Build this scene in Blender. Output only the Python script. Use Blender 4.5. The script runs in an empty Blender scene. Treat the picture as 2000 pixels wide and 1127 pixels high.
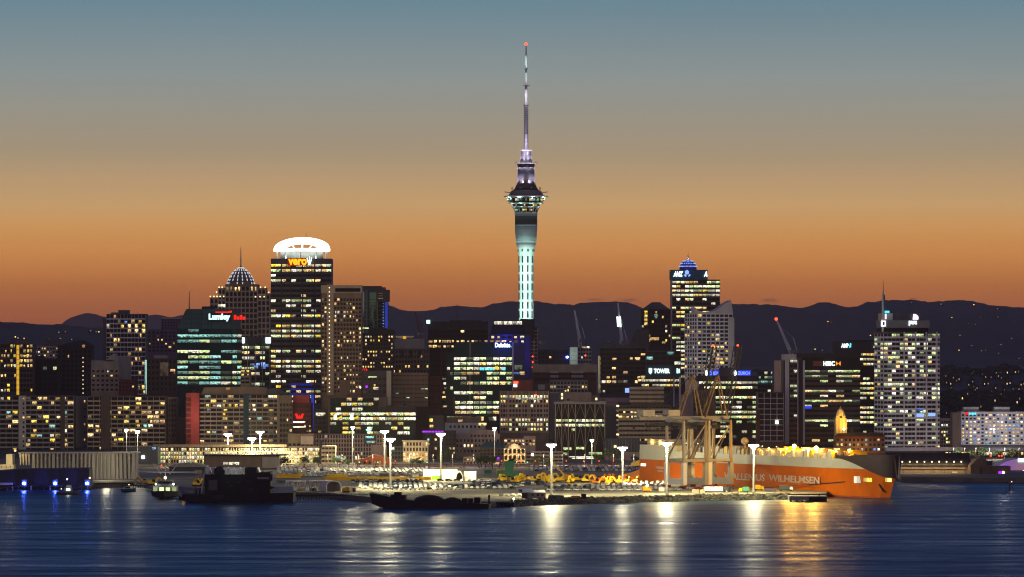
import bpy, bmesh, math, random
from mathutils import Vector, Matrix, noise
random.seed(7)
R = math.radians
sc = bpy.context.scene
col = sc.collection

# ---------------------------------------------------------------- camera
# The hill on the far shore: eye 85 m above the harbour, long lens, level camera with a small vertical shift.
F, H, HZ = 8000.0, 85.0, 683.0           # focal length in photo pixels (2000 wide), eye height, horizon row
cam_d = bpy.data.cameras.new('camera'); cam = bpy.data.objects.new('camera', cam_d); col.objects.link(cam)
cam.location = (0, 0, H); cam.rotation_euler = (R(90), 0, 0)
cam_d.sensor_width = 36; cam_d.lens = 36 * F / 2000
cam_d.shift_y = (HZ - 563.5) / 2000
cam_d.clip_start = 5; cam_d.clip_end = 80000
sc.camera = cam

# ---------------------------------------------------------------- dusk sky
wd = bpy.data.worlds.new('World'); sc.world = wd; wd.use_nodes = True
nt = wd.node_tree; nt.nodes.clear()
def srgb(r, g, b):
    f = lambda c: c / 12.92 if c <= .04045 else ((c + .055) / 1.055) ** 2.4
    return (f(r / 255), f(g / 255), f(b / 255), 1)
def N(t, k): return t.nodes.new(k)
def math_node(t, op, a, b=None, clamp=False):
    n = N(t, 'ShaderNodeMath'); n.operation = op; n.use_clamp = clamp
    for i, v in enumerate((a, b)):
        if v is None: continue
        if isinstance(v, (int, float)): n.inputs[i].default_value = v
        else: t.links.new(v, n.inputs[i])
    return n.outputs[0]
def ramp(t, fac, stops):
    n = N(t, 'ShaderNodeValToRGB'); e = n.color_ramp.elements
    while len(e) > 1: e.remove(e[-1])
    e[0].position = stops[0][0]; e[0].color = stops[0][1]
    for p, c in stops[1:]:
        x = e.new(p); x.color = c
    t.links.new(fac, n.inputs[0]); return n.outputs[0]
tc = N(nt, 'ShaderNodeTexCoord'); sx = N(nt, 'ShaderNodeSeparateXYZ'); nt.links.new(tc.outputs['Generated'], sx.inputs[0])
zz = math_node(nt, 'MAXIMUM', sx.outputs[2], 0.0)
fz = math_node(nt, 'SQRT', zz)
el = lambda y: math.sqrt(math.sin(math.atan((HZ - y) / F)))
dg = lambda d: math.sqrt(math.sin(R(d)))
SKY = 1.0
def sg(r, g, b, k): c = srgb(r, g, b); return (c[0]*k, c[1]*k, c[2]*k, 1)
west = ramp(nt, fz, [(0, sg(120, 62, 38, 1.57)), (el(640), sg(145, 80, 45, 1.57)), (el(602), sg(159, 92, 50, 1.53)), (el(560), sg(178, 108, 50, 1.48)),
    (el(500), sg(197, 130, 66, 1.40)), (el(450), sg(198, 143, 82, 1.34)), (el(400), sg(194, 154, 104, 1.26)), (el(295), sg(167, 149, 122, 1.11)), (el(150), sg(141, 149, 147, 1.08)),
    (el(0), sg(107, 137, 151, 1.04)), (dg(8), srgb(52, 102, 152)), (dg(14), srgb(18, 66, 136)), (dg(25), srgb(8, 46, 110)), (dg(45), srgb(16, 36, 74)), (1, srgb(24, 40, 74))])
east = ramp(nt, fz, [(0, srgb(144, 116, 115)), (dg(6), srgb(150, 121, 124)), (dg(20), srgb(120, 111, 134)), (dg(45), srgb(70, 79, 110)), (1, srgb(24, 40, 74))])
az = N(nt, 'ShaderNodeMapRange'); az.interpolation_type = 'SMOOTHSTEP'
nt.links.new(sx.outputs[1], az.inputs[0]); az.inputs[1].default_value = -.35; az.inputs[2].default_value = .85
mx = N(nt, 'ShaderNodeMix'); mx.data_type = 'RGBA'
nt.links.new(az.outputs[0], mx.inputs[0]); nt.links.new(east, mx.inputs[6]); nt.links.new(west, mx.inputs[7])
# faint streaks of uneven air, wider than they are tall
mp = N(nt, 'ShaderNodeMapping'); mp.inputs['Scale'].default_value = (5, 5, 110); nt.links.new(tc.outputs['Generated'], mp.inputs[0])
nz = N(nt, 'ShaderNodeTexNoise'); nz.inputs['Scale'].default_value = 1.6; nz.inputs['Detail'].default_value = 3; nt.links.new(mp.outputs[0], nz.inputs[0])
mrn = N(nt, 'ShaderNodeMapRange'); nt.links.new(nz.outputs[0], mrn.inputs[0]); mrn.inputs[1].default_value = .3; mrn.inputs[2].default_value = .7
mrn.inputs[3].default_value = .985; mrn.inputs[4].default_value = 1.015
vm = N(nt, 'ShaderNodeVectorMath'); vm.operation = 'SCALE'; nt.links.new(mx.outputs[2], vm.inputs[0]); nt.links.new(mrn.outputs[0], vm.inputs['Scale'])
bg = N(nt, 'ShaderNodeBackground'); bg.inputs[1].default_value = SKY; nt.links.new(vm.outputs[0], bg.inputs[0])
wo = N(nt, 'ShaderNodeOutputWorld'); nt.links.new(bg.outputs[0], wo.inputs[0])

sc.view_settings.view_transform = 'Standard'; sc.view_settings.look = 'None'
sc.view_settings.exposure = 0.0; sc.view_settings.gamma = 1.0; sc.view_settings.use_curve_mapping = False
sc.render.engine = 'CYCLES'
cy = sc.cycles
cy.use_denoising = True; cy.filter_width = 1.15; cy.max_bounces = 5; cy.diffuse_bounces = 2; cy.glossy_bounces = 3; cy.transmission_bounces = 3
cy.volume_bounces = 0; cy.transparent_max_bounces = 6; cy.sample_clamp_indirect = 4; cy.caustics_reflective = False; cy.caustics_refractive = False

# ---------------------------------------------------------------- helpers
def PX(x, Y): return (x - 1000) / F * Y
def PZ(y, Y): return H + (HZ - y) / F * Y
def GY(y, z=3.0): return (H - z) * F / (y - HZ)
def sm(t): t = max(0., min(1., t)); return t * t * (3 - 2 * t)
def gz(X, Y): return 2.95 + 34 * sm((Y - 3080) / 620) + 10 * sm((Y - 4000) / 2000)

class MB:
    def __init__(s): s.v = []; s.f = []; s.m = []
    def add(s, v, f, m=0):
        o = len(s.v); s.v += [tuple(p) for p in v]; s.f += [tuple(i + o for i in q) for q in f]; s.m += [m] * len(f); return s
    def box(s, x0, x1, y0, y1, z0, z1, m=0):
        v = [(x0,y0,z0),(x1,y0,z0),(x1,y1,z0),(x0,y1,z0),(x0,y0,z1),(x1,y0,z1),(x1,y1,z1),(x0,y1,z1)]
        return s.add(v, [(0,3,2,1),(4,5,6,7),(0,1,5,4),(1,2,6,5),(2,3,7,6),(3,0,4,7)], m)
    def cb(s, c, d, m=0): return s.box(c[0]-d[0]/2, c[0]+d[0]/2, c[1]-d[1]/2, c[1]+d[1]/2, c[2]-d[2]/2, c[2]+d[2]/2, m)
    def prism(s, poly, z0, z1, m=0):            # polygon in x,y (ccw) pulled up
        n = len(poly); v = [(x, y, z0) for x, y in poly] + [(x, y, z1) for x, y in poly]
        return s.add(v, [tuple(range(n))[::-1], tuple(range(n, 2*n))] + [(i, (i+1) % n, n + (i+1) % n, n + i) for i in range(n)], m)
    def slab(s, poly, y0, y1, m=0):             # polygon in x,z pulled through y
        n = len(poly); v = [(x, y0, z) for x, z in poly] + [(x, y1, z) for x, z in poly]
        return s.add(v, [tuple(range(n)), tuple(range(n, 2*n))[::-1]] + [(i, n + i, n + (i+1) % n, (i+1) % n) for i in range(n)], m)
    def lathe(s, prof, n=24, m=0, c=(0, 0), caps=True, e=1.0):
        v = []; f = []
        for r, z in prof:
            for k in range(n):
                a = 2 * math.pi * k / n; v.append((c[0] + r * math.cos(a), c[1] + r * math.sin(a) * e, z))
        for i in range(len(prof) - 1):
            for k in range(n):
                f.append((i*n + k, i*n + (k+1) % n, (i+1)*n + (k+1) % n, (i+1)*n + k))
        if caps: f += [tuple(range(n))[::-1], tuple(range((len(prof)-1)*n, len(prof)*n))]
        return s.add(v, f, m)
    def tube(s, p, q, r, r2=None, n=6, m=0):
        p = Vector(p); q = Vector(q); r2 = r if r2 is None else r2; d = (q - p).normalized()
        a = d.cross(Vector((0, 0, 1)) if abs(d.z) < .95 else Vector((1, 0, 0))).normalized(); b = d.cross(a)
        v = [p + (a * math.cos(2*math.pi*k/n) + b * math.sin(2*math.pi*k/n)) * r for k in range(n)] + [q + (a * math.cos(2*math.pi*k/n) + b * math.sin(2*math.pi*k/n)) * r2 for k in range(n)]
        return s.add(v, [(k, (k+1) % n, n + (k+1) % n, n + k) for k in range(n)] + [tuple(range(n))[::-1], tuple(range(n, 2*n))], m)
    def ball(s, c, r, m=0, n=8, k=5, sq=(1, 1, 1), jit=0):
        prof = []
        v = []; f = []
        for i in range(k + 1):
            t = math.pi * i / k
            for j in range(n):
                a = 2*math.pi*j/n; rr = r * (1 + random.uniform(-jit, jit))
                v.append((c[0] + rr*math.sin(t)*math.cos(a)*sq[0], c[1] + rr*math.sin(t)*math.sin(a)*sq[1], c[2] - rr*math.cos(t)*sq[2]))
        for i in range(k):
            for j in range(n): f.append((i*n+j, i*n+(j+1) % n, (i+1)*n+(j+1) % n, (i+1)*n+j))
        return s.add(v, f, m)
    def mesh(s, name, mats, smooth=False):
        me = bpy.data.meshes.new(name); me.from_pydata(s.v, [], s.f)
        for m in (mats if isinstance(mats, (list, tuple)) else [mats]): me.materials.append(M[m] if isinstance(m, str) else m)
        if any(s.m): me.polygons.foreach_set('material_index', s.m)
        if smooth: me.polygons.foreach_set('use_smooth', [True] * len(me.polygons))
        me.update(); return me
    def build(s, name, mats, parent=None, smooth=False, loc=(0,0,0), rz=0):
        o = bpy.data.objects.new(name, s.mesh(name, mats, smooth)); col.objects.link(o)
        o.location = loc; o.rotation_euler = (0, 0, rz)
        if parent is not None: o.parent = parent
        return o

def tag(o, label=None, cat=None, group=None, kind=None):
    if label: o['label'] = label
    if cat: o['category'] = cat
    if group: o['group'] = group
    if kind: o['kind'] = kind
    return o
def thing(name, label, cat, loc, rz=0, group=None):
    o = bpy.data.objects.new(name, None); col.objects.link(o); o.empty_display_size = 2
    o.location = loc; o.rotation_euler = (0, 0, rz); return tag(o, label, cat, group)
def obj(name, me, parent=None, loc=(0,0,0), rz=0, sca=None):
    o = bpy.data.objects.new(name, me); col.objects.link(o); o.location = loc
    if rz: o.rotation_euler = (0, 0, rz)
    if sca: o.scale = sca
    if parent is not None: o.parent = parent
    return o
UN = {}
def unit(m):
    if m not in UN: UN[m] = MB().box(-.5, .5, -.5, .5, -.5, .5).mesh('block_' + m, m)
    return UN[m]
def piece(name, parent, m, x0, x1, y0, y1, z0, z1):
    return obj(name, unit(m), parent, ((x0+x1)/2, (y0+y1)/2, (z0+z1)/2), 0, (abs(x1-x0), abs(y1-y0), abs(z1-z0)))
def lamp(name, kind, loc, power, color, radius=.5, parent=None, rot=None, spot=None, blend=.6):
    l = bpy.data.lights.new(name, kind); l.energy = power; l.color = color[:3]; l.shadow_soft_size = radius
    if spot: l.spot_size = R(spot); l.spot_blend = blend
    o = bpy.data.objects.new(name, l); col.objects.link(o); o.location = loc
    if rot is not None: o.rotation_euler = rot
    if parent is not None: o.parent = parent
    return o
def aim(o, p):
    o.rotation_euler = (Vector(p) - o.location).to_track_quat('-Z', 'Y').to_euler()

# ---------------------------------------------------------------- materials
M = {}
def newmat(name):
    m = bpy.data.materials.new(name); m.use_nodes = True; t = m.node_tree; t.nodes.clear(); M[name] = m
    o = N(t, 'ShaderNodeOutputMaterial'); return m, t, o
def matte(name, c, rough=.75, var=.22, scale=.25, metal=0.0, spec=.3, streak=True, bump=0):
    m, t, o = newmat(name); p = N(t, 'ShaderNodeBsdfPrincipled')
    p.inputs['Roughness'].default_value = rough; p.inputs['Metallic'].default_value = metal
    p.inputs['Specular IOR Level'].default_value = spec
    g = N(t, 'ShaderNodeNewGeometry'); mp = N(t, 'ShaderNodeMapping'); mp.inputs['Scale'].default_value = (1, 1, .25 if streak else 1)
    t.links.new(g.outputs['Position'], mp.inputs[0])
    nz = N(t, 'ShaderNodeTexNoise'); nz.inputs['Scale'].default_value = scale; nz.inputs['Detail'].default_value = 4
    t.links.new(mp.outputs[0], nz.inputs[0])
    mr = N(t, 'ShaderNodeMapRange'); t.links.new(nz.outputs[0], mr.inputs[0]); mr.inputs[1].default_value = .25; mr.inputs[2].default_value = .75
    mr.inputs[3].default_value = 1 - var; mr.inputs[4].default_value = 1 + var
    vs = N(t, 'ShaderNodeVectorMath'); vs.operation = 'SCALE'; vs.inputs[0].default_value = c[:3]; t.links.new(mr.outputs[0], vs.inputs['Scale'])
    t.links.new(vs.outputs[0], p.inputs['Base Color'])
    if bump:
        b = N(t, 'ShaderNodeBump'); b.inputs['Strength'].default_value = bump; t.links.new(nz.outputs[0], b.inputs['Height']); t.links.new(b.outputs[0], p.inputs['Normal'])
    t.links.new(p.outputs[0], o.inputs[0]); return m
def emit(name, c, s, sampled=False):
    m, t, o = newmat(name); e = N(t, 'ShaderNodeEmission'); e.inputs[0].default_value = tuple(c[:3]) + (1,); e.inputs[1].default_value = s
    t.links.new(e.outputs[0], o.inputs[0]); m.cycles.emission_sampling = 'AUTO' if sampled else 'NONE'; return m
def litmat(name, c, s, lo=.05):
    """a lit room behind glass: each window has its own brightness, and blinds, desks and ceiling lamps break it up"""
    m, t, o = newmat(name); oi = N(t, 'ShaderNodeObjectInfo'); g = N(t, 'ShaderNodeNewGeometry'); tc = N(t, 'ShaderNodeTexCoord')
    r = math_node(t, 'FRACT', math_node(t, 'ADD', oi.outputs['Random'], g.outputs['Random Per Island']))
    off = math_node(t, 'MULTIPLY', r, 173.0)
    cb = N(t, 'ShaderNodeCombineXYZ')
    for i in range(3): t.links.new(off, cb.inputs[i])
    mp = N(t, 'ShaderNodeMapping'); mp.inputs['Scale'].default_value = (2.6, 2.6, 1.3); t.links.new(tc.outputs['Object'], mp.inputs[0]); t.links.new(cb.outputs[0], mp.inputs['Location'])
    nz = N(t, 'ShaderNodeTexNoise'); nz.inputs['Scale'].default_value = 1.6; nz.inputs['Detail'].default_value = 2.5; t.links.new(mp.outputs[0], nz.inputs[0])
    sz = N(t, 'ShaderNodeSeparateXYZ'); t.links.new(tc.outputs['Object'], sz.inputs[0])      # desks and sills low, ceiling lamps high
    pat = N(t, 'ShaderNodeMapRange'); t.links.new(math_node(t, 'ADD', nz.outputs[0], math_node(t, 'MULTIPLY', sz.outputs[2], .22)), pat.inputs[0]); pat.inputs[1].default_value = .36; pat.inputs[2].default_value = .58; pat.inputs[3].default_value = lo; pat.inputs[4].default_value = 1.0
    br = N(t, 'ShaderNodeMapRange'); t.links.new(math_node(t, 'FRACT', math_node(t, 'MULTIPLY', r, 7.31)), br.inputs[0]); br.inputs[3].default_value = .3; br.inputs[4].default_value = 1.65
    hue = N(t, 'ShaderNodeMix'); hue.data_type = 'RGBA'; t.links.new(math_node(t, 'MULTIPLY', math_node(t, 'FRACT', math_node(t, 'MULTIPLY', r, 13.7)), .28), hue.inputs[0])
    hue.inputs[6].default_value = tuple(c) + (1,); hue.inputs[7].default_value = (1, .93, .78, 1)
    e = N(t, 'ShaderNodeEmission'); t.links.new(hue.outputs[2], e.inputs[0])
    t.links.new(math_node(t, 'MULTIPLY', math_node(t, 'MULTIPLY', pat.outputs[0], br.outputs[0]), s), e.inputs[1])
    gl = N(t, 'ShaderNodeBsdfGlossy'); gl.inputs[0].default_value = (.04, .04, .045, 1); gl.inputs[1].default_value = .1
    ad = N(t, 'ShaderNodeAddShader'); t.links.new(e.outputs[0], ad.inputs[0]); t.links.new(gl.outputs[0], ad.inputs[1])
    t.links.new(ad.outputs[0], o.inputs[0]); m.cycles.emission_sampling = 'NONE'; return m
litmat('lit_warm', (1, .6, .18), 1.5); litmat('lit_yellow', (1, .64, .04), 1.5); litmat('lit_green', (.78, 1, .4), 1.3)
litmat('lit_white', (1, .93, .7), 1.38); litmat('lit_cyan', (.35, .95, .85), .9); litmat('lit_orange', (1, .45, .1), .9)
litmat('lit_blue', (.12, .35, 1), 1.0); litmat('lit_dim', (1, .75, .4), .16); litmat('lit_dimgreen', (.6, 1, .6), .12); litmat('lit_far', (1, .7, .35), .3); litmat('lit_red', (1, .15, .08), .6)
def glassmat(name, c, rough=.22):
    m, t, o = newmat(name); p = N(t, 'ShaderNodeBsdfPrincipled'); p.inputs['Base Color'].default_value = tuple(c) + (1,); p.inputs['Roughness'].default_value = rough
    p.inputs['Specular IOR Level'].default_value = .05; t.links.new(p.outputs[0], o.inputs[0]); return m
glassmat('dark_glass', (.012, .014, .018)); glassmat('teal_glass', (.006, .035, .045)); glassmat('blue_glass', (.008, .014, .04)); glassmat('green_glass', (.012, .028, .02))
PALW = {'apt': (('lit_warm', .3), ('lit_yellow', .38), ('lit_white', .07), ('lit_cyan', .06), ('lit_orange', .06), ('lit_dim', .13)),
        'office': (('lit_green', .45), ('lit_white', .28), ('lit_warm', .12), ('lit_dimgreen', .15)),
        'officey': (('lit_green', .3), ('lit_white', .35), ('lit_warm', .2), ('lit_yellow', .15)),
        'cyan': (('lit_cyan', .5), ('lit_white', .15), ('lit_green', .2), ('lit_dimgreen', .15)),
        'amber': (('lit_warm', .68), ('lit_orange', .1), ('lit_white', .12), ('lit_dim', .1)),
        'hotel': (('lit_warm', .55), ('lit_white', .3), ('lit_blue', .05), ('lit_cyan', .1)),
        'yellow': (('lit_yellow', .55), ('lit_warm', .3), ('lit_white', .15))}
def pick(pal):
    x = random.random(); a = 0
    for k, w in PALW[pal]:
        a += w
        if x <= a: return k
    return PALW[pal][0][0]
# masonry and metal
for nm, c in dict(concrete=(.36,.335,.3), beige=(.42,.34,.25), brown=(.22,.16,.11), darkbrown=(.1,.075,.06), pale=(.5,.48,.45), white_paint=(.72,.72,.72), grey=(.2,.2,.21), darkgrey=(.1,.098,.105),
        charcoal=(.036,.035,.04), black=(.012,.012,.014), redwall=(.45,.075,.06), darkred=(.14,.035,.03), teal=(.03,.09,.11), pink=(.46,.34,.29), rust=(.25,.09,.04), slate=(.075,.09,.1), cream=(.55,.45,.3),
        roofdark=(.03,.028,.03), blue_wall=(.05,.06,.3), lilac=(.58,.57,.62), purple=(.12,.08,.16), navy=(.07,.06,.1), greenpaint=(.03,.16,.09), lightgreen=(.2,.5,.03), asphalt=(.05,.05,.05)).items(): matte(nm, c)
matte('hull_orange', (.5, .105, .002), .6, .2, .09, spec=.08); matte('hull_white', (.42, .42, .36), .5, .12, .08); matte('hull_dark', (.03, .016, .025), .5); matte('boot_red', (.3, .05, .015), .6)
matte('yellow_paint', (.75, .46, .01), .45, .15); matte('orange_paint', (.75, .22, .01), .45, .15); matte('crane_paint', (.3, .29, .26), .5, .15); matte('crane_tan', (.2, .14, .08), .5)
matte('steel_white', (.7, .7, .66), .45, .1); matte('fence_red', (.25, .03, .025), .6); matte('teal_boat', (.02, .12, .14), .4); matte('coal', (.015, .013, .012), .9); matte('roof_white', (.62, .68, .74), .5); matte('tent', (.75, .72, .66), .6, .06)
matte('tower_concrete', (.62, .62, .6), .65, .1, .15); matte('tower_steel', (.42, .40, .46), .35, .1, .2, metal=.6); matte('tower_ribbed', (.34, .38, .4), .5, .1, .3)
matte('rubber', (.015, .015, .015), .8)
emit('lamp_white', (1, .97, .85), 9, True); emit('lamp_amber', (1, .5, .08), 60, True); emit('lamp_blue', (.05, .1, 1), 320, True); emit('lamp_red', (1, .05, .02), 5); emit('lamp_green', (.1, 1, .5), 4); emit('lamp_warm', (1, .72, .35), 5, True)
emit('sign_white', (.85, 1, 1), 2.6); emit('sign_cyan', (.1, .75, .9), 1.6); emit('sign_blue', (.02, .05, .85), 1.2); emit('sign_red', (1, .02, .01), 1.3); emit('sign_orange', (1, .3, .01), 1.6); emit('sign_yellow', (1, .62, .01), 1.3)
emit('sign_redback', (.55, .006, .004), .8); emit('sign_teal', (.55, 1, .95), 2.2); emit('halo_floodlit_emit', (.9, 1, .92), 2.6, True); emit('strip_blue', (.03, .08, .75), .55, False); emit('strip_yellow', (1, .55, .04), .8); emit('sign_purple', (.4, .03, .9), 1.6)
emit('glow_blue', (.02, .05, .8), .25, False); emit('bulb', (1, .75, .4), 2.2); emit('sign_bluewhite', (.25, .4, 1), 1.5); emit('sign_pink', (1, .7, 1), 2.2); emit('sign_green', (.2, .9, .15), 1.2)
# ---------------------------------------------------------------- water
def water_material():
    m, t, o = newmat('harbour_water'); p = N(t, 'ShaderNodeBsdfPrincipled')
    p.inputs['Base Color'].default_value = (.0, .034, .08, 1); p.inputs['IOR'].default_value = 1.33; p.inputs['Specular IOR Level'].default_value = .5
    g = N(t, 'ShaderNodeNewGeometry')
    def nz(sx, sy, scale, det, rough=.55):
        mp = N(t, 'ShaderNodeMapping'); mp.inputs['Scale'].default_value = (sx, sy, 1); t.links.new(g.outputs['Position'], mp.inputs[0])
        n = N(t, 'ShaderNodeTexNoise'); n.inputs['Scale'].default_value = scale; n.inputs['Detail'].default_value = det; n.inputs['Roughness'].default_value = rough
        t.links.new(mp.outputs[0], n.inputs[0]); return n.outputs[0]
    swell = nz(.016, .045, 1.0, 4, .52); chop = nz(.13, .3, 1.0, 3); patch = nz(.009, .04, 1.0, 5, .6)
    b1 = N(t, 'ShaderNodeBump'); b1.inputs['Strength'].default_value = 1; b1.inputs['Distance'].default_value = 3.4; t.links.new(swell, b1.inputs['Height'])
    b2 = N(t, 'ShaderNodeBump'); b2.inputs['Strength'].default_value = 1; b2.inputs['Distance'].default_value = .22; t.links.new(chop, b2.inputs['Height']); t.links.new(b1.outputs[0], b2.inputs['Normal'])
    t.links.new(b2.outputs[0], p.inputs['Normal'])
    mr = N(t, 'ShaderNodeMapRange'); t.links.new(patch, mr.inputs[0]); mr.inputs[1].default_value = .3; mr.inputs[2].default_value = .7; mr.inputs[3].default_value = .25; mr.inputs[4].default_value = .48
    t.links.new(mr.outputs[0], p.inputs['Roughness']); t.links.new(p.outputs[0], o.inputs[0])
water_material()
tag(MB().add([(-1500, 300, 0), (1500, 300, 0), (1500, 3600, 0), (-1500, 3600, 0)], [(0, 1, 2, 3)]).build('water', 'harbour_water'), kind='structure')

# ---------------------------------------------------------------- land
def deck_material():
    m, t, o = newmat('wharf_concrete'); p = N(t, 'ShaderNodeBsdfPrincipled'); p.inputs['Roughness'].default_value = .8
    g = N(t, 'ShaderNodeNewGeometry')
    a = N(t, 'ShaderNodeTexNoise'); a.inputs['Scale'].default_value = .05; a.inputs['Detail'].default_value = 6; t.links.new(g.outputs['Position'], a.inputs[0])
    c = ramp(t, a.outputs[0], [(.3, (.08, .075, .06, 1)), (.5, (.15, .14, .11, 1)), (.72, (.22, .2, .16, 1))])
    t.links.new(c, p.inputs['Base Color']); t.links.new(p.outputs[0], o.inputs[0])
deck_material()
def G(px, py, z=3.0): Y = GY(py, z); return (PX(px, Y), Y)
edge = [G(-160, 944), G(60, 944), G(170, 944), G(268, 940), G(300, 947), G(400, 954), G(560, 961), G(640, 962), G(664, 965), G(760, 974), G(960, 980), G(1040, 976), G(1250, 970), G(1440, 966), G(1540, 964.5), G(1614, 964), G(1617, 957),
        G(1262, 937), G(1262, 922), G(1748, 922), G(1760, 932), G(2160, 935)]
back = [(PX(2160, 3140), 3140), (PX(-160, 3140), 3140)]
tag(MB().prism(edge + back, -4, 3.0).build('wharf', 'wharf_concrete'), kind='structure')
g = MB(); xs = [-1400 + 100 * i for i in range(29)]; ys = [2900, 3060, 3120, 3200, 3300, 3400, 3500, 3600, 3700, 3900, 4200, 4600, 5200, 6000, 7000, 8500, 10500, 13000]
for Y in ys:
    for X in xs:
        k = Y / 3000; g.v.append((X * k, Y, gz(X, Y) - (.1 if Y < 3130 else 0)))
for j in range(len(ys) - 1):
    for i in range(len(xs) - 1):
        a = j * len(xs) + i; g.f.append((a, a + 1, a + 1 + len(xs), a + len(xs))); g.m.append(0)
tag(g.build('ground', 'asphalt', smooth=True), kind='structure')
# Quay Street, its kerbs and lane lines
tag(MB().add([(PX(-100, 2900), 2868, 3.008), (PX(1240, 2900), 2868, 3.008), (PX(1240, 2900), 2892, 3.008), (PX(-100, 2900), 2892, 3.008)], [(0, 1, 2, 3)]).build('road', 'asphalt'), kind='structure')
k = MB()
for yy in (2866.5, 2892.2): k.box(PX(-100, 2900), PX(1240, 2900), yy, yy + 1.2, 2.9, 3.13)
tag(k.build('kerb', 'concrete'), kind='structure')
k = MB()
for i in range(72): x = PX(-90, 2900) + i * 6.6; k.add([(x, 2879.9, 3.013), (x + 3, 2879.9, 3.013), (x + 3, 2880.1, 3.013), (x, 2880.1, 3.013)], [(0, 1, 2, 3)])
tag(k.build('lane_line', 'white_paint'), kind='structure')

# hills: each ridge follows the skyline, with spurs running down towards the city
matte('bush_hill', (.035, .042, .035), .9, .35, .004, streak=False); matte('far_hill', (.05, .05, .055), .9, .25, .002, streak=False)
def lerp_line(pts, x):
    if x <= pts[0][0]: return pts[0][1]
    for (a, b), (c, d) in zip(pts, pts[1:]):
        if x <= c: return b + (d - b) * (x - a) / (c - a)
    return pts[-1][1]
def ridge(name, pts, Yr, front, back_, mat, rough, step=5, foot=12):
    g = MB(); xs = []; x = pts[0][0]
    while x <= pts[-1][0]: xs.append(x); x += step
    rows = [-1, -.85, -.7, -.55, -.42, -.3, -.2, -.12, -.06, -.025, 0, .05, .15, .4, 1]
    for v in rows:
        Y = Yr + (v * front if v < 0 else v * back_)
        for x in xs:
            X = PX(x, Yr); top = PZ(lerp_line(pts, x), Yr)
            n = noise.fractal(Vector((X / 420, Y / 700, 3.1)), 1.0, 2.0, 5)
            n2 = noise.noise(Vector((X / 28, Y / 60, 9.0))) + .6 * noise.noise(Vector((X / 11, 4.0, Y / 40)))
            pr = 1 - abs(v) ** .8 if v < 0 else 1 - v
            z = foot + (top - foot) * pr + (n * rough * (1 - pr) * 2.2 * pr * 2 if v != 0 else 0) + n2 * rough * .055
            g.v.append((X * (Y / Yr) ** .5, Y, z))
    n = len(xs)
    for j in range(len(rows) - 1):
        for i in range(n - 1): g.f.append((j*n+i, j*n+i+1, (j+1)*n+i+1, (j+1)*n+i)); g.m.append(0)
    return tag(g.build(name, mat, smooth=True), kind='structure')
ridge('hills', [(560,606),(640,601),(700,598),(735,590),(748,590),(762,597),(775,602),(787,606),(810,608),(832,607),(850,604),(866,599),(895,597),(930,600),(945,600),(960,594),(990,589),(1012,588),(1045,588),(1070,592),(1100,594),(1120,596),(1136,591),(1165,590),(1200,589),(1225,590),(1240,595),(1256,602),(1290,606),(1340,600),(1400,592),(1435,594),(1480,594),(1520,596),(1545,600),(1570,601),(1590,595),(1600,590),(1620,591),(1640,597),(1660,600),(1676,598),(1690,591),(1720,588),(1740,585),(1760,587),(1780,585),(1800,588),(1820,590),(1850,587),(1890,586),(1906,590),(1935,596),(1960,598),(2000,601),(2060,606),(2150,600)],
      15000, 6500, 2500, 'bush_hill', 70, 4)
ridge('hills', [(-150,640),(100,640),(120,633),(134,622),(150,617),(162,612.5),(172,611),(184,613.5),(206,619),(240,622),(285,617),(306,614),(320,617),(336,620),(352,616),(400,612),(450,618),(530,612),(620,604),(700,612)], 18500, 3000, 1500, 'far_hill', 40, 5)
ridge('hills', [(-150,622),(-60,627),(0,628),(20,629.5),(45,630),(62,632),(90,635),(120,633),(150,637),(200,641),(260,644),(340,640),(420,652),(600,650),(700,640)], 10500, 3500, 1200, 'bush_hill', 45, 5)
# the dark suburb on the right, beyond the hotel
ridge('suburb_hill', [(1640,745),(1760,728),(1830,720),(1850,712),(1870,716),(1900,719),(1940,716),(1960,714),(2000,720),(2060,716),(2200,712)], 5600, 1500, 600, 'bush_hill', 14, 3, 22)

# far houses with their lamps, too many and too small to tell apart
h = MB()
def far_house(px, py, Y, m, s=1.0):
    X, z = PX(px, Y), PZ(py, Y); w = 4.5 * s
    h.box(X - w, X + w, Y, Y + 7, z - 3, z + .6, 0); h.add([(X-w,Y,z+.6),(X+w,Y,z+.6),(X+w,Y+7,z+.6),(X-w,Y+7,z+.6),(X-w,Y+3.5,z+2.6),(X+w,Y+3.5,z+2.6)], [(0,1,5,4),(2,3,4,5),(1,2,5),(3,0,4)], 0)
    ww = .9 * s; h.box(X - ww, X + ww, Y - .3, Y - .05, z - 1.2, z + .3, m)
random.seed(21)
for i in range(56):
    px = random.uniform(1842, 2000); py = 724 + abs(random.gauss(0, 1)) * 34
    far_house(px, min(py, 800), 4050 - (min(py, 800) - 724) * 3, random.choice([1, 4, 4, 4, 3, 4]), random.uniform(.2, .5))
for i in range(16):
    px = random.uniform(1842, 2000); Y = random.uniform(3340, 3700); X = PX(px, Y); z = gz(X, Y) + random.uniform(6, 10); far_house(px, HZ - (z - H) * F / Y, Y - 6, random.choice([1, 4, 4]), random.uniform(.2, .45))
h.build('far_houses', ['charcoal', 'lit_warm', 'lit_white', 'lit_orange', 'lit_far'])
tag(bpy.data.objects['far_houses'], 'dark hillside houses with scattered lit windows beyond the white hotel', 'houses', kind='stuff')
h = MB()
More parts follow.
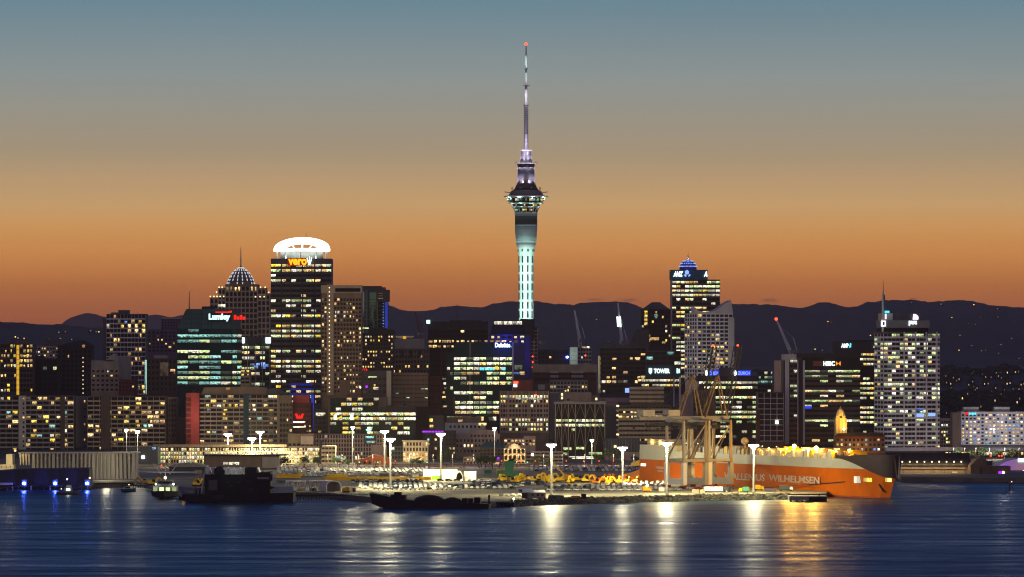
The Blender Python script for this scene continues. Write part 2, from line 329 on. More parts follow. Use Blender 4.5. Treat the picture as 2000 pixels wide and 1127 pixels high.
for px, py in [(1617,628),(1623,629),(1780,591),(1838,594),(1902,595),(1948,603),(1949,619),(1905,634),(1915,620),(1859,620),(1898,675),(1925,684),(1955,673),(1873,684),(1917,685),(1891,632),(1976,661),(1967,712),(1984,725),(1592,682),(1606,684),(1470,708),(1476,709),(1165,624),(1188,667),(1440,690),(1488,704),(30,658),(35,660),(96,662),(115,649),(128,648),(177,646),(188,648),(193,648),(118,661),(140,663),(47,661),(1700,655),(1875,655),(1950,690),(1990,700),(1930,705)]:
    Y = 9800 if px > 700 else 8200; X, z = PX(px, Y), PZ(py, Y); w = random.uniform(.7, 1.5)
    h.box(X - 5, X + 5, Y, Y + 8, z - 4, z + 1.4, 0); h.box(X - w, X + w, Y - .4, Y - .05, z - 1.1, z + 1.1, random.choice([1, 1, 2]))
tag(h.build('hill_houses', ['charcoal', 'lit_far', 'lit_warm']), 'specks of house lights high on the bush covered ranges', 'houses', kind='stuff')
# tree masses on the suburb hill: a far wood that reads as one
h = MB(); random.seed(5)
for i in range(420):
    px = random.uniform(1836, 2010); d = random.random(); Y = 5560 - d * 1600; py = lerp_line([(1836,716),(1850,713),(1900,720),(1960,714),(2010,719)], px) + 2 + d * 98
    r = random.uniform(3, 7.5); h.ball((PX(px, Y), Y, PZ(py, Y) - r * .2), r, 0, 7, 4, (1.15, 1, .95), .22)
for i in range(230):
    px = random.uniform(1836, 2012); Y = random.uniform(3330, 3980); r = random.uniform(3, 6.5); X = PX(px, Y); h.ball((X, Y, gz(X, Y) + r * .6), r, 0, 7, 4, (1.1, 1, .95), .22)
tag(h.build('far_wood', 'bush_hill'), 'dark belt of trees over the suburb hillside on the right', 'trees', kind='stuff')

# small dusk clouds resting over the ranges
def cloud_mat():
    m, t, o = newmat('cloud_vapour'); v = N(t, 'ShaderNodeVolumePrincipled'); tc = N(t, 'ShaderNodeTexCoord')
    v.inputs['Color'].default_value = (.55, .5, .55, 1)
    ln = N(t, 'ShaderNodeVectorMath'); ln.operation = 'LENGTH'; t.links.new(tc.outputs['Object'], ln.inputs[0])
    nz = N(t, 'ShaderNodeTexNoise'); nz.inputs['Scale'].default_value = 2.3; nz.inputs['Detail'].default_value = 4; t.links.new(tc.outputs['Object'], nz.inputs[0])
    a = math_node(t, 'SUBTRACT', math_node(t, 'MULTIPLY', nz.outputs[0], 1.7), ln.outputs['Value'])
    d = math_node(t, 'MULTIPLY', math_node(t, 'MAXIMUM', a, 0.0), .014)
    t.links.new(d, v.inputs['Density']); t.links.new(v.outputs[0], o.inputs['Volume'])
cloud_mat()
cl = MB().ball((0, 0, 0), 1, 0, 16, 10).mesh('cloud', 'cloud_vapour')
for i, (px, py, w, hh, lb) in enumerate([(1503, 586.5, 26, 6.5, 'small dark cloud over the ridge left of the domed blue tower'.replace('left of', 'right of')), (1160, 585, 26, 4, 'thin flat cloud over the ridge right of the tall needle tower'),
        (1228, 586, 26, 5.5, 'ragged cloud over the ridge beside the dark pyramid roofed tower'), (1783, 584, 16, 4, 'small cloud touching the ridge behind the office tower with mast')]):
    Y = 27000; o = obj('cloud', cl, None, (PX(px, Y), Y, PZ(py, Y)), 0, (w * Y / F, w * Y / F * .7, hh * Y / F)); tag(o, lb, 'cloud', 'dusk clouds over the ranges')
# ---------------------------------------------------------------- buildings
class B: pass
def bld(name, label, Y, x0, x1, yt, wall, rows=None, nb=8, lit='', pal='office', slab=.38, pier=.16, D=26, side=None, frame=None, glass='dark_glass', ps=.45, pp=.35, base=None, cat='building', core=True, xf=None, theta=22, litp=.4):
    """x0..x1: front face in photo columns at depth Y; rows=(y_top, y_bottom, floors) of the window field; lit: one digit per floor, top down"""
    b = B(); s = Y / F; b.s = s; b.Y = Y; zb = gz(0, Y) - .5 if base is None else base; b.zb = zb
    c = math.cos(R(theta)) if side else 1.0; b.c = c
    if side is None: cx = (x0 + x1) / 2; rz = 0
    elif side[0] == 'R': cx = x1; rz = -R(theta)
    else: cx = x0; rz = R(theta)
    b.root = thing(name, label, cat, (PX(cx, Y), Y, zb), rz)
    b.lx = lambda px: (px - cx) * s / c
    b.lz = lambda py: PZ(py, Y) - zb
    b.wall = wall; b.frame = frame or wall; b.wins = []; b.x0, b.x1, b.yt, b.D = x0, x1, yt, D
    if side: D = abs(side[1] - cx) * s / math.sin(R(theta)); b.D = D
    b.h = b.lz(yt)
    if core:
        o = MB().box(b.lx(x0), b.lx(x1), 0, D, 0, b.h).build('wall', wall, b.root)
    if rows:
        fx0, fx1 = xf or (x0, x1)
        facade(b, 'F', b.lx(fx0), b.lx(fx1), b.lz(rows[1]), b.lz(rows[0]), rows[2], nb, lit, pal, slab, pier, glass, ps, pp, litp)
        if side:
            facade(b, side[0], 0, D, b.lz(rows[1]), b.lz(rows[0]), rows[2], side[2], lit, pal, slab, pier, glass, ps, pp, litp)
    return b
def fbox(face, u0, u1, d0, d1, z0, z1):            # d: distance outward from the wall plane
    if face == 'F': return (u0, u1, -d1, -d0, z0, z1)
    if face == 'R': return (d0, d1, u0, u1, z0, z1)
    return (-d1, -d0, u0, u1, z0, z1)
def facade(b, face, u0, u1, z0, z1, nf, nb, lit, pal, slab, pier, glass='dark_glass', ps=.45, pp=.35, litp=.4, off=0):
    fh = (z1 - z0) / nf; bw = (u1 - u0) / nb; fr = b.frame
    for f in range(nf):
        zt = z1 - f * fh; zw = zt - fh * (1 - slab)
        if slab > 0: piece('spandrel', b.root, fr, *fbox(face, u0, u1, off-.05, off+ps, zt - fh, zw))
        p = (int(lit[f]) / 9 if f < len(lit) and lit[f].isdigit() else litp * random.choice([.3, 1, 1.6])) if lit is not None else 0
        for i in range(nb):
            a = u0 + i * bw + bw * pier / 2
            w = pick(pal) if random.random() < p else glass
            ww = bw * (1 - pier); part = random.uniform(.4, 1.05)
            if w != glass and pal in ('apt', 'amber', 'yellow') and ww > 1.6 and part < .9:      # curtains leave part of the room dark
                o_ = random.uniform(0, 1 - part) * ww; b.wins.append((fbox(face, a, a + ww, off-.05, off+.05, zw, zt), glass)); b.wins.append((fbox(face, a + o_, a + o_ + ww * part, off, off+.1, zw + .1, zt - random.choice([0, .1, .5])), w))
            else: b.wins.append((fbox(face, a, a + ww, off-.05, off+.08, zw, zt), w))
    if pier > 0:
        for i in range(nb + 1):
            c = u0 + i * bw; piece('pier', b.root, fr, *fbox(face, max(u0, c - bw*pier/2), min(u1, c + bw*pier/2), off-.05, off+pp, z0, z1))
def finish(b, cap=300):
    area = lambda q: (q[1] - q[0] + q[3] - q[2]) * (q[5] - q[4])
    W = sorted(b.wins, key=lambda w: -(area(w[0]) + (1000 if w[1].startswith('lit') else 0)))
    for q, m in W[:cap]: piece('window', b.root, m, *q)
    if len(W) > cap:
        ms = sorted({m for _, m in W[cap:]}); mb = MB()
        for q, m in W[cap:]: mb.box(*q, ms.index(m))
        tag(mb.build('window', ms, b.root), kind='stuff')
ALL = []
def fin(b): ALL.append(b); finish(b); return b
def roofbox(b, x0, x1, y0, y1, mat, name='roof_plant', d0=4, d1=18): return piece(name, b.root, mat, b.lx(x0), b.lx(x1), d0, d1, b.lz(y1), b.lz(y0))
def signboard(b, mat, x0, x1, y0, y1, out=.6, dep=.4): return MB().box(b.lx(x0), b.lx(x1), -out, -out + dep, b.lz(y1), b.lz(y0)).build('sign', mat, b.root)
def panel(b, name, mat, x0, x1, y0, y1, out=.6, dep=.4, parent=None): return piece(name, parent or b.root, mat, b.lx(x0), b.lx(x1), -out, -out + dep, b.lz(y1), b.lz(y0))
def textmesh(txt, mat, w, h, bold=.015, shear=0):
    cu = bpy.data.curves.new('lettering', 'FONT'); cu.body = txt; cu.extrude = .04; cu.offset = bold; cu.shear = shear; cu.resolution_u = 3
    o = bpy.data.objects.new('lettering', cu); col.objects.link(o); bpy.context.view_layer.update()
    me = bpy.data.meshes.new_from_object(o.evaluated_get(bpy.context.evaluated_depsgraph_get())); bpy.data.objects.remove(o); bpy.data.curves.remove(cu)
    xs = [v.co.x for v in me.vertices]; ys = [v.co.y for v in me.vertices]; x0, x1, y0, y1 = min(xs), max(xs), min(ys), max(ys)
    for v in me.vertices: v.co = ((v.co.x - x0) / (x1 - x0) * w - w/2, -v.co.z * 3, (v.co.y - y0) / (y1 - y0) * h - h/2)
    me.materials.clear(); me.materials.append(M[mat]); me.name = 'lettering'; return me
def letters(b, txt, mat, x0, x1, y0, y1, out=1.0, bold=.015, parent=None, shear=0):
    xa, xb, za, zb = b.lx(x0), b.lx(x1), b.lz(y1), b.lz(y0)
    return obj('lettering', textmesh(txt, mat, xb - xa, zb - za, bold, shear), parent or b.root, ((xa+xb)/2, -out, (za+zb)/2))
def logo(b, mat, polys, y0=-1.2, y1=-.9, name='emblem'):
    mb = MB()
    for p in polys: mb.slab([(b.lx(x), b.lz(y)) for x, y in p], y0, y1)
    return mb.build(name, mat, b.root)
def mast(b, px, y0, y1, r=.35, mat='charcoal', name='mast', dep=6):
    return MB().tube((b.lx(px), dep, b.lz(y1) - 1), (b.lx(px), dep, b.lz(y0)), r, r * .35).build(name, mat, b.root)

# --- far left
b = bld('apartment_building', 'apartment block with a glowing yellow stairwell strip at the left edge', 3480, -12, 64, 671, 'darkbrown', (673, 769, 10), 12, '6567721113', 'yellow', .4, .2)
panel(b, 'stair_light', 'strip_yellow', 32.5, 37.5, 673, 771, .8, .6)
for i in range(10): panel(b, 'stair_sill', 'darkbrown', 32, 38, 673 + i*9.8, 674 + i*9.8, .95, .2)
roofbox(b, 20, 50, 667, 672, 'darkbrown'); fin(b)
b = bld('apartment_building', 'low pale block with two lit window rows behind the dark hipped roof', 3820, 68, 119, 676, 'concrete', (679, 706, 4), 9, '1452', 'apt', .45, .3, frame='concrete'); roofbox(b, 88, 119, 663, 677, 'darkgrey'); fin(b)
b = bld('apartment_building', 'dark apartment block under a shallow pyramid roof', 3540, 112, 178, 676, 'charcoal', (684, 768, 9), 8, '010001011', 'amber', .4, .35)
ym = [(108,677),(157,665),(182,677)]
mb = MB(); z0 = b.lz(676.5); A = (b.lx(107), -2, z0); Bq = (b.lx(183), -2, z0); Cq = (b.lx(183), b.D+2, z0); Dq = (b.lx(107), b.D+2, z0); T1 = (b.lx(152), b.D/2, b.lz(664.5)); T2 = (b.lx(162), b.D/2, b.lz(664.5))
mb.add([A, Bq, Cq, Dq, T1, T2], [(0,1,5,4),(1,2,5),(2,3,4,5),(3,0,4),(0,3,2,1)]).build('roof', 'roofdark', b.root)
panel(b, 'lit_balcony', 'lit_orange', 161, 166, 673.5, 679, .5, .4)
for i in range(9): panel(b, 'stair_lamp', 'bulb', 161.6, 163, 698+i*8.6, 699.8+i*8.6, .8, .4)
fin(b)
b = bld('apartment_building', 'dark stepped annex with a few green lit windows left of the pyramid roof', 3500, 64, 112, 702, 'black', (706, 768, 6), 5, '030100', 'office', .4, .3); roofbox(b, 66, 82, 695, 703, 'charcoal'); fin(b)
b = bld('apartment_tower', 'tall balconied apartment tower with white slab edges left of the teal glass tower', 3560, 208, 284, 613, 'darkgrey', (615, 771, 17), 11, '13521312134321233', 'apt', .26, .08, frame='white_paint', ps=1.2, pp=.5)
roofbox(b, 230, 250, 605.5, 614, 'darkgrey', 'lift_room'); roofbox(b, 216, 232, 610, 614, 'grey', d0=2)
o = MB().box(b.lx(200.5), b.lx(208), 1, 16, 0, b.lz(622)).build('side_wing', 'darkgrey', b.root)
panel(b, 'cyan_light_strip', 'lit_cyan', 283, 286.5, 703, 770, .9, .8); panel(b, 'blue_window', 'lit_blue', 209.5, 213, 634, 638.5, .8); panel(b, 'blue_window', 'lit_blue', 244, 248, 627, 631.5, 1.3)
panel(b, 'blank_wall', 'concrete', 230, 256, 696, 742, 1.3, .3); mast(b, 267, 608, 614, .15); fin(b)
b = bld('office_building', 'beige low office with a gable ended loft in front of the balconied tower', 3430, 178, 232, 720, 'beige', (723, 768, 5), 6, '11000', 'amber', .55, .45)
mb = MB().slab([(b.lx(206), b.lz(720.5)), (b.lx(231), b.lz(720.5)), (b.lx(231), b.lz(700)), (b.lx(222), b.lz(690)), (b.lx(206), b.lz(703))], 1, 20).build('gable_loft', 'concrete', b.root); piece('loft_roof', b.root, 'roofdark', b.lx(205), b.lx(221), -.5, 21, b.lz(705), b.lz(703.5)); roofbox(b, 178, 206, 704, 720.5, 'concrete', 'upper_floor', 1, 16); fin(b)
b = bld('office_building', 'squat dark red building with two lit windows below the balconied tower', 3370, 232, 263, 741, 'darkred', (746, 768, 3), 5, '120', 'amber', .5, .4); fin(b)
b = bld('apartment_building', 'purplish apartment block with scattered windows between the balconied tower and teal tower', 3760, 280, 352, 645, 'purple', (648, 690, 6), 9, '122322', 'apt', .45, .4)
roofbox(b, 315, 353, 620, 646, 'concrete', 'upper_block', 0.5, 20)
facade(b, 'F', b.lx(315), b.lx(353), b.lz(645), b.lz(623), 4, 7, '1012', 'apt', .5, .5, off=-.5); fin(b)
b = bld('office_building', 'plain brownish block with a shuttered lit corner beside the teal glass tower', 3420, 287, 345, 700, 'darkbrown', (704, 768, 6), 7, '121010', 'amber', .5, .45)
roofbox(b, 300, 325, 694, 701, 'concrete'); panel(b, 'lit_bay', 'lit_dim', 313, 329, 708, 734, .9); panel(b, 'lit_sign', 'lit_orange', 333, 342, 721, 726, .9); fin(b)

# --- teal glass tower with the slanting roof
b = bld('office_tower', 'teal glass office tower with slanting roof, needle mast and white LUMLEY sign'.replace('LUMLEY', 'Lumley'), 3320, 343, 453, 642, 'teal_glass', (643, 766, 12), 5, '169167779980', 'cyan', .46, .05, side=('R', 469, 2), frame='teal_glass', theta=20, glass='teal_glass')
mb = MB().slab([(b.lx(343), b.lz(642.2)), (b.lx(453), b.lz(642.2)), (b.lx(452), b.lz(604)), (b.lx(362), b.lz(603)), (b.lx(359), b.lz(607)), (b.lx(346), b.lz(634))], 0, b.D * .9).build('glass_crown', 'teal', b.root)
for px in (372, 392, 412, 432): panel(b, 'crown_mullion', 'teal_glass', px, px + .8, 606, 642, .25, .2)
for i, py in enumerate((613, 622, 631)): panel(b, 'crown_mullion', 'teal_glass', 356 - i*4, 452, py, py+.6, .2, .2)
mast(b, 361, 568, 604, .5); letters(b, 'Lumley', 'sign_teal', 407.5, 450.5, 612.5, 627.5, 1.0, .05, signboard(b, 'teal_glass', 405, 452, 611, 629))
mb = MB().box(b.lx(421), b.lx(449), -1.1, -.8, b.lz(611), b.lz(608.6)).box(b.lx(449), b.lx(453.5), -1.1, -.8, b.lz(611), b.lz(607)).build('red_sign_bar', 'sign_red', b.root)
mb = MB()
for k in range(4): mb.box(.8, 1.1, 2 + k*6, 6.5 + k*6, b.lz(624), b.lz(615 + k % 2 * 3))
mb.build('red_side_sign', 'sign_red', b.root); roofbox(b, 384, 410, 598, 603.5, 'charcoal', 'maintenance_arm', 8, 9); fin(b)

# --- stepped tower with the lit dome
b = bld('apartment_tower', 'stepped beige tower with a floodlit ribbed dome and thin spire', 3620, 440, 503, 555, 'brown', (560, 688, 12), 8, '7000000000001', 'amber', .28, .3, frame='beige', D=30)
for (xa, xb, yy, n, nm) in ((426, 440, 562, 2, 'stepped_wing'), (410, 426, 581, 2, 'stepped_wing'), (503, 519, 562, 2, 'stepped_wing'), (519, 527, 573, 1, 'stepped_wing')):
    MB().box(b.lx(xa), b.lx(xb), .5, 26, 0, b.lz(yy)).build(nm, 'brown', b.root)
    facade(b, 'F', b.lx(xa), b.lx(xb), b.lz(688), b.lz(yy + 4), max(3, int((688 - yy) / 10.6)), n, '000100000001', 'amber', .3, .35, off=-.5)
for px, py in [(411,579),(418,579),(424,579),(430,579),(437,579),(423,570.5),(428,561),(434,561),(499,579.5),(508,579.5),(516,579.5),(509,561),(518,561),(525,571)]: panel(b, 'cornice_lamp', 'bulb', px-1.1, px+1.1, py-1.2, py+1.2, .9, .5)
for xx in (428, 433, 438): panel(b, 'lit_suite', 'lit_white', xx - 2.2, xx + 2, 594.5, 600, .6)
mb = MB(); cz = b.lz(555.3); cxl = b.lx(468.5); s = b.s
prof = [(27*s, cz), (25.5*s, cz + 3), (22.5*s, cz + 6), (18.5*s, cz + 9), (13.5*s, cz + 11.8), (7.5*s, cz + 14), (2*s, cz + 15.5), (1.2*s, cz + 17.5)]
mb.lathe(prof, 16, 0, (cxl, 13)); mb.build('dome', 'darkgrey', b.root)
for k in range(16):
    a = 2 * math.pi * (k + .5) / 16; mb = MB()
    if math.sin(a) > .4: continue
    for (r0, za), (r1, zb2) in zip(prof[:-2], prof[1:-1]):
        p = Vector((cxl + (r0+.25)*math.cos(a), 13 + (r0+.25)*math.sin(a), za)); q = Vector((cxl + (r1+.25)*math.cos(a), 13 + (r1+.25)*math.sin(a), zb2)); mb.tube(p, p.lerp(q, .62), .2, .55, n=5)
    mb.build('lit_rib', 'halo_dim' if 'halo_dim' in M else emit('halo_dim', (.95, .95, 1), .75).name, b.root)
mast(b, 468.5, 482, 519, .8, 'pale', 'spire', 13); roofbox(b, 448, 490, 551, 555.5, 'brown', 'drum', 1, 27); fin(b)
b = bld('office_building', 'mid-rise office with white glowing signs at both top corners', 3400, 467, 528, 658, 'slate', (676, 768, 9), 6, '988024080', 'office', .45, .1, frame='darkgrey')
for px in (483, 499, 512, 526): panel(b, 'column', 'pale', px, px+1.6, 671, 768, .9, .5)
for px in (467, 519): o = panel(b, 'sign', 'sign_white', px, px+10.5, 659, 670.5, 1.0, .5)
letters(b, 'S', 'blue_glass', 521.5, 525.5, 661.5, 668, 1.6, .01)
for px, py in ((493,713),(503,712),(514,711),(520,714),(515,717),(500,717)): panel(b, 'blue_screen', 'lit_blue', px-4, px+4, py-3, py+3, .7)
fin(b)
b = bld('office_building', 'narrow beige block with two amber floors under the white corner signs', 3330, 470, 487, 721, 'beige', (723, 752, 4), 2, '9900', 'yellow', .45, .1); fin(b)

# --- dark tower with a halo crown, its floodlighting put in as glow
b = bld('office_tower', 'tall dark office tower with a white halo ring made to glow and vero sign', 3360, 529, 647, 505, 'darkgrey', (516, 792, 28), 12, '79360045427088800529963544455', 'officey', .5, .05, frame='darkgrey', D=34, ps=.5, pp=.65)
s = b.s; cxl = b.lx(587); n = 56; ring = MB(); tl = lambda r, sa: b.lz(487.5) + max(0, sa) * 24 * s * (r / 56)     # halo: a broad ring tipped up at the back, floodlit white made by emission
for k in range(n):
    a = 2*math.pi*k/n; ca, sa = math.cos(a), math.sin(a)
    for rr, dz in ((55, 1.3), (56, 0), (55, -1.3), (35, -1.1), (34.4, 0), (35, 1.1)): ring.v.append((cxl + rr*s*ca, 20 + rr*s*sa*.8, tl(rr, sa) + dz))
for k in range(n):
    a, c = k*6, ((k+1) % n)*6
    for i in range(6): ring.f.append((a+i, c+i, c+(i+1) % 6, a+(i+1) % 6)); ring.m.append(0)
ring.build('halo_ring', 'halo_floodlit_emit', b.root)
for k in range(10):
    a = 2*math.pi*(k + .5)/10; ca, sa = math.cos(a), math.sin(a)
    if sa > .3: MB().tube((cxl + 36*s*ca, 20 + 36*s*sa*.8, tl(36, sa)), (cxl + 22*s*ca, 20 - 8*s, b.lz(486)), .55, n=5).build('halo_strut', 'halo_floodlit_emit', b.root)
    MB().tube((cxl + 51*s*ca, 20 + 51*s*sa*.8, b.lz(505)), (cxl + 51*s*ca, 20 + 51*s*sa*.8, tl(51, sa)), .6, n=6).build('halo_column', 'steel_white', b.root)
MB().lathe([(42*s, b.lz(505.2)), (42*s, b.lz(491)), (40*s, b.lz(489.5))], 32, 0, (cxl, 20), True, .52).build('crown_drum', 'pale', b.root, True)
MB().lathe([(13*s, b.lz(489)), (13*s, b.lz(485))], 20, 0, (cxl, 20)).build('hub', 'halo_floodlit_emit', b.root)
for k in range(8): lamp('crown_uplight', 'POINT', (cxl + (k - 3.5)*11*s, 20 - 50*s*.7, b.lz(503)), 420, (.8, 1, .9), .4, b.root)
mast(b, 595.5, 452, 464, .25, 'charcoal', 'mast', 20)
letters(b, 'vero', 'sign_yellow', 563, 599.5, 505.5, 518, 1.4, .045, signboard(b, 'sign_redback', 562, 601, 504, 519, 1.0, .4))
logo(b, 'sign_white', [[(599,505),(601,503.5),(604,514),(604.5,517.5),(603,517.5)], [(604,501),(605.5,500),(606,512),(605,516)], [(608,503),(609.8,503.8),(606.8,515),(605.6,517.4)]], -1.7, -1.3)
for px in (548.5, 567, 590, 613.5, 626): panel(b, 'pier', 'charcoal', px, px+2.4, 516, 792, .8, .4)
panel(b, 'blue_strip', 'strip_blue', 608, 613.5, 772, 842, 1.2, .5)
for py in (749, 758.6, 768.4): panel(b, 'blue_light_band', 'glow_blue', 566, 612, py, py + 4, .9, .35)
fin(b)
# --- brown apartment tower in front of it
b = bld('apartment_tower', 'brown concrete apartment tower with paired balconies right of the halo tower', 3270, 628, 706, 572, 'brown', (583, 770, 23), 9, '14154321424313525434222', 'amber', .42, .34, frame='brown', ps=.9, pp=.4, xf=(652, 706))
roofbox(b, 627, 707, 557, 572.2, 'beige', 'penthouse', -1, 24); panel(b, 'penthouse_window', 'dark_glass', 655, 704, 563, 570, 1.3, .3)
panel(b, 'stair_core', 'beige', 638.5, 651.5, 556, 772, 1.8, 1.8)
for i in range(26): panel(b, 'stair_lamp', 'bulb', 642.6, 644.4, 561+i*8.1, 563+i*8.1, 2.0, .3)
facade(b, 'F', b.lx(628), b.lx(638.5), b.lz(770), b.lz(583), 23, 2, '2121312133212', 'amber', .45, .35); panel(b, 'side_panel', 'brown', 663, 684, 745, 772, 1.4, .8); mast(b, 690, 552, 558, .12); mast(b, 663, 552, 558, .12); fin(b)
# --- glass shaft tower
b = bld('office_tower', 'slim tower with a lit glass shaft and blue light strip behind the brown apartments', 3520, 706, 752, 561, 'slate', (590, 660, 8), 3, '00000000', 'office', .3, .2, frame='slate', D=24)
roofbox(b, 708, 745, 558.5, 561.5, 'charcoal'); panel(b, 'roof_sign_box', 'darkbrown', 735, 761, 566, 589, 1.6, 10)
for k in range(3): panel(b, 'louvre_light', 'lit_dim', 739, 748, 572+k*5, 574+k*5, 1.8, .2)
gs = panel(b, 'glass_shaft', 'lit_dimgreen', 722, 738, 571, 641, 1.0, .8)
for k in range(10): panel(b, 'shaft_transom', 'charcoal', 722, 738, 585+k*6, 585.8+k*6, 1.2, .3)
panel(b, 'pier', 'grey', 714, 718, 566, 650, .8); panel(b, 'lit_edge', 'lit_dimgreen', 708, 711.5, 570, 650, .8)
MB().box(b.lx(738), b.lx(757.5), 0, 20, 0, b.lz(589)).build('rear_wing', 'navy', b.root)
panel(b, 'blue_strip', 'strip_blue', 752.5, 757, 590, 641, .9, .6)
for k in range(9): panel(b, 'bay_light', 'lit_blue', 747.5, 750, 592+k*5.6, 594+k*5.6, .6, .4)
fin(b)
b = bld('apartment_building', 'dark green block dotted with small yellow windows and a red YTA sign'.replace(' and a red YTA sign', ', red sign at its left'), 3420, 707, 768, 652, 'green_glass', (656, 722, 9), 12, '432332333', 'yellow', .5, .5, frame='darkbrown')
letters(b, 'YTA', 'sign_red', 706, 718.5, 720, 725.5, 1.2, .03)
mb = MB().slab([(b.lx(718), b.lz(652.5)), (b.lx(724), b.lz(643)), (b.lx(748), b.lz(640)), (b.lx(770), b.lz(645)), (b.lx(772), b.lz(652.5))], 2, 20).build('roof', 'roofdark', b.root); panel(b, 'roof_light', 'lit_green', 707, 720, 640, 642, 0, .4); fin(b)
b = bld('office_building', 'grey stone office with a lit rooftop strip left of the dark banded tower', 3460, 766, 838, 681, 'darkbrown', (685, 742, 6), 12, '120312', 'yellow', .5, .45, frame='brown')
roofbox(b, 772, 828, 662, 681.3, 'concrete', 'rooftop_storey', 2, 18); panel(b, 'lit_strip', 'lit_dim', 773, 808, 656, 661, -2.5, .6); panel(b, 'yellow_lamp', 'strip_yellow', 787, 793, 656.5, 662, -2, .4)
for px in (783, 800, 816): panel(b, 'tall_window', 'dark_glass', px, px+6, 685, 697, .7)
fin(b)
b = bld('office_building', 'blank brown slab building with only a few small lit windows', 3260, 765, 836, 728, 'brown', (733, 793, 7), 10, '1111110', 'cyan', .8, .2, frame='brown', ps=.2, pp=.15); fin(b)
b = bld('office_building', 'plain rust coloured annex beside the blank brown slab', 3290, 835, 861, 735, 'darkred', (740, 800, 5), 3, '00000', 'amber', .8, .3, frame='darkred', ps=.15, pp=.1); fin(b)
b = bld('office_building', 'dark podium block with lit shopfronts under the brown apartments', 3230, 708, 766, 724, 'charcoal', (738, 775, 3), 6, '050', 'yellow', .6, .3)
panel(b, 'lit_fascia', 'lit_green', 719, 736, 735, 738, .8); panel(b, 'purple_lamp', 'sign_purple', 714, 718, 753, 757.5, .9); panel(b, 'lit_shopfront', 'lit_white', 729, 739, 756, 761, .9); panel(b, 'pilaster', 'concrete', 755, 764, 724, 792, .9); fin(b)

# --- banded dark tower, glass tower with the blue-white sign, blue roofed tower
b = bld('office_tower', 'black office tower with two long amber lit floors', 3540, 836, 953, 628, 'charcoal', (645, 770, 13), 13, '1099010010111', 'amber', .48, .06, frame='black', D=28)
panel(b, 'corner_lamp', 'sign_teal', 833, 840, 625, 632, 1, 1); mast(b, 893, 592, 628, .25); roofbox(b, 878, 940, 625.5, 628.3, 'charcoal'); panel(b, 'pier', 'darkred', 861, 863, 662, 770, .8); fin(b)
b = bld('office_building', 'thin lit stair tower of glass squeezed left of the blue signed glass tower', 3300, 863, 873, 735, 'darkbrown', (738, 800, 7), 1, '9999909', 'amber', .5, .12, D=12); fin(b)
b = bld('office_tower', 'dark teal glass tower with the white on blue Deloitte. sign', 3260, 886, 1001, 668, 'teal_glass', (698, 812, 12), 9, '988648072998', 'office', .4, .12, frame='teal_glass', glass='teal_glass', D=26, ps=.3, pp=.35)
MB().box(b.lx(872), b.lx(886), 1, 20, 0, b.lz(690)).build('side_wing', 'teal_glass', b.root)
facade(b, 'F', b.lx(873), b.lx(885), b.lz(812), b.lz(698), 12, 2, '003302300000', 'cyan', .4, .1, 'teal_glass', off=-1)
panel(b, 'mullion', 'steel_white', 917.6, 918.4, 668, 812, .6, .3); panel(b, 'mullion', 'steel_white', 1001, 1002.6, 668, 770, .7, 1); panel(b, 'copper_pier', 'rust', 885, 889, 776, 810, .9)
sg_ = signboard(b, 'glow_blue', 965, 1001, 668.5, 681, 1.0, .3); letters(b, 'Deloitte', 'sign_white', 967, 996.5, 669.5, 678.5, 1.4, .04, sg_); letters(b, '.', 'sign_green', 997.4, 999.4, 676.4, 678.4, 1.4, .04, sg_)
lamp('sign_glow', 'POINT', (b.lx(983), -5, b.lz(675)), 5200, (.03, .1, 1), .6, b.root)
for k, px in enumerate((937, 942, 947, 952, 957, 962)): panel(b, 'cyan_sign_letter', 'sign_cyan', px, px+3.6, 717.5 + k % 2, 723, 1.0, .3)
panel(b, 'yellow_emblem', 'sign_yellow', 967, 972.5, 715.5, 721.5, 1.0, .3); panel(b, 'cyan_emblem', 'sign_cyan', 982, 987, 718, 723, 1.0, .3); fin(b)
b = bld('office_tower', 'blue lit tower with a glazed mansard roof light below the needle tower', 3420, 955, 1037, 653, 'navy', (656, 674, 2), 7, '88', 'amber', .45, .25, frame='blue_wall', D=26)
mb = MB().slab([(b.lx(957), b.lz(653.2)), (b.lx(1026), b.lz(653.2)), (b.lx(1020), b.lz(626)), (b.lx(964), b.lz(626))], 1, 24).build('mansard_roof', 'blue_glass', b.root)
for k in range(11): panel(b, 'roof_light', 'lit_white', 965+k*5, 969.4+k*5, 627.5, 634, -.7, .3)
panel(b, 'blue_pier', 'blue_wall', 1024.5, 1036, 656, 738, 1.0, .9); panel(b, 'blue_pier', 'blue_wall', 969, 1003, 653, 657, 1.1, .7)
panel(b, 'screen', 'lit_dimgreen', 1005, 1020, 713, 722, .8); panel(b, 'lit_bay', 'lit_warm', 1015, 1025, 726, 732, .8); panel(b, 'lit_bay', 'lit_blue', 1003, 1013, 727, 731, .8)
lamp('sign_wash', 'POINT', (b.lx(987), -9, b.lz(664)), 2600, (.05, .12, 1), .8, b.root); lamp('pier_wash', 'POINT', (b.lx(1031), -10, b.lz(700)), 500, (.12, .16, 1), .8, b.root); fin(b)
b = bld('apartment_building', 'slim pale gridded apartment block right of the blue tower', 3560, 1036, 1050, 638, 'darkgrey', (640, 712, 10), 2, '0000000000', 'amber', .28, .3, frame='pink', D=16); roofbox(b, 1016, 1044, 623, 662, 'charcoal', 'dark_plant_room', -3, 12)
for py in (695, 706, 716): panel(b, 'red_lamp', 'lamp_red', 1039, 1041.5, py, py+2.5, .9)
fin(b)
b = bld('office_building', 'low dark blocks with few lamps behind the construction crane', 3700, 1050, 1113, 683, 'charcoal', (688, 712, 3), 9, '011', 'amber', .5, .4); panel(b, 'blue_lamp', 'lamp_blue', 1106, 1109.5, 696, 699, .8); fin(b)
